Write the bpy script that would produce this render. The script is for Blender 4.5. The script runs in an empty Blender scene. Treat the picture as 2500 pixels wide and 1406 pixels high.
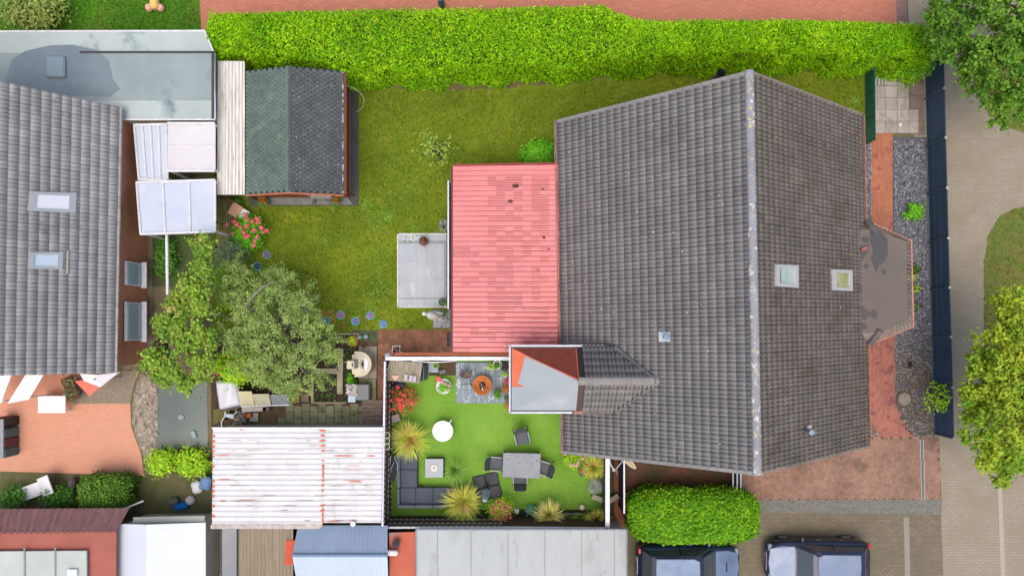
import bpy, math, random
import numpy as np
from mathutils import Vector, Matrix
R = math.radians
rnd = random.Random(7)
nr = np.random.default_rng(11)

# ------------------------------------------------------------------ camera, sky, sun, exposure
H = 33.0            # flying height of the camera in metres
PPM = 58.0          # photo pixels per metre on the ground
SC = bpy.context.scene
COL = SC.collection
cam_d = bpy.data.cameras.new("camera")
cam = bpy.data.objects.new("camera", cam_d)
COL.objects.link(cam)
cam.location = (0, 0, H)
cam.rotation_euler = (0, 0, 0)
cam_d.sensor_width = 36
cam_d.lens = 36 * H / (2500 / PPM)
cam_d.shift_y = (815 - 703) / 2500
cam_d.clip_end = 3000
SC.camera = cam

world = bpy.data.worlds.new("World")
SC.world = world
world.use_nodes = True
nt = world.node_tree
sky = nt.nodes.new("ShaderNodeTexSky")
sky.sky_type = 'NISHITA'
sky.sun_disc = False
SUN_EL, SUN_AZ = R(74), R(192)
sky.sun_elevation = SUN_EL
sky.sun_rotation = SUN_AZ
sky.air_density = 1.0
sky.dust_density = 5.0
sky.ozone_density = 0.6
nt.nodes["Background"].inputs[1].default_value = 0.15
nt.links.new(sky.outputs[0], nt.nodes["Background"].inputs[0])
sun_d = bpy.data.lights.new("sun", 'SUN')
sun_d.energy = 0.6
sun_d.angle = R(40)
sun_d.color = (1.0, 0.93, 0.84)
sun = bpy.data.objects.new("sun", sun_d)
COL.objects.link(sun)
sdir = Vector((math.sin(SUN_AZ) * math.cos(SUN_EL), math.cos(SUN_AZ) * math.cos(SUN_EL), math.sin(SUN_EL)))
sun.rotation_euler = sdir.to_track_quat('Z', 'Y').to_euler()
sun.location = (0, 0, 60)
SC.view_settings.view_transform = 'Standard'
SC.view_settings.look = 'None'
SC.view_settings.exposure = 0.68
SC.view_settings.gamma = 1.0
GAIN = 1.20         # how bright a flat white surface shows at that exposure

# ------------------------------------------------------------------ helpers
def P(px, py, z=0.0):
    """the point at height z that lies over photo column px, row py (surveying aid)"""
    k = (H - z) / H / PPM
    return Vector(((px - 1250) * k, (815 - py) * k, z))

def PX(n, z=0.0):
    return n / PPM * (H - z) / H

def lin(c):
    c = c / 255.0
    return c / 12.92 if c <= 0.04045 else ((c + 0.055) / 1.055) ** 2.4

def S(r, g, b, k=1.0):
    return tuple(min(0.9, lin(v) / GAIN * k) for v in (r, g, b)) + (1.0,)

def tag(o, label=None, cat=None, group=None, kind=None):
    if label: o['label'] = label
    if cat: o['category'] = cat
    if group: o['group'] = group
    if kind: o['kind'] = kind
    return o

def thing(name, label, cat, loc=(0, 0, 0), rz=0.0, group=None):
    o = bpy.data.objects.new(name, None)
    COL.objects.link(o)
    o.location = loc
    o.rotation_euler = (0, 0, rz)
    o.empty_display_size = 0.3
    return tag(o, label, cat, group)

def copy_tree(o, parent=None):
    c = o.copy()
    COL.objects.link(c)
    if parent is not None: c.parent = parent
    for ch in list(o.children):
        copy_tree(ch, c)
    return c

MATS = {}
def M(name, c1, c2=None, scale=2.0, rough=0.85, island=0.0, bump=0.0, bscale=20.0, metal=0.0,
      spots=(), detail=6, spec=0.3, stretch=None, hue=0.0, coat=0.0, contrast=(0.35, 0.65)):
    if name in MATS: return MATS[name]
    m = bpy.data.materials.new(name)
    m.use_nodes = True
    t = m.node_tree; N = t.nodes; L = t.links
    bs = N["Principled BSDF"]
    bs.inputs["Roughness"].default_value = rough
    bs.inputs["Metallic"].default_value = metal
    bs.inputs["Specular IOR Level"].default_value = spec
    bs.inputs["Coat Weight"].default_value = coat
    tc = N.new("ShaderNodeTexCoord")
    src = tc.outputs["Object"]
    if stretch:
        mp = N.new("ShaderNodeMapping"); mp.inputs["Scale"].default_value = stretch
        L.new(src, mp.inputs[0]); src = mp.outputs[0]
    def noise(sc, det=detail, ro=0.6):
        n = N.new("ShaderNodeTexNoise"); n.inputs["Scale"].default_value = sc
        n.inputs["Detail"].default_value = det; n.inputs["Roughness"].default_value = ro
        L.new(src, n.inputs["Vector"]); return n.outputs["Fac"]
    def rng(fac, a, b):
        r = N.new("ShaderNodeMapRange"); r.inputs["From Min"].default_value = a; r.inputs["From Max"].default_value = b
        L.new(fac, r.inputs["Value"]); return r.outputs[0]
    def mix(fac, a, b):
        x = N.new("ShaderNodeMix"); x.data_type = 'RGBA'
        if isinstance(fac, float): x.inputs[0].default_value = fac
        else: L.new(fac, x.inputs[0])
        for i, v in ((6, a), (7, b)):
            if isinstance(v, tuple): x.inputs[i].default_value = v
            else: L.new(v, x.inputs[i])
        return x.outputs[2]
    col = c1
    if c2 is not None:
        col = mix(rng(noise(scale), *contrast), c1, c2)
    if island:
        g = N.new("ShaderNodeNewGeometry")
        hs = N.new("ShaderNodeHueSaturation")
        ri = g.outputs["Random Per Island"]
        r = N.new("ShaderNodeMapRange"); r.inputs["To Min"].default_value = 1 - island; r.inputs["To Max"].default_value = 1 + island
        L.new(ri, r.inputs["Value"]); L.new(r.outputs[0], hs.inputs["Value"])
        if hue:
            mu = N.new("ShaderNodeMath"); mu.operation = 'MULTIPLY'; mu.inputs[1].default_value = 17.31
            fr = N.new("ShaderNodeMath"); fr.operation = 'FRACT'
            L.new(ri, mu.inputs[0]); L.new(mu.outputs[0], fr.inputs[0])
            r2 = N.new("ShaderNodeMapRange"); r2.inputs["To Min"].default_value = 0.5 - hue; r2.inputs["To Max"].default_value = 0.5 + hue
            L.new(fr.outputs[0], r2.inputs["Value"]); L.new(r2.outputs[0], hs.inputs["Hue"])
        if isinstance(col, tuple): hs.inputs["Color"].default_value = col
        else: L.new(col, hs.inputs["Color"])
        col = hs.outputs[0]
    for (sc_, a, b, cc) in spots:
        col = mix(rng(noise(sc_, 5, 0.65), a, b), col, cc)
    if isinstance(col, tuple): bs.inputs["Base Color"].default_value = col
    else: L.new(col, bs.inputs["Base Color"])
    if bump:
        b = N.new("ShaderNodeBump"); b.inputs["Strength"].default_value = bump; b.inputs["Distance"].default_value = 0.02
        L.new(noise(bscale), b.inputs["Height"]); L.new(b.outputs[0], bs.inputs["Normal"])
    MATS[name] = m
    return m

def brickmat(name, c1, c2, mortar, bw=0.22, bh=0.075, wall=False, rot=0.0, ms=0.012, rough=0.9, dirt=None):
    if name in MATS: return MATS[name]
    m = bpy.data.materials.new(name); m.use_nodes = True
    t = m.node_tree; N = t.nodes; L = t.links; bs = N["Principled BSDF"]
    bs.inputs["Roughness"].default_value = rough
    bs.inputs["Specular IOR Level"].default_value = 0.25
    tc = N.new("ShaderNodeTexCoord"); src = tc.outputs["Object"]
    if wall:
        sp = N.new("ShaderNodeSeparateXYZ"); L.new(src, sp.inputs[0])
        ad = N.new("ShaderNodeMath"); L.new(sp.outputs[0], ad.inputs[0]); L.new(sp.outputs[1], ad.inputs[1])
        cb = N.new("ShaderNodeCombineXYZ"); L.new(ad.outputs[0], cb.inputs[0]); L.new(sp.outputs[2], cb.inputs[1])
        src2 = cb.outputs[0]
    else:
        mp = N.new("ShaderNodeMapping"); mp.inputs["Rotation"].default_value = (0, 0, rot); L.new(src, mp.inputs[0]); src2 = mp.outputs[0]
    b = N.new("ShaderNodeTexBrick"); b.inputs["Scale"].default_value = 1.0
    b.inputs["Brick Width"].default_value = bw; b.inputs["Row Height"].default_value = bh
    b.inputs["Mortar Size"].default_value = ms; b.inputs["Color1"].default_value = c1; b.inputs["Color2"].default_value = c2
    b.inputs["Mortar"].default_value = mortar; b.inputs["Mortar Smooth"].default_value = 0.3
    L.new(src2, b.inputs["Vector"])
    col = b.outputs["Color"]
    n = N.new("ShaderNodeTexNoise"); n.inputs["Scale"].default_value = 0.9; n.inputs["Detail"].default_value = 8; L.new(src, n.inputs["Vector"])
    r = N.new("ShaderNodeMapRange"); r.inputs["From Min"].default_value = 0.42; r.inputs["From Max"].default_value = 0.72; r.inputs["To Max"].default_value = 0.7
    L.new(n.outputs["Fac"], r.inputs["Value"])
    x = N.new("ShaderNodeMix"); x.data_type = 'RGBA'; L.new(r.outputs[0], x.inputs[0]); L.new(col, x.inputs[6])
    x.inputs[7].default_value = dirt or tuple(v * 0.6 for v in c1[:3]) + (1,)
    L.new(x.outputs[2], bs.inputs["Base Color"])
    bp = N.new("ShaderNodeBump"); bp.inputs["Strength"].default_value = 0.3; bp.inputs["Distance"].default_value = 0.01
    L.new(b.outputs["Fac"], bp.inputs["Height"]); bp.invert = True
    L.new(bp.outputs[0], bs.inputs["Normal"])
    MATS[name] = m
    return m

def glassmat(name, tint, rough=0.05):
    return M(name, tint, None, rough=rough, spec=0.8, coat=0.4)

class MB:
    def __init__(s):
        s.v = []; s.f = []; s.mi = []; s.n = 0; s.cur = 0
    def add(s, vs, fs, mi=None):
        vs = np.asarray(vs, dtype=np.float64).reshape(-1, 3)
        b = s.n
        s.v.append(vs); s.n += len(vs)
        k = s.cur if mi is None else mi
        for f in fs:
            s.f.append([i + b for i in f]); s.mi.append(k)
        return s
    def box(s, c, d, rz=0.0, mi=None, rot=None, bev=0.0):
        x, y, z = d[0] / 2, d[1] / 2, d[2] / 2
        if bev > 0:
            e = min(bev, x * .9, y * .9, z * .9)
            ring = [(-x + e, -y), (x - e, -y), (x, -y + e), (x, y - e), (x - e, y), (-x + e, y), (-x, y - e), (-x, -y + e)]
            ring2 = [(-x + e, -y + e), (x - e, -y + e), (x - e, -y + e), (x - e, y - e), (x - e, y - e), (-x + e, y - e), (-x + e, y - e), (-x + e, -y + e)]
            vs = [(a, b, -z) for a, b in ring] + [(a, b, z - e) for a, b in ring] + [(a, b, z) for a, b in ring2]
            fs = [list(range(7, -1, -1))]
            for i in range(8):
                j = (i + 1) % 8
                fs.append([i, j, 8 + j, 8 + i]); fs.append([8 + i, 8 + j, 16 + j, 16 + i])
            fs.append([16, 18, 20, 22])
        else:
            vs = [(-x, -y, -z), (x, -y, -z), (x, y, -z), (-x, y, -z), (-x, -y, z), (x, -y, z), (x, y, z), (-x, y, z)]
            fs = [(0, 3, 2, 1), (4, 5, 6, 7), (0, 1, 5, 4), (1, 2, 6, 5), (2, 3, 7, 6), (3, 0, 4, 7)]
        m = rot if rot is not None else Matrix.Rotation(rz, 3, 'Z')
        c = Vector(c)
        vs = [tuple(m @ Vector(v) + c) for v in vs]
        return s.add(vs, fs, mi)
    def prism(s, poly, z0, z1, mi=None):
        n = len(poly)
        a = sum(poly[i][0] * poly[(i + 1) % n][1] - poly[(i + 1) % n][0] * poly[i][1] for i in range(n))
        if a < 0: poly = poly[::-1]
        vs = [(p[0], p[1], z0) for p in poly] + [(p[0], p[1], z1) for p in poly]
        fs = [list(range(n - 1, -1, -1)), list(range(n, 2 * n))]
        for i in range(n):
            j = (i + 1) % n
            fs.append((i, j, n + j, n + i))
        return s.add(vs, fs, mi)
    def poly(s, pts, mi=None):
        pts = [tuple(p) for p in pts]
        return s.add(pts, [list(range(len(pts)))], mi)
    def slab(s, pts, th, mi=None):
        """closed slab: polygon pts (3D) thickened downwards by th"""
        n = len(pts)
        a = sum(pts[i][0] * pts[(i + 1) % n][1] - pts[(i + 1) % n][0] * pts[i][1] for i in range(n))
        pts = [tuple(p) for p in pts]
        if a < 0: pts = pts[::-1]
        vs = pts + [(p[0], p[1], p[2] - th) for p in pts]
        fs = [list(range(n)), list(range(2 * n - 1, n - 1, -1))]
        for i in range(n):
            j = (i + 1) % n
            fs.append((n + i, n + j, j, i))
        return s.add(vs, fs, mi)
    def tube(s, pts, r, seg=8, mi=None, cap=True):
        pts = [Vector(p) for p in pts]
        rs = r if isinstance(r, (list, tuple)) else [r] * len(pts)
        vs = []; fs = []
        prev = None
        for i, p in enumerate(pts):
            d = (pts[min(i + 1, len(pts) - 1)] - pts[max(i - 1, 0)]).normalized()
            if prev is None:
                u = d.orthogonal().normalized()
            else:
                u = (prev - d * prev.dot(d))
                u = u.normalized() if u.length > 1e-6 else d.orthogonal().normalized()
            prev = u; w = d.cross(u)
            for k in range(seg):
                a = 2 * math.pi * k / seg
                vs.append(tuple(p + (u * math.cos(a) + w * math.sin(a)) * rs[i]))
        for i in range(len(pts) - 1):
            for k in range(seg):
                k2 = (k + 1) % seg
                fs.append((i * seg + k, i * seg + k2, (i + 1) * seg + k2, (i + 1) * seg + k))
        if cap:
            fs.append(list(range(seg - 1, -1, -1)))
            b = (len(pts) - 1) * seg
            fs.append([b + k for k in range(seg)])
        return s.add(vs, fs, mi)
    def lathe(s, prof, c, seg=24, mi=None, sx=1.0, sy=1.0):
        c = Vector(c); vs = []; fs = []
        for (r, z) in prof:
            for k in range(seg):
                a = 2 * math.pi * k / seg
                vs.append((c.x + r * sx * math.cos(a), c.y + r * sy * math.sin(a), c.z + z))
        for i in range(len(prof) - 1):
            for k in range(seg):
                k2 = (k + 1) % seg
                fs.append((i * seg + k, i * seg + k2, (i + 1) * seg + k2, (i + 1) * seg + k))
        if prof[0][0] > 1e-5: fs.append(list(range(seg - 1, -1, -1)))
        if prof[-1][0] > 1e-5: fs.append([(len(prof) - 1) * seg + k for k in range(seg)])
        return s.add(vs, fs, mi)
    def build(s, name, mats, parent=None, loc=None, smooth=False):
        me = bpy.data.meshes.new(name)
        V = np.concatenate(s.v) if s.v else np.zeros((0, 3))
        o = bpy.data.objects.new(name, me)
        off = Vector((0, 0, 0))
        if parent is not None:
            p = parent
            while p is not None:
                off += p.location; p = p.parent
            o.parent = parent
        elif loc is not None:
            off = Vector(loc); o.location = loc
        V = V - np.array(off)
        me.from_pydata(V.tolist(), [], s.f)
        if not isinstance(mats, (list, tuple)): mats = [mats]
        for m in mats: me.materials.append(m)
        if len(mats) > 1:
            me.polygons.foreach_set("material_index", s.mi)
        if smooth:
            me.polygons.foreach_set("use_smooth", [True] * len(me.polygons))
        me.update()
        COL.objects.link(o)
        return o

def quads_obj(name, V, mats, parent=None, loc=None, k=4, mi=None, smooth=False):
    """V: (n,k,3) array of independent small faces"""
    n = len(V)
    me = bpy.data.meshes.new(name)
    o = bpy.data.objects.new(name, me)
    off = Vector((0, 0, 0))
    if parent is not None:
        p = parent
        while p is not None:
            off += p.location; p = p.parent
        o.parent = parent
    elif loc is not None:
        off = Vector(loc); o.location = loc
    V = (V - np.array(off)).reshape(-1, 3)
    me.vertices.add(n * k); me.vertices.foreach_set("co", V.astype(np.float32).ravel())
    me.loops.add(n * k); me.loops.foreach_set("vertex_index", np.arange(n * k, dtype=np.int32))
    me.polygons.add(n); me.polygons.foreach_set("loop_start", np.arange(n, dtype=np.int32) * k)
    me.polygons.foreach_set("loop_total", np.full(n, k, dtype=np.int32))
    if not isinstance(mats, (list, tuple)): mats = [mats]
    for m in mats: me.materials.append(m)
    if mi is not None: me.polygons.foreach_set("material_index", mi.astype(np.int32))
    me.update(calc_edges=True)
    COL.objects.link(o)
    return o

def unit(a):
    return a / np.maximum(np.linalg.norm(a, axis=-1, keepdims=True), 1e-9)

def leaves(C, Nn, size, aspect=0.45, spread=0.8, droop=0.0, rg=nr):
    """rhombic leaves at points C with outward normals Nn -> (n,4,3)"""
    n = len(C)
    nn = unit(Nn + rg.normal(0, spread, (n, 3)))
    t = unit(np.cross(nn, rg.normal(0, 1, (n, 3))))
    t[:, 2] -= droop; t = unit(t)
    w = unit(np.cross(nn, t))
    L = size * rg.uniform(0.6, 1.3, (n, 1)); W = L * aspect
    a = C - t * L * 0.5; b = C + w * W * 0.5 + t * L * 0.02; c = C + t * L * 0.5; d = C - w * W * 0.5 + t * L * 0.02
    return np.stack([a, b, c, d], 1)

def inpoly(x, y, poly):
    c = False; n = len(poly)
    for i in range(n):
        x1, y1 = poly[i][0], poly[i][1]; x2, y2 = poly[(i + 1) % n][0], poly[(i + 1) % n][1]
        if (y1 > y) != (y2 > y) and x < (x2 - x1) * (y - y1) / (y2 - y1) + x1: c = not c
    return c

def inpoly_np(X, Y, poly):
    c = np.zeros(X.shape, bool); n = len(poly)
    for i in range(n):
        x1, y1 = poly[i][0], poly[i][1]; x2, y2 = poly[(i + 1) % n][0], poly[(i + 1) % n][1]
        if y1 == y2: continue
        c ^= ((y1 > Y) != (y2 > Y)) & (X < (x2 - x1) * (Y - y1) / (y2 - y1) + x1)
    return c

def GP(pts, z=0.0):       # polygon from survey pixels
    return [tuple(P(a, b, 0).xy) for a, b in pts]

def ground(name, pts, z, mat, jag=0.0, seed=1, kind='structure'):
    w = GP(pts)
    if jag:
        rr = random.Random(seed); out = []
        n = len(w)
        for i in range(n):
            a = Vector(w[i]); b = Vector(w[(i + 1) % n]); L = (b - a).length
            k = max(1, int(L / 0.15))
            for j in range(k):
                p = a + (b - a) * (j / k)
                out.append((p.x + rr.uniform(-jag, jag), p.y + rr.uniform(-jag, jag)))
        w = out
    mb = MB(); mb.poly([(x, y, z) for x, y in w])
    # make it face up
    o = mb.build(name, mat)
    if o.data.polygons[0].normal.z < 0: o.data.flip_normals()
    return tag(o, kind=kind)

# ------------------------------------------------------------------ materials used all over
m_soil = M("soil", S(70, 58, 45), S(105, 88, 68), scale=1.2, bump=0.5, bscale=14)
m_earth = M("bare_earth", S(120, 105, 70), S(85, 75, 50), scale=3, bump=0.5, bscale=18, spots=[(6, 0.55, 0.65, S(150, 135, 105))])
m_lawn = M("lawn", S(112, 132, 24), S(84, 106, 12), scale=0.9, rough=0.95, bump=0.6, bscale=45,
           spots=[(0.45, 0.50, 0.66, S(128, 142, 26)), (9, 0.58, 0.75, S(94, 98, 28)), (2.4, 0.56, 0.70, S(134, 130, 52)), (.8, .62, .74, S(128, 122, 60)), (26, 0.6, 0.7, S(120, 150, 30))])
m_turf = M("artificial_turf", S(130, 174, 66), S(108, 154, 46), scale=0.5, rough=0.9, bump=0.5, bscale=80, spots=[(26, 0.52, 0.7, S(100, 146, 42)), (1.3, .55, .8, S(112, 152, 52))])
m_white = M("white_paint", S(235, 235, 238), S(215, 215, 218), scale=4, rough=0.55)
m_whitepl = M("white_plastic", S(246, 246, 250), None, rough=0.35)
m_black = M("black_plastic", (0.018, 0.018, 0.02, 1), None, rough=0.5)
m_grey = M("grey_metal", S(150, 155, 162), S(130, 136, 144), scale=5, rough=0.5)
m_dgrey = M("dark_grey_metal", S(62, 64, 68), None, rough=0.5)
m_wood = M("brown_wood", S(118, 82, 55), S(88, 60, 40), scale=3, stretch=(1, 8, 8), bump=0.3)
m_terra = M("terracotta", S(178, 104, 72), S(150, 84, 58), scale=8, rough=0.8)
m_render = M("render_wall", S(205, 200, 190), S(185, 180, 170), scale=1.5, bump=0.2, bscale=50)
m_brickwall = brickmat("brick_wall", S(150, 88, 60), S(172, 104, 70), S(140, 125, 110), 0.24, 0.083, wall=True)
m_copper = M("copper_edge", S(205, 150, 130), S(180, 120, 100), scale=6, rough=0.5, metal=0.2)
m_gutter = M("zinc_gutter", S(170, 165, 165), S(140, 132, 130), scale=5, rough=0.45, metal=0.3)
m_glass = M("window_glass", (0.05, 0.06, 0.07, 1), None, rough=0.05, spec=0.8)

# ------------------------------------------------------------------ the ground
b = MB(); b.poly([(-300, -300, -0.02), (300, -300, -0.02), (300, 300, -0.02), (-300, 300, -0.02)])
tag(b.build("ground", M("open_ground", S(112, 104, 78), S(88, 104, 50), scale=.35, bump=0.5, bscale=8)), kind='structure')
ground("lawn", [(520, 150), (2112, 150), (2112, 600), (1400, 860), (900, 860), (900, 812), (760, 812), (520, 960)], 0.004, m_lawn)
m_strip = m_earth
ground("soil_strip", [(860, 150), (2150, 150), (2140, 196), (2100, 182), (2010, 178), (1900, 172), (1780, 174), (1600, 180), (1480, 190), (1380, 205), (1250, 214), (1080, 222), (880, 210)], 0.008, m_earth, jag=0.07)
m_street = brickmat("street_pavers", S(158, 149, 131), S(150, 141, 123), S(134, 125, 108), 0.22, 0.11, dirt=S(138, 128, 108))
ground("street", [(2210, -120), (2800, -120), (2800, 1600), (2292, 1600)], 0.002, m_street)
m_redroad = brickmat("red_pavers", S(200, 132, 108), S(186, 118, 96), S(165, 108, 88), 0.22, 0.11, dirt=S(176, 118, 96))
ground("back_lane", [(480, -160), (2205, -160), (2215, 75), (490, 75)], 0.004, m_redroad)
ground("back_lane_kerb", [(2180, -160), (2212, -160), (2215, 60), (2190, 60)], 0.009, M("grey_band", S(140, 110, 105), S(110, 95, 92), scale=2))
ground("neighbour_lawn", [(-260, -160), (482, -160), (492, 85), (-260, 85)], 0.005, M("neighbour_lawn", S(84, 140, 18), S(62, 112, 14), scale=0.6, bump=0.6, bscale=40, spots=[(0.5, 0.55, 0.7, S(110, 112, 50))]))
ground("parking_court", [(1500, 1195), (2296, 1215), (2310, 1600), (1500, 1600)], 0.004,
       brickmat("parking_pavers", S(132, 122, 102), S(120, 110, 92), S(98, 90, 76), 0.2, 0.1, dirt=S(104, 98, 80)))
ground("parking_kerb", [(1800, 1219), (2299, 1219), (2298, 1256), (1860, 1250)], 0.026, M("kerb_gravel", S(128, 124, 116), S(104, 108, 98), scale=7, bump=0.6))
ground("parking_line", [(2206, 1262), (2219, 1262), (2226, 1600), (2213, 1600)], 0.009, M("line_paint", S(148, 144, 134), S(136, 132, 122), scale=9))
ground("street_gutter_line", [(2436, 1190), (2446, 1190), (2462, 1600), (2450, 1600)], 0.007, M("line_stone", S(168, 160, 144), None))
m_verge = M("verge_grass", S(98, 116, 44), S(116, 108, 58), scale=0.8, bump=0.6, bscale=30, spots=[(3, 0.5, 0.65, S(82, 118, 26))])
def blob(cx, cy, rx, ry, n=28, a0=0, a1=360):
    return [(cx + rx * math.cos(R(a0 + (a1 - a0) * i / n)), cy + ry * math.sin(R(a0 + (a1 - a0) * i / n))) for i in range(n)]
ground("grass_verge", [(2388, 90), (2382, 200), (2400, 262), (2440, 305), (2500, 325), (2760, 330), (2760, 90)], 0.010, m_verge, jag=0.03)
ground("grass_verge", [(2760, 505), (2480, 508), (2440, 528), (2412, 575), (2402, 640), (2404, 1100), (2430, 1150), (2760, 1180)], 0.010, m_verge, jag=0.03)
# neighbour garden on the left
ground("brick_terrace", [(-120, 918), (340, 905), (318, 960), (320, 1040), (345, 1110), (352, 1165), (-120, 1160)], 0.006,
       brickmat("neighbour_terrace", S(218, 160, 134), S(208, 150, 124), S(200, 148, 124), 0.2, 0.1, dirt=S(204, 150, 122)))
ground("garden_soil", [(320, 560), (528, 560), (528, 1290), (-120, 1290), (-120, 1165), (352, 1165), (318, 1030), (345, 920)], 0.003, M("garden_soil", S(128, 112, 92), S(92, 96, 58), scale=1.4, bump=0.6))
ground("grey_path", [(372, 560), (528, 560), (528, 700), (372, 700)], 0.006, M("side_bed", S(70, 105, 40), S(84, 84, 60), scale=1.6, bump=0.7))
ground("stone_path", [(322, 560), (372, 560), (372, 885), (300, 905), (300, 890)], 0.007, M("side_path", S(142, 128, 108), S(120, 110, 92), scale=3, bump=0.3))
ground("stone_paving", [(165, 945), (200, 915), (335, 905), (318, 985), (180, 985)], 0.010, M("pale_gravel", S(150, 138, 122), S(128, 116, 102), scale=9, bump=0.5, bscale=30))
ground("pebble_bank", [(345, 915), (385, 925), (392, 1090), (362, 1130), (340, 1090), (322, 1030), (325, 960)], 0.012,
       M("pebble_bank", S(160, 148, 132), S(118, 108, 94), scale=8, bump=0.9, bscale=16, spots=[(5, 0.6, 0.7, S(110, 120, 70))]), jag=0.04)
ground("pond_water", [(392, 925), (506, 925), (508, 1092), (376, 1096), (378, 1010)], 0.016, M("pond_water", S(88, 102, 96), S(76, 90, 84), scale=0.8, rough=0.12, spec=0.5))
ground("soil_bed", [(0, 1150), (350, 1160), (520, 1130), (520, 1262), (0, 1262)], 0.011, M("border_soil", S(112, 100, 78), S(84, 96, 44), scale=1.7, bump=0.8))
ground("gap_soil", [(500, 1278), (540, 1278), (540, 1600), (500, 1600)], 0.009, M("gap_soil", S(84, 82, 60), S(70, 88, 40), scale=2))
# own plot
ground("utility_ground", [(516, 815), (925, 812), (938, 1050), (516, 1050)], 0.010, M("utility_soil", S(76, 62, 48), S(58, 50, 42), scale=2.5, bump=0.6, spots=[(9, 0.6, 0.66, S(130, 112, 84))]))
ground("muddy_path", [(590, 985), (885, 985), (885, 1050), (560, 1050)], 0.014, M("mud", S(126, 104, 78), S(98, 80, 60), scale=3, bump=0.4))
ground("artificial_turf", [(946, 872), (1484, 872), (1484, 1290), (946, 1290)], 0.016, m_turf)
ground("brown_paving", [(1047, 872), (1115, 872), (1115, 916), (1047, 916)], 0.024, M("brown_paving", S(98, 78, 60), S(80, 66, 52), scale=4))
ground("planting_bed", [(1150, 1243), (1478, 1243), (1478, 1290), (1150, 1290)], 0.020, M("bed_soil", S(60, 66, 34), S(46, 46, 30), scale=3, bump=0.6))
ground("dark_strip", [(1484, 1105), (1500, 1105), (1500, 1292), (1484, 1292)], 0.018, M("strip_soil", S(62, 78, 36), S(80, 70, 48), scale=3, bump=0.5))  # narrow strip of dark green-brown soil
ground("side_path", [(1500, 1085), (1524, 1085), (1524, 1300), (1486, 1300), (1486, 1278), (1500, 1278)], 0.022, M("red_slabs", S(156, 96, 74), S(138, 84, 64), scale=2, rough=0.8))
ground("shed_surround", [(868, 190), (876, 190), (876, 503), (612, 503), (600, 470), (842, 470), (842, 190)], 0.012, M("shed_slabs", S(66, 68, 66), S(82, 84, 80), scale=2.5, rough=0.7, spots=[(3, 0.6, 0.7, S(110, 108, 100))]))
ground("front_gravel_base", [(2110, 335), (2262, 335), (2282, 1066), (2118, 1066)], 0.005, M("gravel_base", S(84, 86, 92), S(100, 100, 104), scale=8))

def rect_px(x0, y0, x1, y1): return [(x0, y0), (x1, y0), (x1, y1), (x0, y1)]

def pavers(name, pts, z, mat, pattern='herring', w=0.1, l=0.2, gap=0.006, base=None, rot=0.0, seed=3):
    poly = GP(pts)
    xs = [p[0] for p in poly]; ys = [p[1] for p in poly]
    x0, x1, y0, y1 = min(xs), max(xs), min(ys), max(ys)
    out = []
    if pattern == 'herring':
        for r in range(int((y1 - y0) / w) + 2):
            for c in range(-2, int((x1 - x0) / w) + 3):
                if (c - r) % 4 == 0: out.append((c * w, r * w, l, w))
                if (c - r) % 4 == 3: out.append((c * w, r * w, w, l))
    elif pattern == 'stretcher_y':
        for c in range(int((x1 - x0) / w) + 2):
            for r in range(-1, int((y1 - y0) / l) + 2):
                out.append((c * w, r * l + (l / 2 if c % 2 else 0), w, l))
    elif pattern == 'stretcher_x':
        for r in range(int((y1 - y0) / w) + 2):
            for c in range(-1, int((x1 - x0) / l) + 2):
                out.append((c * l + (l / 2 if r % 2 else 0), r * w, l, w))
    elif pattern == 'grid':
        for r in range(int((y1 - y0) / w) + 2):
            for c in range(int((x1 - x0) / l) + 2):
                out.append((c * l, r * w, l, w))
    A = np.array(out)
    X0 = A[:, 0] + x0; Y0 = A[:, 1] + y0; X1 = X0 + A[:, 2]; Y1 = Y0 + A[:, 3]
    keep = inpoly_np((X0 + X1) / 2, (Y0 + Y1) / 2, poly)
    X0, Y0, X1, Y1 = [np.clip(v, lo, hi)[keep] for v, lo, hi in ((X0, x0, x1), (Y0, y0, y1), (X1, x0, x1), (Y1, y0, y1))]
    k = (X1 - X0 > 2.2 * gap) & (Y1 - Y0 > 2.2 * gap)
    X0, Y0, X1, Y1 = X0[k] + gap / 2, Y0[k] + gap / 2, X1[k] - gap / 2, Y1[k] - gap / 2
    n = len(X0); g = np.random.default_rng(seed)
    zz = z + 0.006 + g.uniform(-0.002, 0.002, (n, 4))
    V = np.stack([np.stack([X0, Y0, zz[:, 0]], 1), np.stack([X1, Y0, zz[:, 1]], 1), np.stack([X1, Y1, zz[:, 2]], 1), np.stack([X0, Y1, zz[:, 3]], 1)], 1)
    if base is not None:
        ground(name + "_joint_bed", pts, z, base)
    o = quads_obj(name, V, mat)
    return tag(o, kind='structure')

m_joint = M("paver_joint", S(104, 78, 66), S(88, 70, 58), scale=3)
m_drive = M("driveway_brick", S(160, 126, 108), S(138, 108, 92), scale=0.7, island=0.14, hue=0.01, bump=0.2,
            spots=[(0.8, 0.55, 0.75, S(98, 80, 60)), (2.2, 0.58, 0.75, S(112, 92, 70)), (14, 0.68, 0.74, S(190, 160, 140))])
pavers("driveway", [(1796, 1062), (2292, 1068), (2298, 1222), (1800, 1222)], 0.012, m_drive, base=m_joint)
m_drive2 = M("driveway_brick_mossy", S(104, 70, 56), S(84, 66, 46), scale=0.9, island=0.16, bump=0.2,
             spots=[(1.3, 0.48, 0.62, S(72, 66, 34)), (3.5, 0.55, 0.7, S(62, 52, 34))])
pavers("side_yard", [(1525, 1085), (1792, 1085), (1796, 1222), (1525, 1222)], 0.012, m_drive2, base=m_joint)
m_path = M("front_path_brick", S(182, 118, 90), S(168, 108, 84), scale=1.0, island=0.10, bump=0.15, spots=[(1.9, 0.60, 0.64, S(150, 88, 82)), (5, 0.62, 0.7, S(176, 110, 70))])
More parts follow.
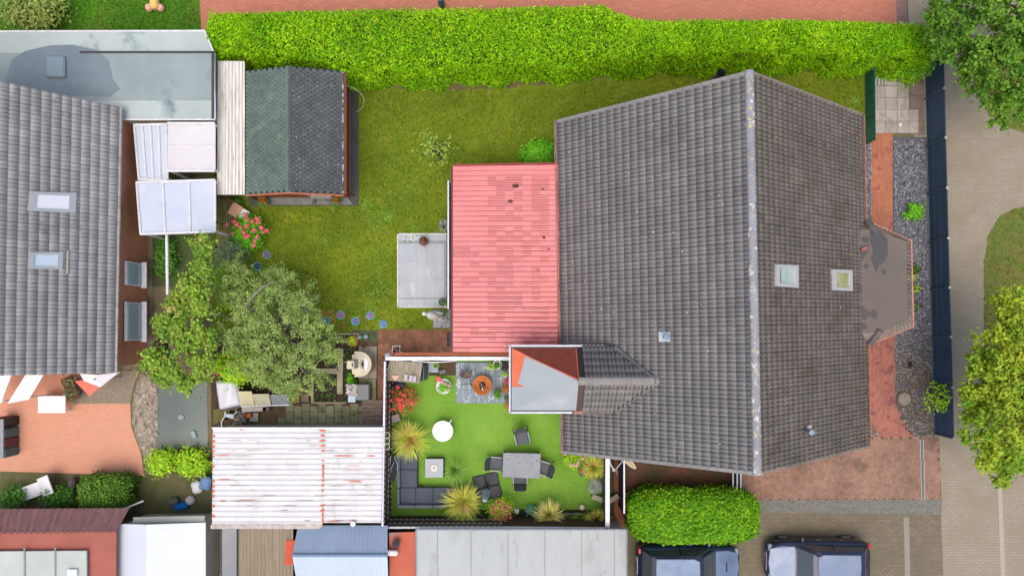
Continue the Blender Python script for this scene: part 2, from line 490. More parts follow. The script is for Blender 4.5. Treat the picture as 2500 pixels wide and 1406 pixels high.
pavers("front_path", [(2127, 325), (2179, 325), (2181, 600), (2124, 600)], 0.014, m_path, 'stretcher_y', 0.105, 0.21, base=m_joint)
m_path2 = M("front_path_brick_worn", S(176, 116, 100), S(160, 104, 92), scale=1.0, island=0.12, bump=0.15, spots=[(2.3, 0.56, 0.60, S(140, 84, 88))])
pavers("front_path", [(2118, 800), (2182, 800), (2184, 960), (2190, 1000), (2206, 1035), (2232, 1066), (2146, 1066), (2126, 1030), (2120, 990)], 0.014, m_path2, 'stretcher_y', 0.105, 0.21, base=m_joint)
m_slab = M("front_slab_concrete", S(178, 172, 166), S(160, 155, 148), scale=2, island=0.09, bump=0.4, bscale=60, spots=[(1.6, 0.52, 0.68, S(140, 132, 122)), (30, 0.62, 0.7, S(135, 130, 120))])
pavers("front_slabs", [(2132, 182), (2222, 182), (2242, 326), (2132, 326)], 0.016, m_slab, 'grid', 0.5, 0.5, gap=0.02, base=M("slab_joint", S(120, 112, 100), S(100, 94, 80), scale=5))
pavers("side_slabs", [(2222, 190), (2254, 190), (2258, 330), (2240, 330)], 0.010, M("old_slab", S(136, 122, 110), S(118, 106, 94), scale=2, island=0.1, bump=0.5), 'grid', 0.55, 0.6, gap=0.03, base=m_earth)
m_patio = M("brown_patio_brick", S(152, 104, 82), S(122, 86, 62), scale=1.4, island=0.17, bump=0.2, spots=[(2.1, 0.53, 0.7, S(104, 82, 50)), (4, 0.6, 0.7, S(84, 64, 50))])
pavers("brick_patio", [(922, 804), (1102, 804), (1102, 870), (938, 870), (938, 1048), (922, 1048)], 0.016, m_patio, 'herring', 0.1, 0.2, base=m_joint)
m_mossy = M("mossy_slab", S(150, 150, 116), S(134, 136, 102), scale=1.5, island=0.14, bump=0.3, spots=[(2.0, 0.55, 0.68, S(70, 78, 40)), (5, 0.62, 0.7, S(134, 132, 104))])
pavers("mossy_slabs", [(704, 984), (886, 984), (886, 1048), (678, 1048), (678, 1020), (704, 1020)], 0.020, m_mossy, 'stretcher_y', 0.34, 0.5, gap=0.03, base=m_joint)
m_gslab = M("garden_slab", S(160, 150, 140), S(142, 134, 124), scale=2, island=0.1, bump=0.3, spots=[(3, 0.58, 0.7, S(124, 112, 104))])
pavers("grill_slabs", [(876, 834), (920, 834), (918, 925), (876, 925)], 0.020, m_gslab, 'grid', 0.46, 0.4, gap=0.015, base=m_joint)
pavers("mossy_slab_strip", [(876, 925), (918, 925), (916, 975), (876, 975)], 0.020, m_mossy, 'grid', 0.46, 0.38, gap=0.015)
# tiled garden patio with its pale edging
m_tile = M("grey_porcelain", S(178, 184, 188), S(164, 171, 177), scale=1.4, rough=0.5, island=0.04, stretch=(1, 0.35, 1), spots=[(2.5, 0.55, 0.72, S(196, 200, 202))])
pavers("tiled_patio", rect_px(974, 590, 1090, 728), 0.030, m_tile, 'grid', 0.76, 0.38, gap=0.012, base=M("tile_joint", S(150, 158, 168), None))
pavers("tiled_patio", rect_px(974, 573, 1090, 589), 0.030, m_tile, 'grid', 0.3, 0.72, gap=0.012, base=MATS["tile_joint"])
pavers("tiled_patio", rect_px(974, 729, 1090, 748), 0.030, m_tile, 'grid', 0.34, 0.56, gap=0.012, base=MATS["tile_joint"])
m_edge = M("pale_edging", S(226, 222, 222), S(205, 200, 200), scale=5)
for pr in (rect_px(971, 570, 1092, 573), rect_px(971, 748, 1092, 751), rect_px(970, 570, 973.5, 751)):
    bb = MB(); bb.prism(GP(pr), 0.0, 0.055); tag(bb.build("patio_edging", m_edge), kind='structure')
# slate slab patio by the fire bowl, white-veined
m_slate = M("veined_slate", S(128, 144, 154), S(112, 128, 140), scale=1.6, rough=0.45, island=0.06)
def add_veins(m, col):
    t = m.node_tree; N = t.nodes; L = t.links; bs = N["Principled BSDF"]
    old = bs.inputs["Base Color"].links[0].from_socket
    tc = N.new("ShaderNodeTexCoord"); nz = N.new("ShaderNodeTexNoise"); nz.inputs["Scale"].default_value = 1.1; nz.inputs["Detail"].default_value = 3
    mp = N.new("ShaderNodeMapping"); mp.inputs["Rotation"].default_value = (0, 0, R(35)); mp.inputs["Scale"].default_value = (2.4, 0.8, 1)
    L.new(tc.outputs["Object"], mp.inputs[0]); L.new(mp.outputs[0], nz.inputs["Vector"])
    s = N.new("ShaderNodeMath"); s.operation = 'SUBTRACT'; s.inputs[1].default_value = 0.5; L.new(nz.outputs["Fac"], s.inputs[0])
    a = N.new("ShaderNodeMath"); a.operation = 'ABSOLUTE'; L.new(s.outputs[0], a.inputs[0])
    r = N.new("ShaderNodeMapRange"); r.inputs["From Min"].default_value = 0.004; r.inputs["From Max"].default_value = 0.009; r.inputs["To Min"].default_value = 0.8; r.inputs["To Max"].default_value = 0
    L.new(a.outputs[0], r.inputs["Value"])
    x = N.new("ShaderNodeMix"); x.data_type = 'RGBA'; L.new(r.outputs[0], x.inputs[0]); L.new(old, x.inputs[6]); x.inputs[7].default_value = col
    L.new(x.outputs[2], bs.inputs["Base Color"])
add_veins(m_slate, S(232, 236, 240))
pavers("slate_patio", rect_px(1113, 883, 1262, 984), 0.026, m_slate, 'grid', 0.57, 0.84, gap=0.012, base=M("slate_joint", S(74, 92, 104), None))
pavers("statue_slabs", rect_px(1056, 756, 1100, 801), 0.022, M("blue_slab", S(150, 154, 158), S(138, 142, 146), scale=3), 'grid', 0.39, 0.38, gap=0.05, base=M("slab_gap", S(92, 92, 98), None))

# ------------------------------------------------------------------ roof tiles
def tiled_slope(name, O, u, v, n, L, Sl, tw, te, mat, parent, amp=0.03, rolls=2, seg=10, lift=0.022, wob=0.004, seed=1, gap=0.005, shape=1.0, skip=None, lipd=-0.012):
    """shingled rows of profiled tiles; O lower corner, u along eave, v up slope, n normal"""
    O, u, v, n = [np.array(a, float) for a in (O, u, v, n)]
    nu = max(1, round(L / tw)); nv = max(1, round(Sl / te)); tw = L / nu; te = Sl / nv
    g = np.random.default_rng(seed)
    s = np.linspace(gap / 2, tw - gap / 2, seg + 1)
    hh = amp * (0.5 - 0.5 * np.cos(2 * np.pi * rolls * s / tw)) ** shape
    I, J = np.meshgrid(np.arange(nu), np.arange(nv), indexing='ij')
    I = I.ravel(); J = J.ravel()
    if skip is not None:
        cen = O + u * ((I + .5) * tw)[:, None] + v * ((J + .5) * te)[:, None]
        k = ~skip(cen); I = I[k]; J = J[k]
    T = len(I)
    base = O + u * (I * tw)[:, None] + v * (J * te)[:, None] + n * g.uniform(0, wob, T)[:, None]
    rows = []
    for (t, dn, hk) in ((0.0, lipd, 0.9), (0.0, lift, 1.0), (te + 0.01, 0.0, 1.0)):
        rows.append(base[:, None, :] + u * s[None, :, None] + v * t + n * (hh * hk + dn)[None, :, None])
    V = np.stack(rows, 1).reshape(-1, 3)
    m = seg + 1
    q = []
    for r_ in range(2):
        for i in range(seg):
            q.append((r_ * m + i, r_ * m + i + 1, (r_ + 1) * m + i + 1, (r_ + 1) * m + i))
    q = np.array(q)
    F = (q[None] + (np.arange(T) * 3 * m)[:, None, None]).reshape(-1, 4)
    me = bpy.data.meshes.new(name)
    off = Vector((0, 0, 0)); p = parent
    while p is not None: off += p.location; p = p.parent
    V = V - np.array(off)
    me.vertices.add(len(V)); me.vertices.foreach_set("co", V.astype(np.float32).ravel())
    me.loops.add(F.size); me.loops.foreach_set("vertex_index", F.ravel().astype(np.int32))
    me.polygons.add(len(F)); me.polygons.foreach_set("loop_start", np.arange(len(F), dtype=np.int32) * 4)
    me.polygons.foreach_set("loop_total", np.full(len(F), 4, dtype=np.int32))
    me.polygons.foreach_set("use_smooth", np.tile(np.array([False] * seg + [True] * seg), T))
    me.materials.append(mat); me.update(calc_edges=True)
    o = bpy.data.objects.new(name, me); COL.objects.link(o); o.parent = parent
    return o

def ray_plane(px, py, p0, n):
    a = Vector(((px - 1250) / PPM, (815 - py) / PPM, 0)); c = Vector((0, 0, H))
    d = a - c
    t = (Vector(p0) - c).dot(n) / d.dot(n)
    return c + d * t

m_tileL = M("concrete_tile_grey", S(144, 141, 138), S(133, 130, 128), scale=0.6, island=0.10, hue=0.006, rough=0.55, spec=0.45, bump=0.25, bscale=60,
            spots=[(1.4, 0.64, 0.72, S(150, 138, 126)), (5.5, 0.68, 0.71, S(186, 140, 76)), (9, 0.695, 0.71, S(240, 240, 234))])
m_tileR = M("concrete_tile_brown", S(142, 131, 121), S(126, 116, 107), scale=0.5, island=0.12, hue=0.006, rough=0.7, spec=0.35, bump=0.3, bscale=50,
            spots=[(0.8, 0.54, 0.74, S(112, 100, 86)), (3.2, 0.62, 0.70, S(104, 100, 58)), (17, 0.71, 0.73, S(225, 222, 205))])
m_under = M("roof_underlay", (0.03, 0.03, 0.032, 1), None)
m_ridge = M("ridge_tile", S(150, 150, 156), S(136, 136, 142), scale=2, island=0.05, rough=0.6, spots=[(4.5, 0.585, 0.62, S(206, 206, 204)), (6.3, 0.61, 0.64, S(204, 190, 116)), (12, 0.65, 0.68, S(225, 223, 215))])

# ------------------------------------------------------------------ the main house
ZE, ZR = 2.8, 8.1
house = thing("brick_house", "large house with a grey tiled gable roof, red tiled extension beside it", "house", (7.675, 1.93, 0), 0)
EX = Vector((0.99979, 0.0203, 0)); EY = Vector((-0.0203, 0.99979, 0))
HC = Vector((7.675, 1.93, 0))
def HL(u, v, z=0.0): return HC + EX * u + EY * v + Vector((0, 0, z))
UL, UR, VH = -5.78, 5.93, 6.40
# walls with gable ends
wb = MB()
wl, wr, wv = UL + 0.45, UR - 0.45, VH - 0.3
kL = (ZR - ZE) / -UL; kR = (ZR - ZE) / UR
pr = [(wl, 0), (wr, 0), (wr, ZE + kR * (UR - wr) - .12), (0, ZR - .2), (wl, ZE + kL * (wl - UL) - .12)]
vs = [tuple(HL(a, -wv, z)) for a, z in pr] + [tuple(HL(a, wv, z)) for a, z in pr]
fs = [[0, 1, 2, 3, 4], [9, 8, 7, 6, 5]] + [[(i + 1) % 5, i, 5 + i, 5 + (i + 1) % 5] for i in range(5)]
wb.add(vs, fs); wb.build("wall", m_brickwall, house)
def slopevec(side):
    k = kL if side < 0 else kR
    v = (EX * (-side) + Vector((0, 0, k))).normalized()
    u = EY if side > 0 else -EY
    n = (EX * side * k + Vector((0, 0, 1))).normalized()
    return u, v, n
uL, vL, nL = slopevec(-1); uR, vR, nR = slopevec(1)
OLp = HL(UL, VH, ZE); ORp = HL(UR, -VH, ZE)
SLl = math.hypot(UL, ZR - ZE); SLr = math.hypot(UR, ZR - ZE)
roofp = thing("roof", None, None, (0, 0, 0)); roofp.parent = house
bays = [ray_plane(a, b, ORp, nR) for a, b in ((2092, 548), (2300, 548), (2300, 836), (2100, 836))]
bay_poly = [(p.x, p.y) for p in bays]
ub = MB()
for side, (O, v, Sx) in ((-1, (OLp, vL, SLl)), (1, (ORp, vR, SLr))):
    u, v, n = slopevec(side)
    a = O + v * 0.02 - n * 0.02; ub.slab([a, a + u * 12.8, a + u * 12.8 + v * (Sx - 0.05), a + v * (Sx - 0.05)], 0.12)
ub.build("underlay", m_under, roofp)
tiled_slope("roof_tiles", OLp, -EY, vL, nL, 12.8, SLl, 0.30, 0.33, m_tileL, roofp, seed=2, amp=0.046, lift=0.006, wob=0.006, shape=.75, lipd=-.004)
tiled_slope("roof_tiles", ORp, EY, vR, nR, 12.8, SLr, 0.30, 0.33, m_tileR, roofp, seed=3, lift=0.022, amp=0.042, wob=0.007, shape=.7)
rb = MB()
nc = 34
for i in range(nc):
    L = 12.84 / nc; v0 = -6.42 + i * L
    pts = []
    for e, rr_ in ((0.0, 0.150), (L + 0.02, 0.135)):
        for k in range(9):
            a = math.pi * k / 8
            pts.append(tuple(HL(math.cos(a) * rr_, v0 + e, ZR + 0.0 + math.sin(a) * rr_ * 0.75 - 0.03)))
    rb.add(pts, [(k, k + 1, 10 + k, 9 + k) for k in range(8)] + [list(range(9))[::-1]])
rb.build("ridge_tiles", m_ridge, roofp, smooth=False)
# verge trim
for side, (O, v, Sx, mm) in ((-1, (OLp, vL, SLl, m_tileL)), (1, (ORp, vR, SLr, m_tileR))):
    u, v, n = slopevec(side)
    for e in (0, 12.8):
        a = O + u * e; sgn = 1 if e == 0 else -1
        mb = MB()
        for j in range(24):
            t0 = Sx * j / 24; t1 = Sx * (j + 1) / 24 + 0.02
            q0 = a + v * t0 + n * 0.062; q1 = a + v * t1 + n * 0.04
            w_ = u * (0.10 * sgn); o_ = u * (-0.02 * sgn)
            mb.slab([q0 + o_, q0 + w_, q1 + w_, q1 + o_], 0.16)
        mb.build("verge_tiles", mm, roofp)
# moss cushions and bird lime on the tiles
for side, O, u, v, n, Sx, num, nm, mt in ((-1, OLp, -EY, vL, nL, SLl, 40, "bird_lime", M("bird_lime", S(240, 240, 234), None)), (1, ORp, EY, vR, nR, SLr, 14, "bird_lime", M("bird_lime", S(240, 240, 234), None)),
                                          (1, ORp, EY, vR, nR, SLr, 420, "roof_moss", M("moss_cushion", S(96, 92, 52), S(72, 70, 40), scale=4, island=.3)), (-1, OLp, -EY, vL, nL, SLl, 40, "roof_moss", M("lichen_patch", S(190, 150, 84), S(150, 120, 80), scale=4, island=.3))):
    C = []
    for k in range(num):
        tv = rnd.random() ** (1.7 if num > 300 else 1.0) * Sx
        C.append(tuple(O + u * rnd.uniform(.2, 12.6) + v * tv + n * .062))
    o = quads_obj(nm, leaves(np.array(C), np.tile(np.array(n), (num, 1)), .055 if num < 300 else .09, aspect=.6, spread=.12), mt, roofp); o['kind'] = 'stuff'
# gutters
for side, O, mt in ((-1, OLp, m_gutter), (1, ORp, m_copper)):
    u, v, n = slopevec(side)
    base = O - v * 0.03 + Vector((0, 0, -0.06))
    ln = [base + EX * (side * 0.05), base + EX * (side * 0.05) + u * 12.8]
    g = MB()
    for k in range(6):
        a0 = math.pi + math.pi * k / 6; a1 = math.pi + math.pi * (k + 1) / 6
        f = lambda a, p, r: p + EX * (math.cos(a) * r) + Vector((0, 0, math.sin(a) * r))
        g.add([tuple(f(a0, ln[0], .065)), tuple(f(a1, ln[0], .065)), tuple(f(a1, ln[1], .065)), tuple(f(a0, ln[1], .065))], [(0, 1, 2, 3)])
    g.tube([ln[0] + EX * side * 0.065, ln[1] + EX * side * 0.065], 0.016, 6)
    g.tube([ln[0] - EX * side * 0.065, ln[1] - EX * side * 0.065], 0.012, 6)
    g.build("gutter", mt, house)
# copper edge and fascia on the garden side
g = MB(); g.box(HL(UL - 0.10, 0, ZE - 0.02), (0.03, 12.8, 0.10), rz=R(1.163)); g.build("fascia", M("fascia_copper", S(206, 140, 125), S(120, 78, 55), scale=1.5), house)
# skylights in the street-side slope
m_frame = M("skylight_frame", S(206, 207, 210), None, rough=0.4, metal=0.3)
def skylight(px4, O, n, parent, panemat, name="skylight", fm=None, hgt=0.12):
    q = [ray_plane(a, b, O, n) for a, b in px4]
    c = sum(q, Vector()) / 4
    fb = MB(); 
    inner = [c + (p - c) * 0.70 for p in q]
    for i in range(4):
        j = (i + 1) % 4
        vsf = [q[i], q[j], q[j] + n * hgt, q[i] + n * hgt, inner[i], inner[j], inner[j] + n * (hgt + .002), inner[i] + n * (hgt + .002)]
        fb.add([tuple(p) for p in vsf], [(0, 1, 2, 3), (3, 2, 6, 7), (7, 6, 5, 4)])
    f = fb.build(name, fm or m_frame, parent)
    pb = MB(); pb.slab([c + (p - c) * 0.76 + n * (hgt * 0.72) for p in q], 0.02); pb.build("pane", panemat, f)
    lb = MB(); e = (q[1] - q[0]).normalized()
    return f
m_pane1 = M("skylight_pane", S(150, 176, 176), S(196, 210, 208), scale=0.9, rough=0.08, spec=0.8)
m_pane2 = M("skylight_pane_green", S(140, 152, 108), S(188, 182, 134), scale=2.2, rough=0.08, spec=0.8, spots=[(3, 0.6, 0.62, S(220, 222, 220))])
sk1 = skylight([(1889, 646), (1942, 648), (1942, 703), (1888, 699)], ORp, nR, house, m_pane1)
bl = MB(); bl.slab([ray_plane(a, b_, ORp + nR * .105, nR) for a, b_ in ((1898, 653), (1907, 653), (1907, 694), (1898, 693))], .01); bl.build("dark_gap", M("skylight_dark", S(44, 54, 52), None, rough=.1), sk1)
skylight([(2027, 658), (2074, 660), (2075, 711), (2028, 709)], ORp, nR, house, m_pane2)
# vents and pipes on the roof
p = ray_plane(1624, 822, OLp, nL)
vb = MB(); vb.slab([p + EX * -.17 + EY * -.17 + nL * .05 - Vector((0, 0, .17 * kL)), p + EX * .17 + EY * -.17 + nL * .05 + Vector((0, 0, .17 * kL)), p + EX * .17 + EY * .17 + nL * .05 + Vector((0, 0, .17 * kL)), p + EX * -.17 + EY * .17 + nL * .05 - Vector((0, 0, .17 * kL))], .03)
vent = vb.build("roof_vent", M("vent_flashing", S(200, 206, 208), S(180, 190, 196), scale=6, rough=0.4), house)
vb = MB(); vb.tube([p, p + Vector((0, 0, .3))], .085, 14); vb.lathe([(.11, .28), (.11, .33), (.0, .37)], p, 14); vb.build("vent_pipe", M("vent_pipe", S(120, 146, 170), None, rough=0.4), vent, smooth=False)
p = ray_plane(1966, 1050, ORp, nR)
vb = MB(); vb.tube([p, p + Vector((0, 0, .55))], .06, 14); vb.lathe([(.085, .5), (.10, .56), (.09, .62), (0, .64)], p, 16); vb.build("vent_pipe", M("blue_vent", S(128, 150, 168), None, rough=0.4), house)
vb = MB(); q = ray_plane(1972, 1040, ORp, nR); vb.box(q + Vector((0, 0, .12)), (.16, .1, .1)); vb.build("roof_clip", m_gutter, house)
# flue pipe beyond the north gable
p = Vector((7.24, 9.02, 0)); fl = MB(); fl.tube([p + Vector((0, 0, 0)), p + Vector((0, 0, 5.9))], .15, 16, cap=False); fl.tube([p + Vector((0, 0, 5.9)), p + Vector((0, 0, 5.0))], .125, 16, cap=False)
for zz in (2.0, 3.2, 4.4): fl.box((p.x, p.y - .5, zz), (.05, .8, .05))
tag(fl.build("flue_pipe", M("flue_dark", S(80, 84, 92), None, rough=0.45), None, loc=p, smooth=False), "dark grey flue pipe standing beside the north gable below the hedge", "flue")

# windows and doors in the walls under the eaves
def wall_window(c, along, out, w_, h_, name="window", parent=house):
    c = Vector(c); along = Vector(along); out = Vector(out)
    rz = math.atan2(along.y, along.x)
    f = MB(); f.box(c + out * .03, (w_, .08, h_), rz=rz); wf = f.build(name, m_white, parent)
    p_ = MB(); p_.box(c + out * .065, (w_ - .16, .03, h_ - .16), rz=rz); p_.build("pane", m_glass, wf)
    s_ = MB(); s_.box(c + out * .10 - Vector((0, 0, h_ / 2 + .03)), (w_ + .1, .2, .04), rz=rz); s_.build("sill", m_grey, wf)
for uu, zz in ((-2.6, 1.5), (2.4, 1.5), (-1.2, 4.5), (1.2, 4.5)):
    wall_window(HL(uu, -wv, zz), EX, -EY, 1.3, 1.25); wall_window(HL(uu, wv, zz), EX, EY, 1.3, 1.25)
for vv in (-4.2, 4.6): wall_window(HL(wr, vv, 1.5), EY, EX, 1.4, 1.2)
wall_window(HL(wl, -5.2, 1.45), EY, -EX, 1.2, 1.2)
# ---- cross gable (dormer) on the terrace side
dorm = thing("dormer", None, None); dorm.parent = house
dz0, dz1 = 4.45, 5.66
Ax, Yn, Ys, Ym = -0.03, -0.50, -2.79, -1.645
Cx = 2.33
w = MB(); w.prism([(Ax + .12, Yn - .12), (3.8, Yn - .12), (3.8, Ys + .12), (Ax + .12, Ys + .12)], 0.0, dz0 - .06); w.build("dormer_wall", m_render, dorm)
wall_window((Ax + .12, Ym, 3.3), (0, 1, 0), (-1, 0, 0), 1.2, 1.1, parent=dorm); wall_window((Ax + .12, Ym, 1.1), (0, 1, 0), (-1, 0, 0), 1.1, 2.1, name='glazed_door', parent=dorm)
A = Vector((Ax, Yn, dz0)); B = Vector((Ax, Ys, dz0)); C = Vector((Cx, Ym, dz1)); D = Vector((Cx, Yn, dz0)); E = Vector((Cx, Ys, dz0))
m_copr = M("bare_copper_felt", S(132, 66, 50), S(118, 58, 44), scale=2, rough=0.7, stretch=(9, 1, 1), spots=[(0.9, 0.62, 0.8, S(186, 100, 70))])
m_orange = M("orange_felt", S(226, 122, 86), S(210, 108, 76), scale=1.2, rough=0.75)
m_memb = M("grey_membrane", S(170, 177, 180), S(162, 169, 172), scale=0.8, rough=0.6, spots=[(1.1, 0.56, 0.72, S(180, 186, 188))])
hb = MB(); hb.poly([D, C, A]); hb.build("hip_face", m_copr, dorm)
hb = MB(); hb.poly([C, E, B]); hb.build("hip_face", m_memb, dorm)
hb = MB(); hb.poly([A, C, B]); hb.build("hip_face", m_orange, dorm)
nh = (C - A).cross(B - A).normalized()
if nh.z < 0: nh = -nh
def onhip(a, b_, up=0.006): return ray_plane(a, b_, A + nh * up, nh)
ms = MB(); ms.slab([onhip(1283, 867), C + nh * .006, B + nh * .006, onhip(1249, 944), onhip(1281, 944), onhip(1264, 936)], 0.005); ms.build("membrane_sheet", M("membrane_over", S(166, 174, 177), S(158, 167, 170), scale=0.9, rough=0.6), dorm)
# orange piping along the north hip
ms = MB(); ms.tube([onhip(1283, 868, .01), onhip(1411, 926, .01)], .018, 6); ms.tube([Vector((Cx, Yn, dz0 + .02)), Vector((Cx, Ym, dz1 + .02))], .018, 6); ms.build("seam", m_orange, dorm)
kd = (dz1 - dz0) / ((Yn - Ys) / 2)
for sgn, mt in ((1, M("dormer_tile_dark", S(146, 144, 140), S(130, 128, 124), scale=1.2, island=0.12, rough=0.7, bump=0.3, spots=[(5, 0.6, 0.7, S(126, 116, 98))])),
                (-1, M("dormer_tile_light", S(150, 145, 139), S(136, 132, 128), scale=1.2, island=0.12, rough=0.7, bump=0.3, spots=[(4, 0.62, 0.7, S(150, 124, 96))]))):
    ve = Vector((0, -sgn, kd)).normalized(); nn = Vector((0, sgn * kd, 1)).normalized()
    O = Vector((Cx + .22 + (0 if sgn > 0 else 2.9), (Yn + .06) if sgn > 0 else (Ys - .06), dz0 - .03)) + nn * 0.03
    ud = Vector((1, 0, 0)) if sgn > 0 else Vector((-1, 0, 0))
    tiled_slope("dormer_tiles", O, ud, ve, nn, 2.9, math.hypot(1.18, 1.24), 0.30, 0.33, mt, dorm, seed=9, lift=0.014, amp=0.055, shape=.8, wob=.008)
    us = MB(); a = Vector((Cx, (Yn if sgn > 0 else Ys), dz0)); us.slab([a, a + Vector((2.9, 0, 0)), a + Vector((2.9, 0, 0)) + ve * 1.66, a + ve * 1.66], .05)
    us.build("underlay", M("dormer_underlay", S(48, 48, 52), None) if sgn > 0 else M("dormer_underlay_brown", S(92, 74, 72), None), dorm)
rb = MB()
for i in range(7):
    x0 = Cx + .0 + i * 0.41
    pts = []
    for e, rr_ in ((0.0, 0.15), (0.43, 0.135)):
        for k in range(9):
            a = math.pi * k / 8
            pts.append((x0 + e, Ym + math.cos(a) * rr_, dz1 + .0 + math.sin(a) * rr_ * .6))
    rb.add(pts, [(k, k + 1, 10 + k, 9 + k) for k in range(8)] + [list(range(9))])
rb.build("ridge_tiles", M("dormer_ridge", S(146, 142, 138), S(132, 128, 124), scale=2, island=0.05), dorm)
tb = MB()
tb.box(((Ax + 3.35) / 2, Yn + .07, dz0 - .03), (3.35 - Ax + .1, .07, .12)); tb.box((Ax - .05, Ym, dz0 - .03), (.06, Yn - Ys + .21, .12)); tb.box(((Ax + 2.2) / 2, Ys - .07, dz0 - .03), (2.2 - Ax + .1, .07, .12))
tb.build("gutter", M("white_gutter", S(205, 208, 216), S(190, 190, 200), scale=4, rough=0.4), dorm)
tb = MB(); tb.box((2.9, Ys - .07, dz0 - .03), (1.4, .08, .12)); tb.build("gutter", M("pink_gutter", S(176, 116, 100), None, rough=0.6), dorm)
tb = MB(); tb.box(((Ax + 2.2) / 2, Yn + .012, dz0 + .0), (2.3 - Ax, .05, .03)); tb.box((Ax + .0, Ym, dz0), (.045, Yn - Ys, .03)); tb.box(((Ax + 2.2) / 2, Ys - .01, dz0), (2.3 - Ax, .05, .03)); tb.build("drip_edge", m_dgrey, dorm)
# lead valleys where the cross gable meets the main roof
for yy in (Yn, Ys):
    xe = 3.72
    vm = MB(); a = ray_plane(1250 + 58 * xe / .865, 815 - 58 * yy / .865, OLp + nL * .14, nL); c_ = ray_plane(1600, 931, OLp + nL * .14, nL)
    d_ = (c_ - a).normalized(); s_ = nL.cross(d_) * (.09 if yy == Yn else .055)
    vm.slab([a - s_, c_ - s_, c_ + s_, a + s_], .03); vm.build("valley_flashing", M("lead", S(112, 112, 118), S(88, 88, 94), scale=3, rough=0.5) if yy == Yn else M("valley_dark", S(48, 48, 50), None), dorm)

# ---- flat roofed bay towards the street
bay = thing("bay", None, None); bay.parent = house
zb = 3.12; zo = 2.72
inner = [P(a, b_, zb) for a, b_ in ((2090, 562), (2133, 560), (2213, 590), (2218, 778), (2142, 812), (2096, 814))]
outer = [P(a, b_, zo) for a, b_ in ((2110, 548), (2118, 540), (2223, 588), (2228, 797), (2122, 841), (2112, 830))]
w = MB(); w.prism([tuple(P(a, b_, zo).xy) for a, b_ in ((2050, 556), (2120, 556), (2205, 600), (2208, 785), (2122, 825), (2050, 825))], 0, zo - .05); w.build("bay_wall", m_brickwall, bay)
fr = MB(); fr.slab(inner, .06)
m_flat = M("weathered_felt", S(112, 102, 95), S(104, 95, 89), scale=0.7, rough=0.7, spots=[(1.3, 0.58, 0.74, S(106, 104, 80))])
fr.build("flat_roof", m_flat, bay)
m_puddle = M("puddle", S(74, 72, 72), S(66, 65, 66), scale=2, rough=0.3, spec=0.5)
pd = MB()
for pts in ([(2122, 562), (2150, 566), (2166, 582), (2168, 620), (2160, 640), (2145, 650), (2139, 668), (2134, 650), (2126, 632), (2132, 612), (2124, 590)],
            blob(2113, 585, 9, 8, 14), blob(2115, 650, 6.5, 6, 14), blob(2101, 712, 5, 6, 12), blob(2101, 727, 5, 6, 12),
            [(2094, 748), (2108, 748), (2122, 762), (2135, 755), (2142, 764), (2140, 782), (2132, 776), (2120, 772), (2112, 782), (2098, 776)],
            blob(2108, 797, 9, 9, 14), blob(2158, 664, 5, 7, 12), [(2096, 612), (2112, 600), (2122, 596), (2120, 612), (2108, 632), (2096, 646)]):
    pd.poly([P(a, b_, zb + .004) + Vector((0, 0, .004)) for a, b_ in pts])
o = pd.build("puddle_film", m_puddle, bay)
for q in o.data.polygons:
    if q.normal.z < 0: q.flip()
sk = MB(); ms = MB()
for i in range(5):
    a, b_, c_, d_ = outer[i], outer[i + 1], inner[i + 1], inner[i]
    if i in (0, 4): sk.add([tuple(v) for v in (a, b_, c_, d_)], [(0, 1, 2, 3)]); continue
    L = (b_ - a).length; k = max(2, int(L / .16))
    for j in range(k):
        t0, t1 = j / k, (j + 1) / k - .012
        for s in range(2):
            lo = s / 2; hi = (s + 1) / 2
            p00 = a.lerp(b_, t0).lerp(d_.lerp(c_, t0), lo); p01 = a.lerp(b_, t1).lerp(d_.lerp(c_, t1), lo)
            p10 = a.lerp(b_, t0).lerp(d_.lerp(c_, t0), hi); p11 = a.lerp(b_, t1).lerp(d_.lerp(c_, t1), hi)
            mid0 = p00.lerp(p01, .5) + Vector((0, 0, .055)); mid1 = p10.lerp(p11, .5) + Vector((0, 0, .03))
            sk.add([tuple(v) for v in (p00, mid0, p01, p10, mid1, p11)], [(0, 1, 4, 3), (1, 2, 5, 4)])
sk.build("skirt_tiles", m_tileR, bay)
g = MB(); off_ = [Vector((0.0, .0, -.03))]
for i in range(1, 4):
    g.tube([outer[i] + Vector((.03, 0, 0)), outer[i + 1] + Vector((.03, 0, 0))], .035, 8)
g.build("gutter", m_copper, bay)
for cpt in (((2118, 543), (2140, 570)), ((2126, 838), (2150, 806))):
    (a, b_), (c_, d_) = cpt; g = MB(); g.tube([P(a, b_, zo + .1), P((a + c_) / 2, (b_ + d_) / 2, zo + .32), P(c_, d_, zb + .05)], [.14, .15, .13], 8); g.build("hip_tile", M("hip_tile", S(104, 100, 98), None, rough=.7), bay)
g = MB(); g.box(P(2108, 608, zb) + Vector((0, 0, .06)), (.24, .14, .1), rz=R(25)); g.build("loose_brick", M("loose_brick", S(150, 95, 84), None), bay)

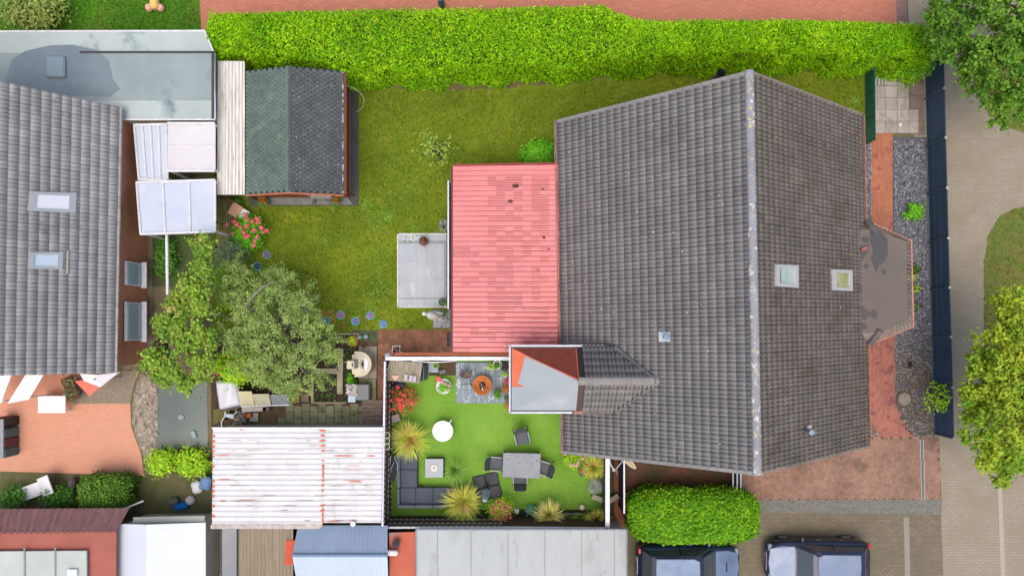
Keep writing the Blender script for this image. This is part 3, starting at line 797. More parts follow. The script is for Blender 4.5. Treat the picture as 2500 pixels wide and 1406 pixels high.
# ------------------------------------------------------------------ the red-roofed extension
ext = thing("garden_extension", "low extension under a pinkish red tile-profile metal roof", "extension", tuple(P(1235, 630, 0)))
z0e, z1e = 2.35, 2.72
c0 = P(1106, 406, z0e); c1 = P(1362, 402, z1e); c2 = P(1363, 861, z1e); c3 = P(1106, 859, z0e)
w = MB(); w.prism([(c0.x + .12, c0.y - .12), (c1.x + .3, c1.y - .12), (c2.x + .3, c2.y + .12), (c3.x + .12, c3.y + .12)], 0, 2.2); w.build("wall", m_brickwall, ext)
m_red = M("red_sheet", S(216, 128, 128), S(208, 118, 120), scale=0.8, rough=0.4, spec=0.4, island=0.035,
          spots=[(0.7, 0.56, 0.72, S(214, 134, 134)), (9, 0.73, 0.75, S(110, 45, 45))])
m_redwet = M("red_sheet_wet", S(192, 98, 100), S(180, 88, 90), scale=1.5, rough=0.3, spec=0.5, island=0.05)
def red_roof():
    ue = (c1 - c0); ue.z = 0; Ln = ue.length
    v = (c1 - c0).normalized(); u = Vector((0, -1, 0)); n = v.cross(u); 
    if n.z < 0: n = -n
    W = (c0 - c3).length; nr_ = 37; rw = W / nr_
    ncol = 12; cw = (c1 - c0).length / ncol
    prof = [(0, 0.0), (.03, .030), (.10, .046), (.17, .042), (.21, .012), (.34, .004), (.60, .008), (.90, .002), (.985, -.014)]
    V = []; F = []; MI = []
    g = random.Random(5)
    for r_ in range(nr_):
        for c in range(ncol):
            px = 1106 + (c + .5) * 21.4; py = 404 + (r_ + .5) * 12.3
            wet = 0.0
            if 430 < py < 790 and 1184 < px < 1256: wet = .68
            if 430 < py < 790 and 1256 <= px < 1275: wet = .35
            if 560 < py < 790 and 1270 < px < 1345: wet = .4
            if 430 < py < 560 and 1305 < px < 1335: wet = .75
            if 600 < py < 700 and px < 1184: wet = .45
            if py > 800: wet = .45
            iw = g.random() < wet
            b0 = len(V)
            for e, lf in ((-.0, -.012), (0.0, .012), (1.0, .0)):
                for (t, h_) in prof:
                    p_ = c0 + u * ((r_ + t) * rw) + v * ((c + e) * cw) + n * (h_ + lf)
                    V.append(tuple(p_))
            m_ = len(prof)
            cut = g.choice((3, 5, 6, 8)) if iw else 0
            for k in range(m_ - 1):
                F.append((b0 + k, b0 + m_ + k, b0 + m_ + k + 1, b0 + k + 1)); MI.append(0)
                F.append((b0 + m_ + k, b0 + 2 * m_ + k, b0 + 2 * m_ + k + 1, b0 + m_ + k + 1)); MI.append(1 if (iw and k >= 3) else 0)
    mb = MB(); mb.add(V, F); mb.mi = MI
    o = mb.build("roof_sheet", [m_red, m_redwet], ext)
    s = MB(); s.slab([c0 - n * .03, c1 - n * .03, c2 - n * .03, c3 - n * .03], .12); s.build("roof_deck", M("deck_edge", S(96, 52, 50), None), ext)
    return n
nred = red_roof()
g = MB(); g.box(((c0.x + c3.x) / 2 - .04, (c0.y + c3.y) / 2, z0e - .04), (.10, (c0 - c3).length, .10)); g.build("gutter", M("dark_red_gutter", S(92, 48, 48), None, rough=.5), ext)
g = MB(); g.box(((c1.x + c2.x) / 2 + .02, (c1.y + c2.y) / 2, z1e + .03), (.07, (c1 - c2).length, .10)); g.build("flashing", M("pink_flashing", S(200, 110, 108), S(120, 70, 60), scale=1.2), ext)
g = MB(); g.box(((c0.x + c1.x) / 2, c0.y + .03, (z0e + z1e) / 2), (c1.x - c0.x, .05, .12), rot=Matrix.Rotation(-math.atan2(z1e - z0e, c1.x - c0.x), 3, 'Y')); g.build("verge_trim", M("verge_red", S(160, 70, 70), None), ext)
g = MB()
for (a, b_, r_) in ((1259, 454, .10), (1246, 491, .07), (1325, 463, .05), (1328, 580, .06), (1340, 608, .04), (1313, 660, .03)):
    g = MB(); q = ray_plane(a, b_, c0 + nred * .05, nred); g.lathe([(r_, 0), (r_ * .8, .03), (0, .045)], q, 9, sx=1.4 if r_ > .06 else 1, sy=.8)
    g.build("moss_tuft", M("roof_moss", S(84, 58, 44), None), ext)
# glazed wind screen with white cap beside the extension
sc = thing("wind_screen", "white capped dark garden wind screen along the edge of the tiled patio", "screen", tuple(P(1098, 600, 0)))
g = MB(); a = P(1094.5, 441, 1.9); c_ = P(1094.5, 753, 1.9); g.box(((a.x), (a.y + c_.y) / 2, 1.9), (.06, a.y - c_.y, .05)); g.build("top_rail", m_white, sc)
g = MB(); g.box((a.x + .02, (a.y + c_.y) / 2, .94), (.03, a.y - c_.y, 1.85)); g.build("panel", M("screen_panel", S(70, 52, 44), S(110, 86, 66), scale=2.2), sc)
for i in range(6):
    g = MB(); yy = c_.y + (a.y - c_.y) * (i + .02) / 5.05; g.box((a.x, yy, .94), (.06, .06, 1.86)); g.build("post", m_white, sc)
g = MB()
for i in range(24):
    yy = c_.y + (a.y - c_.y) * (i + .5) / 24; g.box((a.x + .12, yy, 1.2), (.10, .17, .05))
g.build("shelf_board", M("screen_shelf", S(92, 70, 50), S(60, 50, 46), scale=3, island=.3), sc)

# ------------------------------------------------------------------ garden shed with shingles
shed = thing("garden_shed", "garden shed with ridge roof of dark hexagonal shingles, green on one side", "shed", tuple(P(720, 330, 0)))
zs, zr = 2.15, 2.72
def shed_side(side):
    e = P(600 if side < 0 else 839, 330, zs).x; r = P(704, 330, zr).x
    yt = P(0, 168, zr).y + .1; yb = P(0, 469, zr).y
    O = Vector((e, yb, zs)); v = Vector((r - e, 0, zr - zs)); Ls = v.length; v = v / Ls
    n = Vector((-v.z * (1 if r > e else -1), 0, abs(v.x)))
    u = Vector((0, 1, 0)); Lu = yt - yb
    d = MB(); d.slab([O - n * .02, O + v * Ls - n * .02, O + v * Ls + u * Lu - n * .02, O + u * Lu - n * .02], .05)
    d.build("roof_deck", m_under, shed)
    sw = 0.17; rh = 0.125
    V = []; F = []
    g = random.Random(3)
    nu_ = int(Lu / sw); nv_ = int(Ls / rh)
    for j in range(nv_):
        for i in range(nu_):
            cx = (i + .5 + (.5 if j % 2 else 0)) * Lu / nu_; t = j * Ls / nv_
            if cx > Lu - .05: continue
            w = Lu / nu_ / 2 - .006
            lf = .012 + g.uniform(0, .003)
            base = len(V)
            pts = [(-w, .07), (-w * .55, 0), (w * .55, 0), (w, .07), (w, rh + .03), (-w, rh + .03)]
            for (a, b_) in pts:
                V.append(tuple(O + u * (cx + a) + v * (t + b_) + n * (lf if b_ < .1 else .002)))
            for (a, b_) in pts[:4]:
                V.append(tuple(O + u * (cx + a) + v * (t + b_) - n * .004))
            F.append([base + k for k in range(6)] if side > 0 else [base + k for k in range(5, -1, -1)])
            for k in range(3): F.append([base + k, base + k + 1, base + 7 + k, base + 6 + k])
    mb = MB(); mb.add(V, F)
    mt = M("shingle_green", S(100, 116, 108), S(88, 102, 96), scale=0.8, island=0.13, rough=0.85, spots=[(1.3, 0.55, 0.7, S(112, 130, 112)), (30, 0.7, 0.74, S(150, 150, 140))]) if side < 0 else \
        M("shingle_grey", S(86, 92, 92), S(74, 80, 80), scale=0.8, island=0.14, rough=0.85, spots=[(13, 0.655, 0.68, S(220, 222, 220))])
    mb.build("shingles", mt, shed)
    return O, v, n, Ls, Lu
sl = shed_side(-1); sr = shed_side(1)
rx = P(704, 330, zr).x; yt = P(0, 168, zr).y + .1; yb = P(0, 469, zr).y
g = MB(); g.slab([(rx - .12, yb, zr + .0), (rx, yb, zr + .045), (rx, yt, zr + .045), (rx - .12, yt, zr)], .02); g.build("ridge_strip", M("ridge_green", S(96, 122, 104), S(84, 108, 92), scale=2), shed)
g = MB(); g.slab([(rx, yb, zr + .045), (rx + .10, yb, zr + .01), (rx + .10, yt, zr + .01), (rx, yt, zr + .045)], .02); g.build("ridge_strip", MATS["shingle_grey"], shed)
xl, xr = P(600, 0, zs).x, P(839, 0, zs).x
m_larch = M("shed_boards", S(150, 84, 56), S(128, 68, 44), scale=3, stretch=(1, 1, 9), bump=.3)
w = MB(); w.prism([(xl + .2, yb + .25), (xr - .2, yb + .25), (xr - .2, yt - .1), (xl + .2, yt - .1)], 0, zs - .02)
vs = [(xl + .2, yb + .25, zs - .02), (xr - .2, yb + .25, zs - .02), (rx, yb + .25, zr - .08)]; w.add(vs + [(a, yb + .3, c) for a, _, c in vs], [(0, 1, 2), (5, 4, 3)])
w.build("wall", m_larch, shed)
g = MB()
for (xa, za, xb, zb_) in ((xl, zs, rx, zr), (rx, zr, xr, zs)):
    g.tube([(xa, yb - .03, za - .02), (xb, yb - .03, zb_ - .02)], .035, 6)
g.build("barge_board", M("barge", S(196, 128, 96), S(170, 104, 76), scale=3), shed)
g = MB(); g.box(((rx + xr) / 2 - .3, yb + .22, 1.1), (.9, .05, 2.0)); dd = g.build("door", M("shed_door", S(196, 190, 180), None), shed)
g = MB(); g.box(((rx + xr) / 2 - .62, yb + .17, 1.05), (.04, .05, .14)); g.build("handle", m_dgrey, dd)
g = MB(); g.box((xr + .05, (yt + yb) / 2, zs - .06), (.11, yt - yb, .09)); g.build("gutter", M("brown_gutter", S(112, 62, 46), S(96, 52, 40), scale=2, rough=.5), shed)
g = MB()
g.box((xr - .02, (yt + yb) / 2, zs + .02), (.022, yt - yb - .1, .03)); g.build("drip_edge", M("drip_flecked", S(96, 92, 92), S(236, 236, 238), scale=5, contrast=(.48, .54)), shed)
g = MB(); g.tube([(xr + .08, yb + .1, zs - .1), (xr + .12, yb + .2, 1.7), (xr - .02, yb + .3, 1.4), (xr - .02, yb + .3, .1)], .035, 8); g.build("downpipe", MATS["brown_gutter"], shed)
g = MB(); q = P(869, 205, 1.8); pts = []
for i in range(12):
    a = R(100 - i * 16); pts.append((P(846, 230, 1.9).x + .55 * math.cos(a) , P(846, 230, 1.9).y + .35 * math.sin(a) , 1.9 - i * .12))
g.tube(pts, .018, 6); tag(g.build("garden_hose", M("pale_hose", S(168, 150, 118), None), loc=pts[-1]), "pale bent hose arching over the dark slabs beside the shed corner", "hose")
# light coloured plinth slabs in front of the shed
pl = [(655, 478), (845, 478), (862, 500), (655, 500)]
ground("shed_doorstep", pl, 0.02, M("doorstep", S(128, 128, 124), S(112, 112, 108), scale=1.8, rough=.6, spots=[(2.2, .56, .6, S(70, 72, 72))]))
ground("shed_side_kerb", [(846, 195), (855, 195), (856, 470), (846, 470)], 0.022, M("pale_kerb", S(146, 136, 112), S(110, 100, 84), scale=4))

# corrugated sheets: generic builder
def corrugated(name, a, b_, c_, d_, pitch, amp, mats, parent, sharp=False, ndiv=1, matfn=None):
    """a-b along a rib, a->d across ribs"""
    a, b_, c_, d_ = [Vector(v) for v in (a, b_, c_, d_)]
    W = (d_ - a).length; n_r = max(2, round(W / pitch)); seg = 6
    nn = (b_ - a).cross(d_ - a).normalized()
    if nn.z < 0: nn = -nn
    V = []; F = []; MI = []
    cols = n_r * seg
    for k in range(ndiv + 1):
        for i in range(cols + 1):
            t = i / cols; ph = (t * n_r) % 1.0
            if sharp: h = amp if ph < .18 else (amp * (1 - (ph - .18) / .1) if ph < .28 else (0 if ph < .9 else amp * (ph - .9) / .1))
            else: h = amp * (0.5 + 0.5 * math.cos(2 * math.pi * ph))
            p_ = (a.lerp(d_, t)).lerp(b_.lerp(c_, t), k / ndiv) + nn * h
            V.append(tuple(p_))
    for k in range(ndiv):
        for i in range(cols):
            F.append((k * (cols + 1) + i, (k + 1) * (cols + 1) + i, (k + 1) * (cols + 1) + i + 1, k * (cols + 1) + i + 1))
            MI.append(0 if matfn is None else matfn(k, i))
    mb = MB(); mb.add(V, F); mb.mi = MI
    return mb.build(name, mats, parent)

m_wsheet = M("white_sheet", S(222, 222, 222), S(206, 206, 205), scale=1.3, rough=0.6, spots=[(1.6, 0.56, 0.75, S(188, 188, 185)), (11, 0.68, 0.72, S(150, 142, 132))])
m_wsheet.node_tree.nodes
lt = thing("lean_to", "narrow white corrugated lean-to roof on the far side of the shingled shed", "lean-to", tuple(P(565, 320, 0)))
m_lsheet = M("dirty_white_sheet", S(226, 224, 218), S(196, 190, 180), scale=1.5, rough=.5, stretch=(6, .5, 1), spots=[(3, .62, .68, S(120, 104, 80)), (1.5, .6, .7, S(176, 168, 152))])
corrugated("roof_sheet", P(531, 475, 2.0), P(533, 150, 2.0), P(599, 150, 2.08), P(599, 475, 2.08), .15, .05, m_lsheet, lt, sharp=True)
for (a, b_) in ((535, 470), (595, 470), (535, 170), (595, 170)):
    q = P(a, b_, 2.0); g = MB(); g.box((q.x, q.y, .99), (.08, .08, 1.98)); g.build("post", m_wood, lt)
g = MB(); g.box(((P(565, 0, 1.95)).x, P(0, 474, 1.95).y, 1.95), (1.1, .06, .10)); g.build("beam", m_white, lt)

# ------------------------------------------------------------------ white ribbed garage
gar = thing("garage", "garage with white painted rusty ribbed steel roof next to the terrace", "garage", tuple(P(725, 1165, 0)))
zg = 2.35
w = MB(); w.prism([tuple(P(a, b_, zg).xy) for a, b_ in ((522, 1052), (930, 1052), (926, 1272), (522, 1272))], 0, zg - .06); w.build("wall", m_render, gar)
m_rust = M("rust_streak", S(186, 96, 66), S(214, 128, 92), scale=5, rough=.9)
m_groove = M("rib_groove", S(205, 205, 204), S(186, 184, 182), scale=3, rough=.6, spots=[(2.6, .66, .69, S(176, 96, 76))], stretch=(.5, 2, 1))
def gfn(nd):
    g = random.Random(nd)
    def f(k, i): return 1 if (i % 6) in (2,) else 0
    return f
corrugated("roof_sheet", P(518, 1277, zg), P(787, 1277, zg + .02), P(787, 1047, zg + .02), P(520, 1047, zg), .20, .03, [m_wsheet, m_groove], gar, sharp=True, matfn=gfn(1))
corrugated("roof_sheet", P(787, 1275, zg), P(931, 1275, zg), P(935, 1045, zg), P(787, 1045, zg), .20, .03, [m_wsheet, m_groove], gar, sharp=True, matfn=gfn(2))
g = MB(); rr = random.Random(8)
for i in range(19):
    y = P(0, 1050 + i * 12.2, zg).y
    if rr.random() < .65 or i in (7, 8, 9, 15):
        c_ = P(788, 1050 + i * 12.2, zg); L = rr.uniform(.04, .16)
        g.add([tuple(c_ + Vector((dx * L, dy * .045, .037 + rr.random() * .002))) for dx, dy in ((-1, 0), (-.4, -1), (.2, -.9), (.9, -.1), (.3, 1), (-.5, .8))], [list(range(6))])
    if rr.random() < .6:
        c_ = P(521, 1052 + i * 12.2, zg)
        g.add([tuple(c_ + Vector((dx * rr.uniform(.05, .09), dy * .06, .037))) for dx, dy in ((-.5, -1), (1, -.6), (.8, .7), (-.6, 1))], [list(range(4))])
for (a, b_, L) in ((545, 1111, .32), (548, 1170, .26), (545, 1222, .15), (840, 1112, .45), (868, 1175, .3), (815, 1272, .3), (905, 1112, .2), (590, 1048, .1)):
    c_ = P(a, b_, zg); g.add([tuple(c_ + Vector((dx * L, dy * .022, .038))) for dx, dy in ((-1, 0), (-.5, -1), (.6, -1), (1, 0), (.4, 1), (-.6, .7))], [list(range(6))])
c_ = P(788, 1150, zg); g.box((c_.x + .02, c_.y, zg + .036), (.07, .5, .004)); c_ = P(787, 1258, zg); g.box((c_.x + .02, c_.y, zg + .036), (.07, .6, .004))
for k in range(46):
    c_ = P(rr.uniform(560, 925), 1050 + rr.randrange(19) * 12.2 + rr.uniform(-1, 1), zg); L = rr.uniform(.08, .5); w_ = rr.uniform(.006, .014)
    g.add([tuple(c_ + Vector((dx * L, dy * w_, .037 + .0005 * k / 46))) for dx, dy in ((-1, 0), (-.4, -1), (.5, -.8), (1, 0), (.3, 1), (-.6, .7))], [list(range(6))], mi=1 if k % 4 else 0)
o = g.build("rust_stain", [m_rust, M("grime_streak", S(150, 144, 136), S(120, 112, 104), scale=6)], gar); o['kind'] = 'stuff'
g = MB(); c1_ = P(518, 1046, zg); c2_ = P(936, 1046, zg); g.box(((c1_.x + c2_.x) / 2, c1_.y + .02, zg - .02), (c2_.x - c1_.x, .07, .12)); g.build("eaves_trim", m_white, gar)
g = MB(); c1_ = P(518, 1279, zg); c2_ = P(787, 1279, zg); g.box(((c1_.x + c2_.x) / 2, c1_.y - .05, zg - .06), (c2_.x - c1_.x, .14, .10)); g.build("gutter", m_gutter, gar)
g = MB(); q = P(863, 1277, 2.4); g.lathe([(.03, 0), (.03, .05), (.11, .07), (.10, .13), (0, .15)], q, 18); g.build("vent_cap", m_white, gar)

# ------------------------------------------------------------------ generic flat roofed / gabled neighbour buildings
def flat_building(name, label, cat, pts, z, roofmat, wallmat=None, trim=None, inset=.12, th=.10):
    q = [P(a, b_, z) for a, b_ in pts]
    c = sum(q, Vector()) / len(q); t = thing(name, label, cat, (c.x, c.y, 0))
    w = MB(); w.prism([tuple((c + (p_ - c) * (1 - inset / max(1, (p_ - c).length))).xy) for p_ in q], 0, z - th - .004); w.build("wall", wallmat or m_render, t)
    r_ = MB(); r_.slab(q, th); r_.build("roof", roofmat, t)
    if trim:
        n = len(q)
        g = MB()
        for i in range(n):
            g.tube([q[i] + Vector((0, 0, .01)), q[(i + 1) % n] + Vector((0, 0, .01))], .035, 5)
        g.build("roof_trim", trim, t)
    return t
m_felt_pale = M("pale_green_felt", S(176, 188, 184), S(160, 172, 168), scale=0.5, rough=.55, spots=[(0.35, .52, .62, S(112, 132, 134)), (.9, .62, .75, S(130, 146, 146))])
m_felt_wet = M("wet_felt", S(146, 160, 158), S(128, 143, 143), scale=0.45, rough=.5, spec=.4, spots=[(0.7, .56, .75, S(112, 128, 130))])
m_felt_pool = M("standing_water", S(118, 132, 138), S(100, 116, 124), scale=0.6, rough=.3, spec=.5, spots=[(1.2, .56, .7, S(116, 132, 138))])
t1 = flat_building("flat_roof_annexe", "long flat felt-roofed annexe with dark wet patches behind the neighbour's house", "annexe", [(-140, 78), (500, 76), (522, 128), (525, 292), (-140, 292)], 2.5, m_felt_pale, m_render, m_white)
g = MB(); g.slab([P(a, b_, 2.52) for a, b_ in ((-140, 130), (526, 130), (525, 245), (-140, 245))], .03); g.build("wet_felt_area", m_felt_wet, t1)
g = MB(); g.slab([P(a + 3 * math.sin(b_), b_ + 3 * math.sin(a), 2.526) for a, b_ in ((30, 150), (60, 126), (120, 110), (180, 112), (235, 122), (268, 150), (272, 190), (290, 215), (270, 238), (150, 236), (40, 234), (16, 200))], .004); o = g.build("standing_water", m_felt_pool, t1)
g = MB(); g.box(((P(360, 129, 2.5)).x, P(0, 129, 2.5).y, 2.54), (5.2, .07, .06)); g.build("seam", m_dgrey, t1)
g = MB(); c_ = P(521, 210, 2.5); g.box((c_.x, c_.y, 2.53), (.10, 2.6, .08)); g.build("seam", m_dgrey, t1)
g = MB(); q = P(138, 165, 2.54); g.box((q.x, q.y, 2.60), (.75, .85, .14), bev=.06); g.build("roof_dome", M("roof_dome", S(124, 144, 154), None, rough=.1), t1)

# neighbour's main house, one slope in view
nz0, nz1 = 2.9, 8.4
nb = thing("neighbour_house", "neighbour's house with grey tiled roof and two skylights over brick walls", "house", tuple(P(60, 560, 0)))
ea = P(290, 262, nz0); eb = P(278, 910, nz0)
run = (nz1 - nz0) / 1.12
ee = (ea - eb).normalized(); en = Vector((-ee.y, ee.x, 0))
if en.x > 0: en = -en
vN = (en * run + Vector((0, 0, nz1 - nz0))).normalized(); nN = vN.cross(ee)
if nN.z < 0: nN = -nN
LN = (ea - eb).length; SN = math.hypot(run, nz1 - nz0)
m_nt = M("neighbour_tile", S(188, 185, 181), S(166, 163, 159), scale=0.5, island=0.10, rough=.7, bump=.3, bscale=40, spots=[(1.2, .58, .72, S(150, 146, 138)), (.5, .55, .66, S(198, 194, 190))])
nr_roof = thing("roof", None, None); nr_roof.parent = nb
tiled_slope("roof_tiles", eb, ee, vN, nN, LN, SN, 0.30, 0.33, m_nt, nr_roof, seed=21)
us = MB(); us.slab([eb - nN * .02, ea - nN * .02, ea + vN * SN - nN * .02, eb + vN * SN - nN * .02], .12)
e2a = ea + en * (2 * run); e2b = eb + en * (2 * run)
us.slab([e2b, e2a, ea + vN * SN, eb + vN * SN], .12); us.build("underlay", m_under, nr_roof)
w = MB(); base = [eb - ee * -.25 + en * .12, ea + ee * -.25 + en * .12, e2a - ee * .25 - en * .45, e2b + ee * .25 - en * .45]
vs = []
prf = [(base[0], 0), (base[0], 2.88), ((base[0] + base[3]) / 2, nz1 - .3), (base[3], 3.2), (base[3], 0)]
prb = [(base[1], 0), (base[1], 2.88), ((base[1] + base[2]) / 2, nz1 - .3), (base[2], 3.2), (base[2], 0)]
w.add([(p_.x, p_.y, z) for p_, z in prf] + [(p_.x, p_.y, z) for p_, z in prb], [[0, 1, 2, 3, 4], [9, 8, 7, 6, 5]] + [[(i + 1) % 5, i, 5 + i, 5 + (i + 1) % 5] for i in range(5)])
w.build("wall", brickmat("neighbour_brick", S(214, 136, 98), S(226, 150, 110), S(200, 160, 134), 0.24, 0.083, wall=True), nb)
for (ya, yb_) in ((640, 698), (738, 832)):
    # windows in the garden wall, their sills and frames seen from above
    wx = base[0].lerp(base[1], .5).x; 
    y0 = -(ya - 815) / PPM * .955; y1 = -(yb_ - 815) / PPM * .955
    f = MB(); f.box((wx + .07, (y0 + y1) / 2, 1.45), (.10, y0 - y1, 1.25)); wf = f.build("window", m_white, nb)
    f = MB(); f.box((wx + .128, (y0 + y1) / 2, 1.45), (.02, y0 - y1 - .14, 1.1)); f.build("pane", M("pane_pale", S(170, 190, 196), None, rough=.1), wf)
    f = MB(); f.box((wx + .2, (y0 + y1) / 2, .80), (.22, y0 - y1 + .1, .05)); f.build("sill", m_white, wf)
g = MB(); ge = [eb - en * .06 - Vector((0, 0, .04)), ea - en * .06 - Vector((0, 0, .04))]; g.tube(ge, .07, 8); g.build("gutter", m_gutter, nb)
skylight([(70, 468), (184, 472), (182, 520), (66, 516)], eb, nN, nb, M("skylight_white", S(226, 228, 240), None, rough=.2), fm=M("sky_frame2", S(168, 174, 178), None))
skylight([(70, 616), (152, 616), (150, 658), (66, 656)], eb, nN, nb, M("skylight_blue", S(196, 212, 228), None, rough=.2), fm=MATS["sky_frame2"])
g = MB(); q0 = ray_plane(166, 612, eb + nN * .08, nN); q1 = ray_plane(164, 668, eb + nN * .08, nN); g.tube([q0, q1], .04, 6); g.build("snow_guard", M("pale_bar", S(168, 166, 150), None), nb)

# pale translucent canopies beside it
m_poly = M("polycarbonate", S(214, 216, 222), S(198, 204, 212), scale=1, rough=.25)
m_poly2 = M("blue_polycarbonate", S(186, 198, 210), S(200, 206, 214), scale=1.2, rough=.2)
def canopy(label, pts, z, mat, ribs, along='x', zt=None):
    q = [P(a, b_, z) for a, b_ in pts]; c = sum(q, Vector()) / 4
    t = thing("canopy", label, "canopy", (c.x, c.y, 0))
    s = MB(); s.slab(q, .03); s.build("roof_sheet", mat, t)
    for i in range(ribs + 1):
        f = i / ribs
        a, b_ = (q[0].lerp(q[1], f), q[3].lerp(q[2], f)) if along == 'x' else (q[0].lerp(q[3], f), q[1].lerp(q[2], f))
        g = MB(); g.tube([a + Vector((0, 0, .03)), b_ + Vector((0, 0, .03))], .04, 5); g.build("glazing_bar", m_white, t)
    for p_ in q:
        pp = c + (p_ - c) * .95; g = MB(); g.box((pp.x, pp.y, z / 2 - .02), (.08, .08, z - .05)); g.build("post", m_white, t)
    for e in ((0, 1), (3, 2)):
        g = MB(); g.tube([q[e[0]] + Vector((0, 0, .05)), q[e[1]] + Vector((0, 0, .05))], .05, 5); g.build("edge_beam", m_white, t)
    return t
canopy("white opaque canopy roof nearest the flat felt annexe", [(410, 302), (526, 302), (526, 418), (410, 418)], 2.4, M("opal_sheet", S(214, 211, 213), S(204, 200, 202), scale=.8, rough=.4), 2, 'y')
canopy("narrow glazed canopy between the neighbour's tiled house and the white opaque canopy", [(328, 306), (408, 304), (410, 440), (340, 440)], 2.2, m_poly2, 4)
canopy("blue tinted glazed canopy at the end of the neighbour's row of canopies", [(334, 446), (526, 440), (526, 566), (344, 572)], 2.3, M("tinted_poly", S(196, 204, 218), S(184, 194, 210), scale=1.0, rough=.2), 3)
g = MB(); g.tube([P(407, 572, 2.0), P(409, 720, 2.0)], .06, 8); g.tube([P(409, 716, 0), P(409, 716, 2.0)], .05, 8)
tag(g.build("awning_rail", m_white, loc=tuple(P(409, 640, 0))), "long white rail running out from the tinted canopy over the garden", "rail")
g = thing("clutter_shelf", "low garden shelf with pots in the gap next to the neighbour's wall", "shelf", tuple(P(318, 370, 0)))
m_ = MB(); m_.box(P(318, 370, .8), (.35, 1.9, .05)); m_.build("board", m_wood, g)
m_ = MB(); m_.box(P(318, 338, .35), (.3, .06, .7)); m_.build("leg", m_wood, g); m_ = MB(); m_.box(P(318, 405, .35), (.3, .06, .7)); m_.build("leg", m_wood, g)
for i, (a, b_, col) in enumerate(((312, 322, S(176, 110, 96)), (318, 345, S(96, 84, 88)), (316, 365, S(120, 112, 110)), (322, 392, S(96, 128, 110)), (330, 412, S(200, 190, 60)))):
    m_ = MB(); q = P(a, b_, .85); m_.lathe([(.10, 0), (.14, .22), (.12, .22), (.11, .16), (0, .16)], q, 12)
    tag(m_.build("flower_pot", M("pot_%d" % i, col, None), loc=tuple(q)), ["reddish", "dark plum", "grey", "sage green", "yellow"][i] + " flower pot on the low garden shelf beside the neighbour's wall", "pot", "pots on the neighbour's shelf")

# bottom-left buildings
m_maroon = M("maroon_sheet", S(138, 104, 102), S(118, 88, 88), scale=1.6, rough=.7, stretch=(4, 1, 1), spots=[(2, .58, .7, S(110, 82, 84))])
mb_ = thing("outbuilding", "outbuilding with dark maroon lean-to roof and brick-coloured flat part", "outbuilding", tuple(P(130, 1330, 0)))
corrugated("lean_to_roof", P(-100, 1243, 2.1), P(-100, 1305, 2.7), P(284, 1300, 2.7), P(318, 1240, 2.1), .28, .05, m_maroon, mb_)
g = MB(); g.slab([P(-100, 1300, 2.7), P(284, 1296, 2.7), P(282, 1600, 2.7), P(-100, 1600, 2.7)], .1); g.build("roof", M("brick_red_felt", S(170, 102, 88), S(156, 90, 78), scale=.8), mb_)
w = MB(); w.prism([tuple(P(a, b_, 2.5).xy) for a, b_ in ((-90, 1300), (274, 1300), (276, 1590), (-90, 1590))], 0, 2.58); w.build("wall", m_brickwall, mb_)
g = MB(); g.slab([P(-100, 1346, 2.9), P(211, 1344, 2.9), P(214, 1600, 2.9), P(-100, 1600, 2.9)], .12); g.build("roof_light", M("pale_roof_light", S(186, 194, 188), S(170, 180, 174), scale=.9, rough=.4), mb_)
g = MB()
for x in (60, 135): g.box(P(x, 1450, 2.92), (.05, 3.6, .05))
g.build("glazing_bar", m_grey, mb_)
g = MB(); g.box(P(178, 1398, 2.95), (.35, .3, .12)); g.build("vent_box", m_white, mb_)
wg = thing("white_shed", "shed with plain white gabled sheet roof beside the garden's maroon outbuilding", "shed", tuple(P(394, 1340, 0)))
g = MB(); rg = 357
g.slab([P(285, 1278, 2.3), P(rg, 1280, 2.5), P(rg, 1600, 2.5), P(285, 1600, 2.3)], .06); g.build("roof_slope", M("bluewhite_sheet", S(196, 204, 214), S(204, 210, 218), scale=.6, rough=.45), wg)
g = MB(); g.slab([P(rg, 1280, 2.5), P(502, 1275, 2.2), P(502, 1600, 2.2), P(rg, 1600, 2.5)], .06); g.build("roof_slope", M("bluewhite_sheet2", S(208, 214, 222), S(200, 206, 214), scale=.6, rough=.45), wg)
w = MB(); w.prism([tuple(P(a, b_, 2.2).xy) for a, b_ in ((292, 1286), (496, 1284), (496, 1590), (292, 1590))], 0, 2.1); w.build("wall", m_render, wg)
g = MB(); g.slab([P(325, 1262, 2.0), P(500, 1258, 2.0), P(500, 1273, 2.1), P(325, 1276, 2.1)], .04); g.build("fascia_board", M("greenish_board", S(170, 176, 166), None), wg)
flat_building("small_flat_roof", "small slate grey flat roof between the soil gap and the brown plank roof", "outbuilding", [(540, 1288), (580, 1288), (580, 1600), (540, 1600)], 2.2, M("slate_felt", S(136, 138, 140), S(152, 150, 148), scale=.7), None, m_dgrey)
bp = thing("plank_roof_shed", "shed with weathered brown plank roof below the white ribbed garage", "shed", tuple(P(648, 1350, 0)))
corrugated("plank_roof", P(583, 1600, 2.25), P(583, 1289, 2.25), P(716, 1287, 2.25), P(716, 1600, 2.25), .14, .02, M("brown_planks", S(150, 136, 114), S(136, 122, 102), scale=1.1, stretch=(6, 1, 1), spots=[(.7, .55, .7, S(162, 146, 132))]), bp, sharp=True)
w = MB(); w.prism([tuple(P(a, b_, 2.2).xy) for a, b_ in ((590, 1296), (708, 1296), (708, 1590), (590, 1590))], 0, 2.18); w.build("wall", m_wood, bp)
g = MB(); c_ = P(650, 1284, 2.2); g.box((c_.x, c_.y, 2.24), (4.3, .16, .1)); g.build("gutter", m_gutter, bp)
o = flat_building("red_tiled_porch", "small bright orange-red roofed porch beside the blue gabled shed", "porch", [(698, 1318), (722, 1318), (722, 1378), (694, 1378)], 2.3, M("orange_red_tile", S(206, 96, 72), S(190, 84, 62), scale=2), m_brickwall)
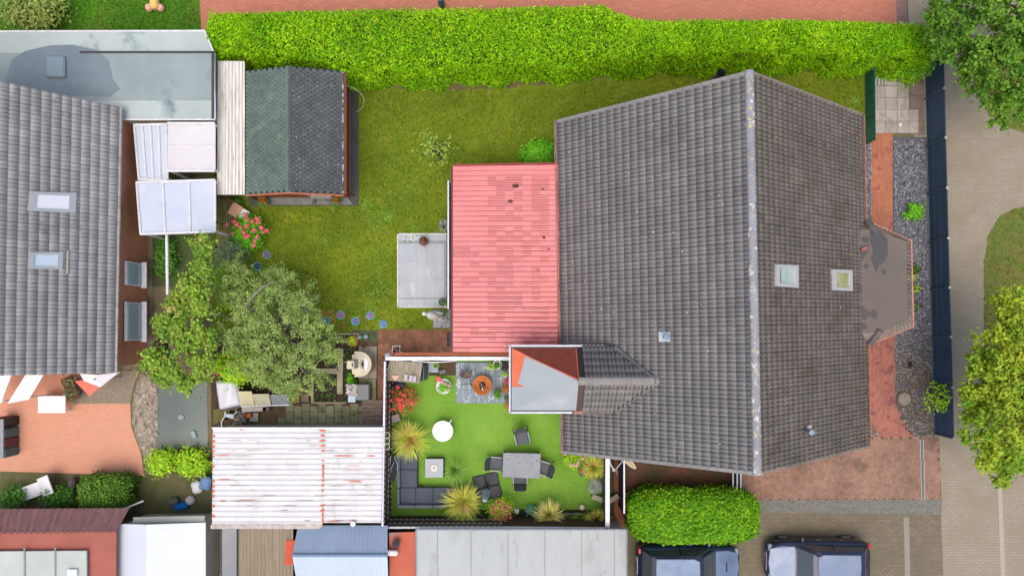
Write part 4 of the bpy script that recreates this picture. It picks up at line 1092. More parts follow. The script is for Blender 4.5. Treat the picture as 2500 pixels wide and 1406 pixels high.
bg = thing("blue_gabled_shed", "shed with blue-grey sheet gable roof below the white ribbed garage", "shed", tuple(P(830, 1345, 0)))
m_bl1 = M("blue_sheet", S(142, 160, 180), S(132, 150, 172), scale=.6, rough=.5); m_bl2 = M("pale_blue_sheet", S(188, 202, 214), S(180, 194, 208), scale=.6, rough=.45)
corrugated("roof_slope", P(728, 1282, 2.2), P(714, 1355, 2.75), P(946, 1355, 2.75), P(946, 1282, 2.2), .16, .02, m_bl1, bg)
corrugated("roof_slope", P(714, 1355, 2.75), P(735, 1480, 2.0), P(950, 1480, 2.0), P(946, 1355, 2.75), .16, .02, m_bl2, bg)
w = MB(); w.prism([tuple(P(a, b_, 2.0).xy) for a, b_ in ((736, 1292), (938, 1292), (938, 1470), (736, 1470))], 0, 2.05); w.build("wall", m_render, bg)
g = MB(); g.tube([P(714, 1355, 2.80), P(946, 1355, 2.80)], .06, 6); g.build("ridge_cap", M("ridge_blue", S(124, 146, 172), None), bg)
rr_ = flat_building("red_roof_outhouse", "narrow brick-red roofed outhouse with a dark cowl, squeezed between blue shed and pale flat roof", "outhouse", [(950, 1300), (1014, 1298), (1014, 1600), (952, 1600)], 2.3, M("outhouse_red", S(194, 104, 80), S(178, 92, 72), scale=.8, spots=[(.6, .5, .62, S(156, 120, 110))]), m_brickwall)
g = MB(); q = P(969, 1322, 2.3); g.lathe([(.10, 0), (.10, .25), (.16, .28), (0, .38)], q, 14); g.build("cowl", m_dgrey, rr_)
g = MB(); q = P(952, 1349, 2.55); g.box(q, (.62, .2, .22), bev=.05); g.build("roof_vent_box", m_white, rr_)
gf = flat_building("flat_garage", "wide garage with pale grey felt flat roof next to the clipped green hedge", "garage", [(1016, 1292), (1530, 1292), (1530, 1600), (1018, 1600)], 2.35, M("pale_grey_felt", S(176, 182, 180), S(164, 170, 168), scale=.7, rough=.6, spots=[(.5, .55, .68, S(152, 158, 154)), (1.8, .62, .75, S(136, 142, 136))], stretch=(1.6, .5, 1)), m_render, m_grey)
for x in (1068, 1150, 1240, 1330, 1420, 1500):
    g = MB(); g.box(P(x, 1450, 2.36), (.03, 5, .012)); g.build("felt_seam", M("felt_seam", S(148, 154, 152), None), gf)

# ------------------------------------------------------------------ foliage
LEAFK = 1.35
def foliage_mat(name, c1, c2, c3=None, scale=1.6, island=.3, hue=.02, rough=.6, trans=.25):
    if name in MATS: return MATS[name]
    kk = lambda c: None if c is None else tuple(min(.85, v * LEAFK) for v in c[:3]) + (1,)
    c1, c2, c3 = kk(c1), kk(c2), kk(c3)
    m = M(name, c1, c2, scale=scale, island=island, hue=hue, rough=rough, spots=[(scale * 2.2, .6, .7, c3)] if c3 else ())
    t = m.node_tree; N = t.nodes; L = t.links; bs = N["Principled BSDF"]
    col = bs.inputs["Base Color"].links[0].from_socket
    tr = N.new("ShaderNodeBsdfTranslucent"); L.new(col, tr.inputs["Color"])
    ms = N.new("ShaderNodeMixShader"); ms.inputs[0].default_value = trans
    L.new(bs.outputs[0], ms.inputs[1]); L.new(tr.outputs[0], ms.inputs[2])
    L.new(ms.outputs[0], N["Material Output"].inputs["Surface"])
    return m

def interp(xs, ys, v): return np.interp(v, xs, ys)

# the big clipped hedge
def big_hedge():
    top = 2.55
    xk = [522, 600, 700, 770, 840, 900, 1000, 1100, 1200, 1300, 1350, 1400, 1500, 1600, 1700, 1800, 1900, 2000, 2100, 2200, 2270, 2290]
    yf = [158, 166, 168, 178, 191, 203, 201, 199, 192, 188, 186, 186, 174, 170, 167, 164, 165, 166, 172, 183, 182, 172]
    xk2 = [500, 522, 700, 1000, 1150, 1300, 1470, 1500, 1560, 1800, 2050, 2260, 2290]
    yb2 = [40, 26, 22, 14, 12, 10, 6, 20, 40, 42, 44, 52, 70]
    t = thing("hedge", "long tall clipped bright green conifer hedge along the back lane", "hedge", tuple(P(1400, 120, 0)))
    x_l = P(505, 0, top).x; x_r = P(2290, 0, top).x
    n = 110000
    Xw = nr.uniform(x_l, x_r, n)
    pxg = Xw * PPM + 1250                    # column measured on the ground
    pxt = Xw * PPM * H / (H - top) + 1250    # column measured at hedge height
    yfront = (815 - interp(xk, yf, pxg)) / PPM * .985        # face of the hedge
    yback = (815 - interp(xk2, yb2, pxt)) / PPM * (H - top) / H
    part = nr.random(n)
    wt = yback - yfront
    C = np.zeros((n, 3)); Nn = np.zeros((n, 3))
    onf = part < .38
    onb = part > .93
    tt = nr.random(n)
    # rounded upper edges
    yy = yfront + wt * tt; edge = np.minimum(tt, 1 - tt) * wt
    zz = top - .45 * np.exp(-edge / .26) + nr.normal(0, .07, n)
    zz += .10 * np.sin(Xw * 1.3) * np.sin(yy * 2.1 + Xw * .7)
    C[:, 0] = Xw; C[:, 1] = yy; C[:, 2] = zz; Nn[:, 2] = 1
    bulge = .10 * np.sin(Xw * 2.2) + .07 * np.sin(Xw * 5.1 + 1)
    hz = nr.uniform(.05, top - .2, n)
    C[onf, 1] = (yfront + bulge - .12 * (1 - hz / top) + nr.normal(0, .04, n))[onf]; C[onf, 2] = hz[onf]; Nn[onf] = (0, -1, .25)
    C[onb, 1] = (yback + nr.normal(0, .04, n))[onb]; C[onb, 2] = hz[onb]; Nn[onb] = (0, 1, .2)
    Nn = Nn + nr.normal(0, .25, (n, 3))
    # end faces
    m_ = nr.random(n) < .03
    C[m_, 0] = np.where(nr.random(m_.sum()) < .5, x_l, x_r) ; C[m_, 2] = hz[m_]
    V = leaves(C, Nn, .15, aspect=.26, spread=.9, droop=-.2)
    mt = foliage_mat("hedge_leaf", S(144, 192, 8), S(112, 168, 2), S(184, 216, 34), scale=.7, island=.55, hue=.022)
    quads_obj("foliage", V, mt, t)
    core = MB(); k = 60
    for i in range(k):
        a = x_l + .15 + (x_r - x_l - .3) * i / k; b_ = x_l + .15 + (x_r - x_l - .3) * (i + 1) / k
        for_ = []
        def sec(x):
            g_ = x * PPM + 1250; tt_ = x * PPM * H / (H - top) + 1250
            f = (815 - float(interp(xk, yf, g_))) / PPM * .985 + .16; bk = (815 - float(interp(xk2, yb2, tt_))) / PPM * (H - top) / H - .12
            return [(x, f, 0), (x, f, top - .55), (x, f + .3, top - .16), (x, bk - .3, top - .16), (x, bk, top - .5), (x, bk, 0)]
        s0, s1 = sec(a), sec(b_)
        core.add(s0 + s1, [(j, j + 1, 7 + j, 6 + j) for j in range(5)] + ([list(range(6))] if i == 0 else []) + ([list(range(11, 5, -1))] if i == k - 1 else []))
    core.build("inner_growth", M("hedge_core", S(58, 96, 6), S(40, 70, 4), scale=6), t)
big_hedge()

def crown_cloud(center, rad, nclump, nleaf, size, mat, parent, name="crown", clump=.32, flat=.7, aspect=.5, rg=None, fill=.45, hole=0.0):
    rg = rg or np.random.default_rng(int(abs(center[0] * 97 + center[1] * 31)) + 5)
    d = unit(rg.normal(0, 1, (nclump, 3))); d[:, 2] = np.abs(d[:, 2]) * flat + rg.uniform(-.35, .1, nclump)
    rr_ = (fill + (1 - fill) * rg.random((nclump, 1)) ** .6)
    K = np.array(center) + d * np.array(rad) * rr_
    cs = clump * rg.uniform(.6, 1.4, (nclump, 1))
    idx = rg.integers(0, nclump, nleaf)
    off = rg.normal(0, 1, (nleaf, 3)); off = unit(off) * (np.abs(rg.normal(0, .55, (nleaf, 1))) + .25)
    C = K[idx] + off * cs[idx] * np.array([1, 1, .75])
    Nn = off * .6 + d[idx] * .4 + np.array([0, 0, .6])
    keep = C[:, 2] > .06
    V = leaves(C[keep], Nn[keep], size, aspect, .55, rg=rg)
    return quads_obj(name, V, mat, parent), K

def make_tree(name, label, cat, center_px, h, rad, nclump, nleaf, size, mat, trunk_r=.12, group=None, clump=.32, fruits=None, bark=None, trunk_px=None, **kw):
    c = P(center_px[0], center_px[1], h * .7)
    t = thing(name, label, cat, (c.x, c.y, 0), group=group)
    o, K = crown_cloud((c.x, c.y, h - rad[2] * .8), rad, nclump, nleaf, size, mat, t, clump=clump, **kw)
    tb = MB(); g = random.Random(int(c.x * 10))
    bx, by = c.x, c.y
    fork = Vector((bx, by, h * .35))
    tb.tube([(bx, by, 0), (bx + .05, by, h * .18), fork], [trunk_r * 1.3, trunk_r, trunk_r * .85], 9)
    for i in range(0, len(K), max(1, len(K) // 26)):
        k = Vector(K[i]); mid = fork.lerp(k, .5) + Vector((g.uniform(-.15, .15), g.uniform(-.15, .15), .15))
        tb.tube([fork, mid, k], [trunk_r * .5, trunk_r * .3, .012], 5)
    tb.build("trunk", bark or M("bark", S(120, 106, 88), S(92, 80, 66), scale=6, stretch=(1, 1, .3), bump=.6), t)
    return t, K

m_apple = foliage_mat("apple_leaf", S(158, 178, 100), S(118, 146, 68), S(194, 202, 134), scale=1.3, island=.42, hue=.02)
m_apple2 = foliage_mat("olive_leaf", S(130, 152, 112), S(88, 118, 78), S(158, 174, 138), scale=1.4, island=.42)
def apple_tree():
    c = P(668, 815, 2.6)
    t = thing("apple_tree", "big spreading grey-green apple tree with red fruit by the lawn", "tree", (c.x, c.y, 0))
    g = np.random.default_rng(31)
    lobes = [((668, 800), 1.75, 3.5), ((600, 735), 1.25, 3.1), ((700, 720), 1.0, 3.0), ((745, 810), 1.25, 2.9), ((735, 890), 1.25, 2.8), ((690, 925), .9, 2.6), ((610, 860), 1.35, 3.2), ((575, 800), 1.1, 3.3),
             ((560, 680), .9, 2.7), ((670, 680), .6, 2.5), ((800, 850), .55, 2.3), ((640, 910), .8, 2.6), ((740, 740), .55, 2.4)]
    Ks = []; Vs = []
    for i, ((a, b_), r_, z) in enumerate(lobes):
        q = P(a, b_, z - .3)
        ncl = int(16 * r_ * r_) + 6
        d = g.normal(0, 1, (ncl, 3)); d = unit(d); d[:, 2] = np.abs(d[:, 2])
        K = np.array([q.x, q.y, z - .9]) + d * np.array([r_, r_, .9]) * (.35 + .65 * g.random((ncl, 1)) ** .5)
        Ks.append(K)
        nl = int(ncl * 110); idx = g.integers(0, ncl, nl)
        off = unit(g.normal(0, 1, (nl, 3))) * (np.abs(g.normal(0, .5, (nl, 1))) + .2)
        # leaves along short upright sprays
        spray = unit(g.normal(0, 1, (ncl, 3)) + np.array([0, 0, .8]))
        C = K[idx] + off * .20 + spray[idx] * g.uniform(-.3, .3, (nl, 1))
        Vs.append(leaves(C, off * .5 + np.array([0, 0, .7]), .095, .42, .6, rg=g))
    V = np.concatenate(Vs)
    quads_obj("crown", V, m_apple, t)
    K = np.concatenate(Ks)
    tb = MB(); fork = Vector((c.x, c.y, 1.0)); rr = random.Random(4)
    tb.tube([(c.x, c.y, 0), (c.x + .06, c.y - .04, .6), fork], [.19, .15, .13], 10)
    for i in range(0, len(K), 7):
        k = Vector(K[i]); mid = fork.lerp(k, .5) + Vector((rr.uniform(-.2, .2), rr.uniform(-.2, .2), .2)); tb.tube([fork, mid, k], [.06, .03, .01], 5)
    # the bare bough that shows above the leaves
    b0 = P(618, 722, 3.3); b1 = P(640, 702, 3.5); b2 = P(662, 690, 3.5); b3 = P(680, 688, 3.4)
    tb.tube([fork, P(600, 745, 2.9), b0, b1, b2, b3], [.07, .05, .035, .03, .022, .01], 6)
    tb.tube([P(640, 702, 3.5), P(648, 688, 3.5), P(660, 672, 3.3)], [.02, .015, .008], 5)
    tb.build("trunk", M("pale_bark", S(150, 148, 138), S(120, 116, 104), scale=6, bump=.4), t)
    ms = MB(); ms.lathe([(.0, -.04), (.036, -.018), (.036, .012), (0, .035)], (0, 0, 0), 8)
    ap = None
    for (a, b_, z) in ((595, 717, 3.45), (598, 722, 3.4), (611, 712, 3.5), (656, 662, 3.0), (672, 668, 3.1), (586, 725, 3.4), (563, 735, 3.4), (602, 740, 3.5), (658, 697, 3.3), (648, 702, 3.2), (636, 716, 3.2), (545, 790, 3.3), (536, 800, 3.2), (642, 755, 3.5), (588, 722, 3.5)):
        q = P(a, b_, z + .15)
        if ap is None:
            ap = ms.build("apple", M("apple_red", S(206, 96, 70), S(190, 120, 70), scale=12, rough=.35), t, smooth=True); o = ap
        else:
            o = ap.copy(); COL.objects.link(o)
        o.location = q - t.location; o.scale = (1.7, 1.7, 1.7)
apple_tree()

# ------------------------------------------------------------------ plant builders
def blades(cx, cy, z0, r, h, n, w, rg, arch=1.0, segs=5):
    """arching grass blades -> (n*segs,4,3)"""
    a = rg.uniform(0, 2 * np.pi, n); rr_ = r * rg.uniform(.45, 1.08, n); hh = h * rg.uniform(.6, 1.1, n)
    b0 = rg.uniform(0, .10, n) * r
    d = np.stack([np.cos(a), np.sin(a)], 1); s = np.stack([-np.sin(a), np.cos(a)], 1)
    bend = rg.normal(0, .16, n); a0 = rg.uniform(0, 6.28); rr_ = rr_ * (1 + .16 * np.cos(a - a0) + .10 * np.cos(3 * a + a0))
    quads = []
    def pt(t):
        x = b0 + rr_ * (t ** 1.25); z = hh * (np.sin(np.minimum(t * 1.75 * arch, 2.6)))
        off = bend * rr_ * t * t
        return np.stack([cx + d[:, 0] * x + s[:, 0] * off, cy + d[:, 1] * x + s[:, 1] * off, z0 + np.maximum(z, .02)], 1)
    ts = np.linspace(0, 1, segs + 1)
    ww = w * rg.uniform(.7, 1.3, n)
    for i in range(segs):
        p0, p1 = pt(ts[i]), pt(ts[i + 1])
        w0 = ww * (1 - ts[i] ** 2 * .9); w1 = ww * (1 - ts[i + 1] ** 2 * .9)
        s3 = np.concatenate([s, np.zeros((n, 1))], 1)
        quads.append(np.stack([p0 - s3 * w0[:, None] / 2, p0 + s3 * w0[:, None] / 2, p1 + s3 * w1[:, None] / 2, p1 - s3 * w1[:, None] / 2], 1))
    return np.stack(quads, 1).reshape(-1, 4, 3)

def blades_obj(name, V, segs, mat, parent):
    # join the quads of one blade into one island so it keeps one tint
    n = len(V) // segs; V = V.reshape(n, segs, 4, 3)
    L = np.concatenate([V[:, :, 0], V[:, -1:, 3]], 1); Rr = np.concatenate([V[:, :, 1], V[:, -1:, 2]], 1)
    VV = np.concatenate([L, Rr], 1)      # n, 2*(segs+1), 3
    k = segs + 1
    q = np.array([(i, k + i, k + i + 1, i + 1) for i in range(segs)])
    F = (q[None] + (np.arange(n) * 2 * k)[:, None, None]).reshape(-1, 4)
    me = bpy.data.meshes.new(name); off = Vector((0, 0, 0)); p = parent
    while p is not None: off += p.location; p = p.parent
    VV = VV.reshape(-1, 3) - np.array(off)
    me.vertices.add(len(VV)); me.vertices.foreach_set("co", VV.astype(np.float32).ravel())
    me.loops.add(F.size); me.loops.foreach_set("vertex_index", F.ravel().astype(np.int32))
    me.polygons.add(len(F)); me.polygons.foreach_set("loop_start", np.arange(len(F), dtype=np.int32) * 4)
    me.polygons.foreach_set("loop_total", np.full(len(F), 4, dtype=np.int32))
    me.materials.append(mat); me.update(calc_edges=True)
    o = bpy.data.objects.new(name, me); COL.objects.link(o); o.parent = parent
    return o

def pot(parent, c, r, h, mat, soil=True, rim=None):
    g = MB(); g.lathe([(r * .72, 0), (r * .95, h * .9), (r, h), (r * .9, h), (r * .86, h * .88), (0, h * .86)], c, 22)
    g.build("pot", mat, parent)

def grass_plant(label, px, py, rpx, h, n, mat, w=.016, potmat=None, group=None, arch=1.0, name="ornamental_grass", second=None):
    c = P(px, py, h * .45)
    t = thing(name, label, "ornamental grass", (c.x, c.y, 0), group=group)
    z0 = 0.02
    r = PX(rpx, h * .4)
    if potmat: pot(t, (c.x, c.y, 0), r * .38, .34, potmat); z0 = .3
    rg = np.random.default_rng(int(px))
    V = blades(c.x, c.y, z0, r, h - z0, n, w, rg, arch)
    blades_obj("leaf_blades", V, 5, mat, t)
    if second:
        V = blades(c.x, c.y, z0, r * .95, (h - z0) * 1.1, n // 4, w, rg, arch); blades_obj("dry_blades", V, 5, second, t)
    return t

_flower = {}
def flower_heads(parent, pts, r, mat, name="flower_head", key="hyd"):
    rg = np.random.default_rng(len(pts))
    for i, q in enumerate(pts):
        k = (key, i % 3, round(r, 3), mat.name)
        if k not in _flower:
            n = 46
            d = unit(rg.normal(0, 1, (n, 3))); d[:, 2] = np.abs(d[:, 2]) * .9
            V = leaves(d * r * np.array([1, 1, .7]), d * 1.0 + np.array([0, 0, .15]), r * .62, .9, .25, rg=rg)
            o = quads_obj(name, V, mat, None); _flower[k] = o.data
            o.parent = parent
        else:
            o = bpy.data.objects.new(name, _flower[k]); COL.objects.link(o); o.parent = parent
        o.location = Vector(q) - parent.location
        s = rnd.uniform(.8, 1.2); o.scale = (s, s, s); o.rotation_euler = (0, 0, rnd.uniform(0, 6))

def bush(name, label, cat, px, py, rpx, h, n, size, mat, nclump=40, flowers=None, potmat=None, group=None, aspect=.5, clump=.13, ry=None, fm=None, fr=.05, potr=None, poth=.3, fkey="hyd", zbase=0.0):
    c = P(px, py, h * .7); r = PX(rpx, h * .6); r2 = PX(ry, h * .6) if ry else r
    t = thing(name, label, cat, (c.x, c.y, zbase), group=group)
    z0 = 0
    if potmat: pot(t, (c.x, c.y, zbase), potr or r * .7, poth, potmat); z0 = poth
    rg = np.random.default_rng(int(px * 3 + py))
    hz = (h - z0) * .5
    d = unit(rg.normal(0, 1, (nclump, 3))); d[:, 2] = np.abs(d[:, 2]) * 1.2 - .35
    K = np.array([c.x, c.y, z0 + zbase + hz * .75]) + d * np.array([r, r2, hz]) * (.45 + .5 * rg.random((nclump, 1)) ** .5)
    idx = rg.integers(0, nclump, n); off = rg.normal(0, clump, (n, 3))
    C = K[idx] + off; C[:, 2] = np.maximum(C[:, 2], zbase + .03)
    V = leaves(C, off * 3 + d[idx] * .4 + np.array([0, 0, .9]), size, aspect, .35, rg=rg)
    quads_obj("foliage", V, mat, t)
    g = MB()
    for i in range(0, nclump, 5): g.tube([(c.x, c.y, z0 + zbase), tuple((np.array([c.x, c.y, zbase + z0 + .1]) + K[i]) / 2 + np.array([0, 0, .05])), tuple(K[i])], [.018, .012, .006], 4)
    g.build("stem", M("green_stem", S(110, 120, 60), S(100, 84, 60), scale=6), t)
    if flowers:
        pts = [P(a, b_, h * .93) if len(q_) == 2 else P(a, b_, q_[2]) for q_ in flowers for a, b_ in (q_[:2],)]
        flower_heads(t, pts, fr, fm, key=fkey)
    return t

m_yg = foliage_mat("yellow_grass", S(196, 204, 84), S(164, 188, 58), S(206, 196, 100), scale=2.5, island=.32, hue=.02)
m_yg2 = foliage_mat("straw_grass", S(238, 216, 148), S(216, 206, 116), S(222, 170, 150), scale=3, island=.3, hue=.02)
m_feather = foliage_mat("feather_grass", S(150, 190, 92), S(120, 168, 66), None, island=.25)
m_ygdry = foliage_mat("dry_grass", S(214, 170, 112), S(206, 180, 110), None, island=.3)
m_fest = foliage_mat("blue_fescue", S(168, 178, 168), S(140, 152, 140), None, island=.3)
m_bright = foliage_mat("bright_leaf", S(120, 190, 36), S(84, 156, 20), S(170, 206, 40), scale=3, island=.36, hue=.02)
m_mid = foliage_mat("mid_leaf", S(92, 146, 50), S(62, 116, 36), S(120, 170, 70), scale=2.5, island=.4, hue=.02)
m_lime = foliage_mat("lime_leaf", S(176, 208, 40), S(128, 184, 28), S(204, 216, 70), scale=3, island=.3, hue=.02)
m_pink = foliage_mat("pink_petal", S(228, 104, 128), S(214, 84, 104), None, scale=6, island=.22, trans=.15)
m_lpink = foliage_mat("pale_pink_petal", S(244, 178, 190), S(236, 150, 168), None, scale=6, island=.15, trans=.15)
m_redp = foliage_mat("red_petal", S(230, 62, 76), S(222, 88, 84), None, scale=6, island=.2, trans=.1)
m_autumn = foliage_mat("autumn_leaf", S(196, 112, 70), S(150, 136, 62), S(208, 84, 68), scale=4, island=.3, hue=.02)
m_anth = M("anthracite_pot", S(70, 74, 80), None, rough=.5)
m_wpot = M("white_pot", S(222, 226, 230), None, rough=.4)

# ------------------------------------------------------------------ terrace fences and beams
m_fence = M("fence_brown", S(92, 76, 66), S(76, 62, 56), scale=3, stretch=(1, 1, 5), rough=.7)
m_slot = M("slot_light", S(236, 228, 214), None, rough=.5)  # pale tone paints the light showing in the see-through slots
def slotted_fence(label, a, b_, h, rows, nd, dash, capmat=m_white, name="slatted_fence"):
    c = (a + b_) / 2; t = thing(name, label, "fence", (c.x, c.y, 0))
    d = (b_ - a); d.z = 0; L = d.length; u = d / L; nrm = Vector((-u.y, u.x, 0))
    if (Vector((0.5, -3.5, 0)) - c).dot(nrm) < 0: nrm = -nrm      # towards the lawn of the terrace
    ang = math.atan2(u.y, u.x)
    for k in range(5):
        z = h * (k + .5) / 5
        g = MB(); g.box((c.x, c.y, z), (L, .03, h / 5 - .012), rz=ang); g.build("board", m_fence, t)
    ns = max(2, int(L / 1.8))
    for k in range(ns + 1):
        q = a + u * (L * k / ns) - nrm * .03; g = MB(); g.box((q.x, q.y, h / 2), (.07, .05, h + .03), rz=ang); g.build("post", m_fence, t)
    g = MB()
    for z in rows:
        for k in range(nd):
            q = a + u * (L * (k + .5) / nd + (.05 if rows.index(z) % 2 else 0)) + nrm * .02
            g.box((q.x, q.y, z), (dash, .012, .045), rz=ang)
    o = g.build("slot_dash_row", m_slot, t); o['kind'] = 'stuff'  # solid pale dashes stand in for bright open slots
    g = MB(); g.box((c.x, c.y, h + .025), (L, .07, .04), rz=ang); g.build("cap_rail", capmat, t)
    return t
hf = 2.25
slotted_fence("tall brown slatted fence with white cap between terrace and ribbed garage", Vector(tuple(P(940, 882, hf).xy) + (0,)), Vector(tuple(P(934, 1284, hf).xy) + (0,)), hf, [1.95, 1.05, .25], 30, .13, M("fringed_white_cap", S(222, 212, 236), None, rough=.4))  # white cap, with purple lens fringing mixed into its colour
hf2 = 1.95
slotted_fence("brown slatted fence with pale dashes along the bottom of the terrace behind the corner sofa", Vector(tuple(P(936, 1287, hf2).xy) + (0,)), Vector(tuple(P(1226, 1287, hf2).xy) + (0,)), hf2, [1.8, 1.35, .7], 22, .13)
# plain board fence completing the bottom edge
def plain_fence(label, a, b_, h, mat, cap, name="board_fence", nb=6, capw=.1):
    c = (a + b_) / 2; t = thing(name, label, "fence", (c.x, c.y, 0)); d = b_ - a; d.z = 0; L = d.length; u = d / L; ang = math.atan2(u.y, u.x)
    for k in range(nb):
        g = MB(); g.box((c.x, c.y, h * (k + .5) / nb), (L, .035, h / nb - .014), rz=ang); g.build("board", mat, t)
    ns = max(1, int(L / 1.9))
    for k in range(ns + 1):
        q = a + u * (L * k / ns); g = MB(); g.box((q.x, q.y, h / 2), (.08, .08, h + .01), rz=ang); g.build("post", mat, t)
    g = MB(); g.box((c.x, c.y, h + .025), (L + .08, capw, .045), rz=ang); g.build("cap_rail", cap, t)
    return t
def V2(px, py, z): q = P(px, py, z); return Vector((q.x, q.y, 0))
plain_fence("dark brown board fence with white rail behind the terrace planting bed", V2(1228, 1287, hf2), V2(1480, 1289, hf2), hf2, M("dark_board", S(96, 72, 60), S(70, 54, 46), scale=4, stretch=(.5, 1, 1)), m_white)
plain_fence("white capped fence along the street side of the terrace", V2(1483, 1108, 1.95), V2(1483, 1289, 1.95), 1.95, m_dgrey, m_white, capw=.17)
plain_fence("thin white capped screen between side path and dark side yard", V2(1523.5, 1122, 1.5), V2(1523.5, 1250, 1.5), 1.5, M("screen_blue", S(60, 56, 84), None), m_white, capw=.06)
# beam above the top of the terrace
bm = thing("terrace_beam", "white painted beam carrying a brown rail along the top of the terrace", "beam", tuple(P(1095, 876, 0)))
a = P(941, 875, 2.3); b_ = P(1246, 876, 2.3)
g = MB(); g.box(((a.x + b_.x) / 2, a.y, 2.3), (b_.x - a.x, .14, .08)); g.build("white_beam", m_white, bm)
g = MB(); g.box(((a.x + b_.x) / 2 + .2, a.y + .17, 2.24), (b_.x - a.x - .3, .13, .06)); g.build("brown_rail", M("rail_brown", S(172, 96, 66), S(136, 76, 54), scale=1.4, stretch=(1, 5, 5)), bm)
for i in range(4):
    g = MB(); x = a.x + .1 + (b_.x - a.x - .2) * i / 3; g.box((x, a.y, 1.13), (.09, .09, 2.26)); g.build("post", m_white, bm)
g = MB(); g.box((a.x + .08, a.y + .13, 2.32), (.2, .14, .05)); g.build("bracket", m_grey, bm)
# arched washing line / garland under the beam
g = MB(); pts = [P(1005 + i * 11, 880 + 4 * math.sin(i / 10 * math.pi), 2.0) for i in range(11)]; g.tube(pts, .022, 6)
tag(g.build("curved_rod", m_white, loc=tuple(pts[5])), "thin white bowed rod hanging just below the white beam above the plank roof", "rod")

# ------------------------------------------------------------------ terrace furniture
m_rattan = M("anthracite_rattan", S(82, 88, 98), S(74, 80, 90), scale=8, rough=.7, bump=.5, bscale=90)
m_cush = M("grey_cushion", S(88, 96, 108), S(80, 88, 100), scale=3, rough=.9, bump=.3, bscale=70)
m_cushback = M("light_edge_cushion", S(118, 124, 132), S(108, 114, 122), scale=3, rough=.8)
sofa = thing("corner_sofa", "dark grey L-shaped garden sofa in the corner of the artificial lawn", "sofa", tuple(P(985, 1215, 0)))
zs_, zb_ = .42, .68
def px_box(mb, x0, y0, x1, y1, z0, z1, zref, bev=.02):
    a = P(x0, y0, zref); b_ = P(x1, y1, zref); mb.box(((a.x + b_.x) / 2, (a.y + b_.y) / 2, (z0 + z1) / 2), (abs(b_.x - a.x), abs(a.y - b_.y), z1 - z0), bev=bev); return mb
px_box(MB(), 970, 1104, 1020, 1240, .05, .28, .28).build("base", m_rattan, sofa)
px_box(MB(), 1021, 1191, 1112, 1240, .05, .28, .28).build("base", m_rattan, sofa)
for (x0, y0, x1, y1) in ((977, 1100, 1019, 1145.5), (977, 1146, 1018, 1189.5), (977, 1190, 1014.5, 1232), (1015, 1190, 1057.5, 1232), (1058, 1190, 1100, 1232)):
    px_box(MB(), x0, y0, x1, y1, .285, zs_, zs_, .03).build("seat_cushion", m_cush, sofa)
for (x0, y0, x1, y1) in ((968.5, 1104, 976, 1146), (968.5, 1147, 976, 1191), (968.5, 1192, 975, 1232)):
    px_box(MB(), x0, y0, x1, y1, .29, zb_, zb_, .03).build("backrest", m_cushback, sofa)
for (x0, x1) in ((968.5, 1011), (1011.8, 1055), (1055.8, 1100)):
    px_box(MB(), x0, 1233, x1, 1240.5, .29, zb_, zb_, .03).build("backrest", m_cushback, sofa)

ct = thing("coffee_table", "square pale grey coffee table with dark base in front of the sofa", "table", tuple(P(1060, 1142, 0)), rz=0)
tb = MB(); px_box(tb, 1037.5, 1119.5, 1082, 1165.5, .36, .40, .40, .008); tb.build("tabletop", M("pale_tabletop", S(166, 174, 182), S(156, 164, 173), scale=2, rough=.4), ct)
px_box(MB(), 1041, 1119.5, 1084, 1165, .03, .355, .36, .01).build("base", M("dark_base", S(52, 56, 60), None), ct)
g = MB(); q = P(1060, 1142, .42); g.lathe([(.05, 0), (.13, .035), (.135, .05), (.12, .05), (.05, .02), (0, .02)], (q.x, q.y, .402), 28); tag(g.build("bowl", M("white_bowl", S(232, 226, 222), None, rough=.3), loc=(q.x, q.y, .402)), "round white bowl in the middle of the square coffee table", "bowl")
g = MB(); g.lathe([(.03, .0), (.035, .04), (.02, .09), (0, .09)], (q.x, q.y, .424), 14); tag(g.build("candle", M("candle_grey", S(120, 112, 110), None), loc=(q.x, q.y, .424)), "small dark candle standing inside the white bowl", "candle")

dt = thing("dining_table", "rectangular grey garden dining table with damp patches among the dark chairs", "table", tuple(P(1273, 1136, 0)))
q = P(1273.5, 1136, .74); rz = R(-1.6)
g = MB(); g.box((q.x, q.y, .725), (1.55, 1.02, .025), rz=rz, bev=.008); g.build("tabletop", M("stone_tabletop", S(140, 146, 152), S(128, 134, 141), scale=2.5, rough=.45, spots=[(7, .60, .64, S(100, 106, 114))]), dt)
g = MB()
for sx, sy, dx, dy in ((0, 1, 1.5, .05), (0, -1, 1.5, .05), (1, 0, .05, .97), (-1, 0, .05, .97)):
    v_ = Matrix.Rotation(rz, 3, 'Z') @ Vector((sx * .725, sy * .46, 0)); g.box((q.x + v_.x, q.y + v_.y, .68), (dx, dy, .06), rz=rz)
g.build("frame", m_dgrey, dt)
for sx in (-1, 1):
    for sy in (-1, 1):
        v_ = Matrix.Rotation(rz, 3, 'Z') @ Vector((sx * .70, sy * .44, 0)); g = MB(); g.box((q.x + v_.x, q.y + v_.y, .33), (.06, .06, .66), rz=rz); g.build("leg", m_dgrey, dt)

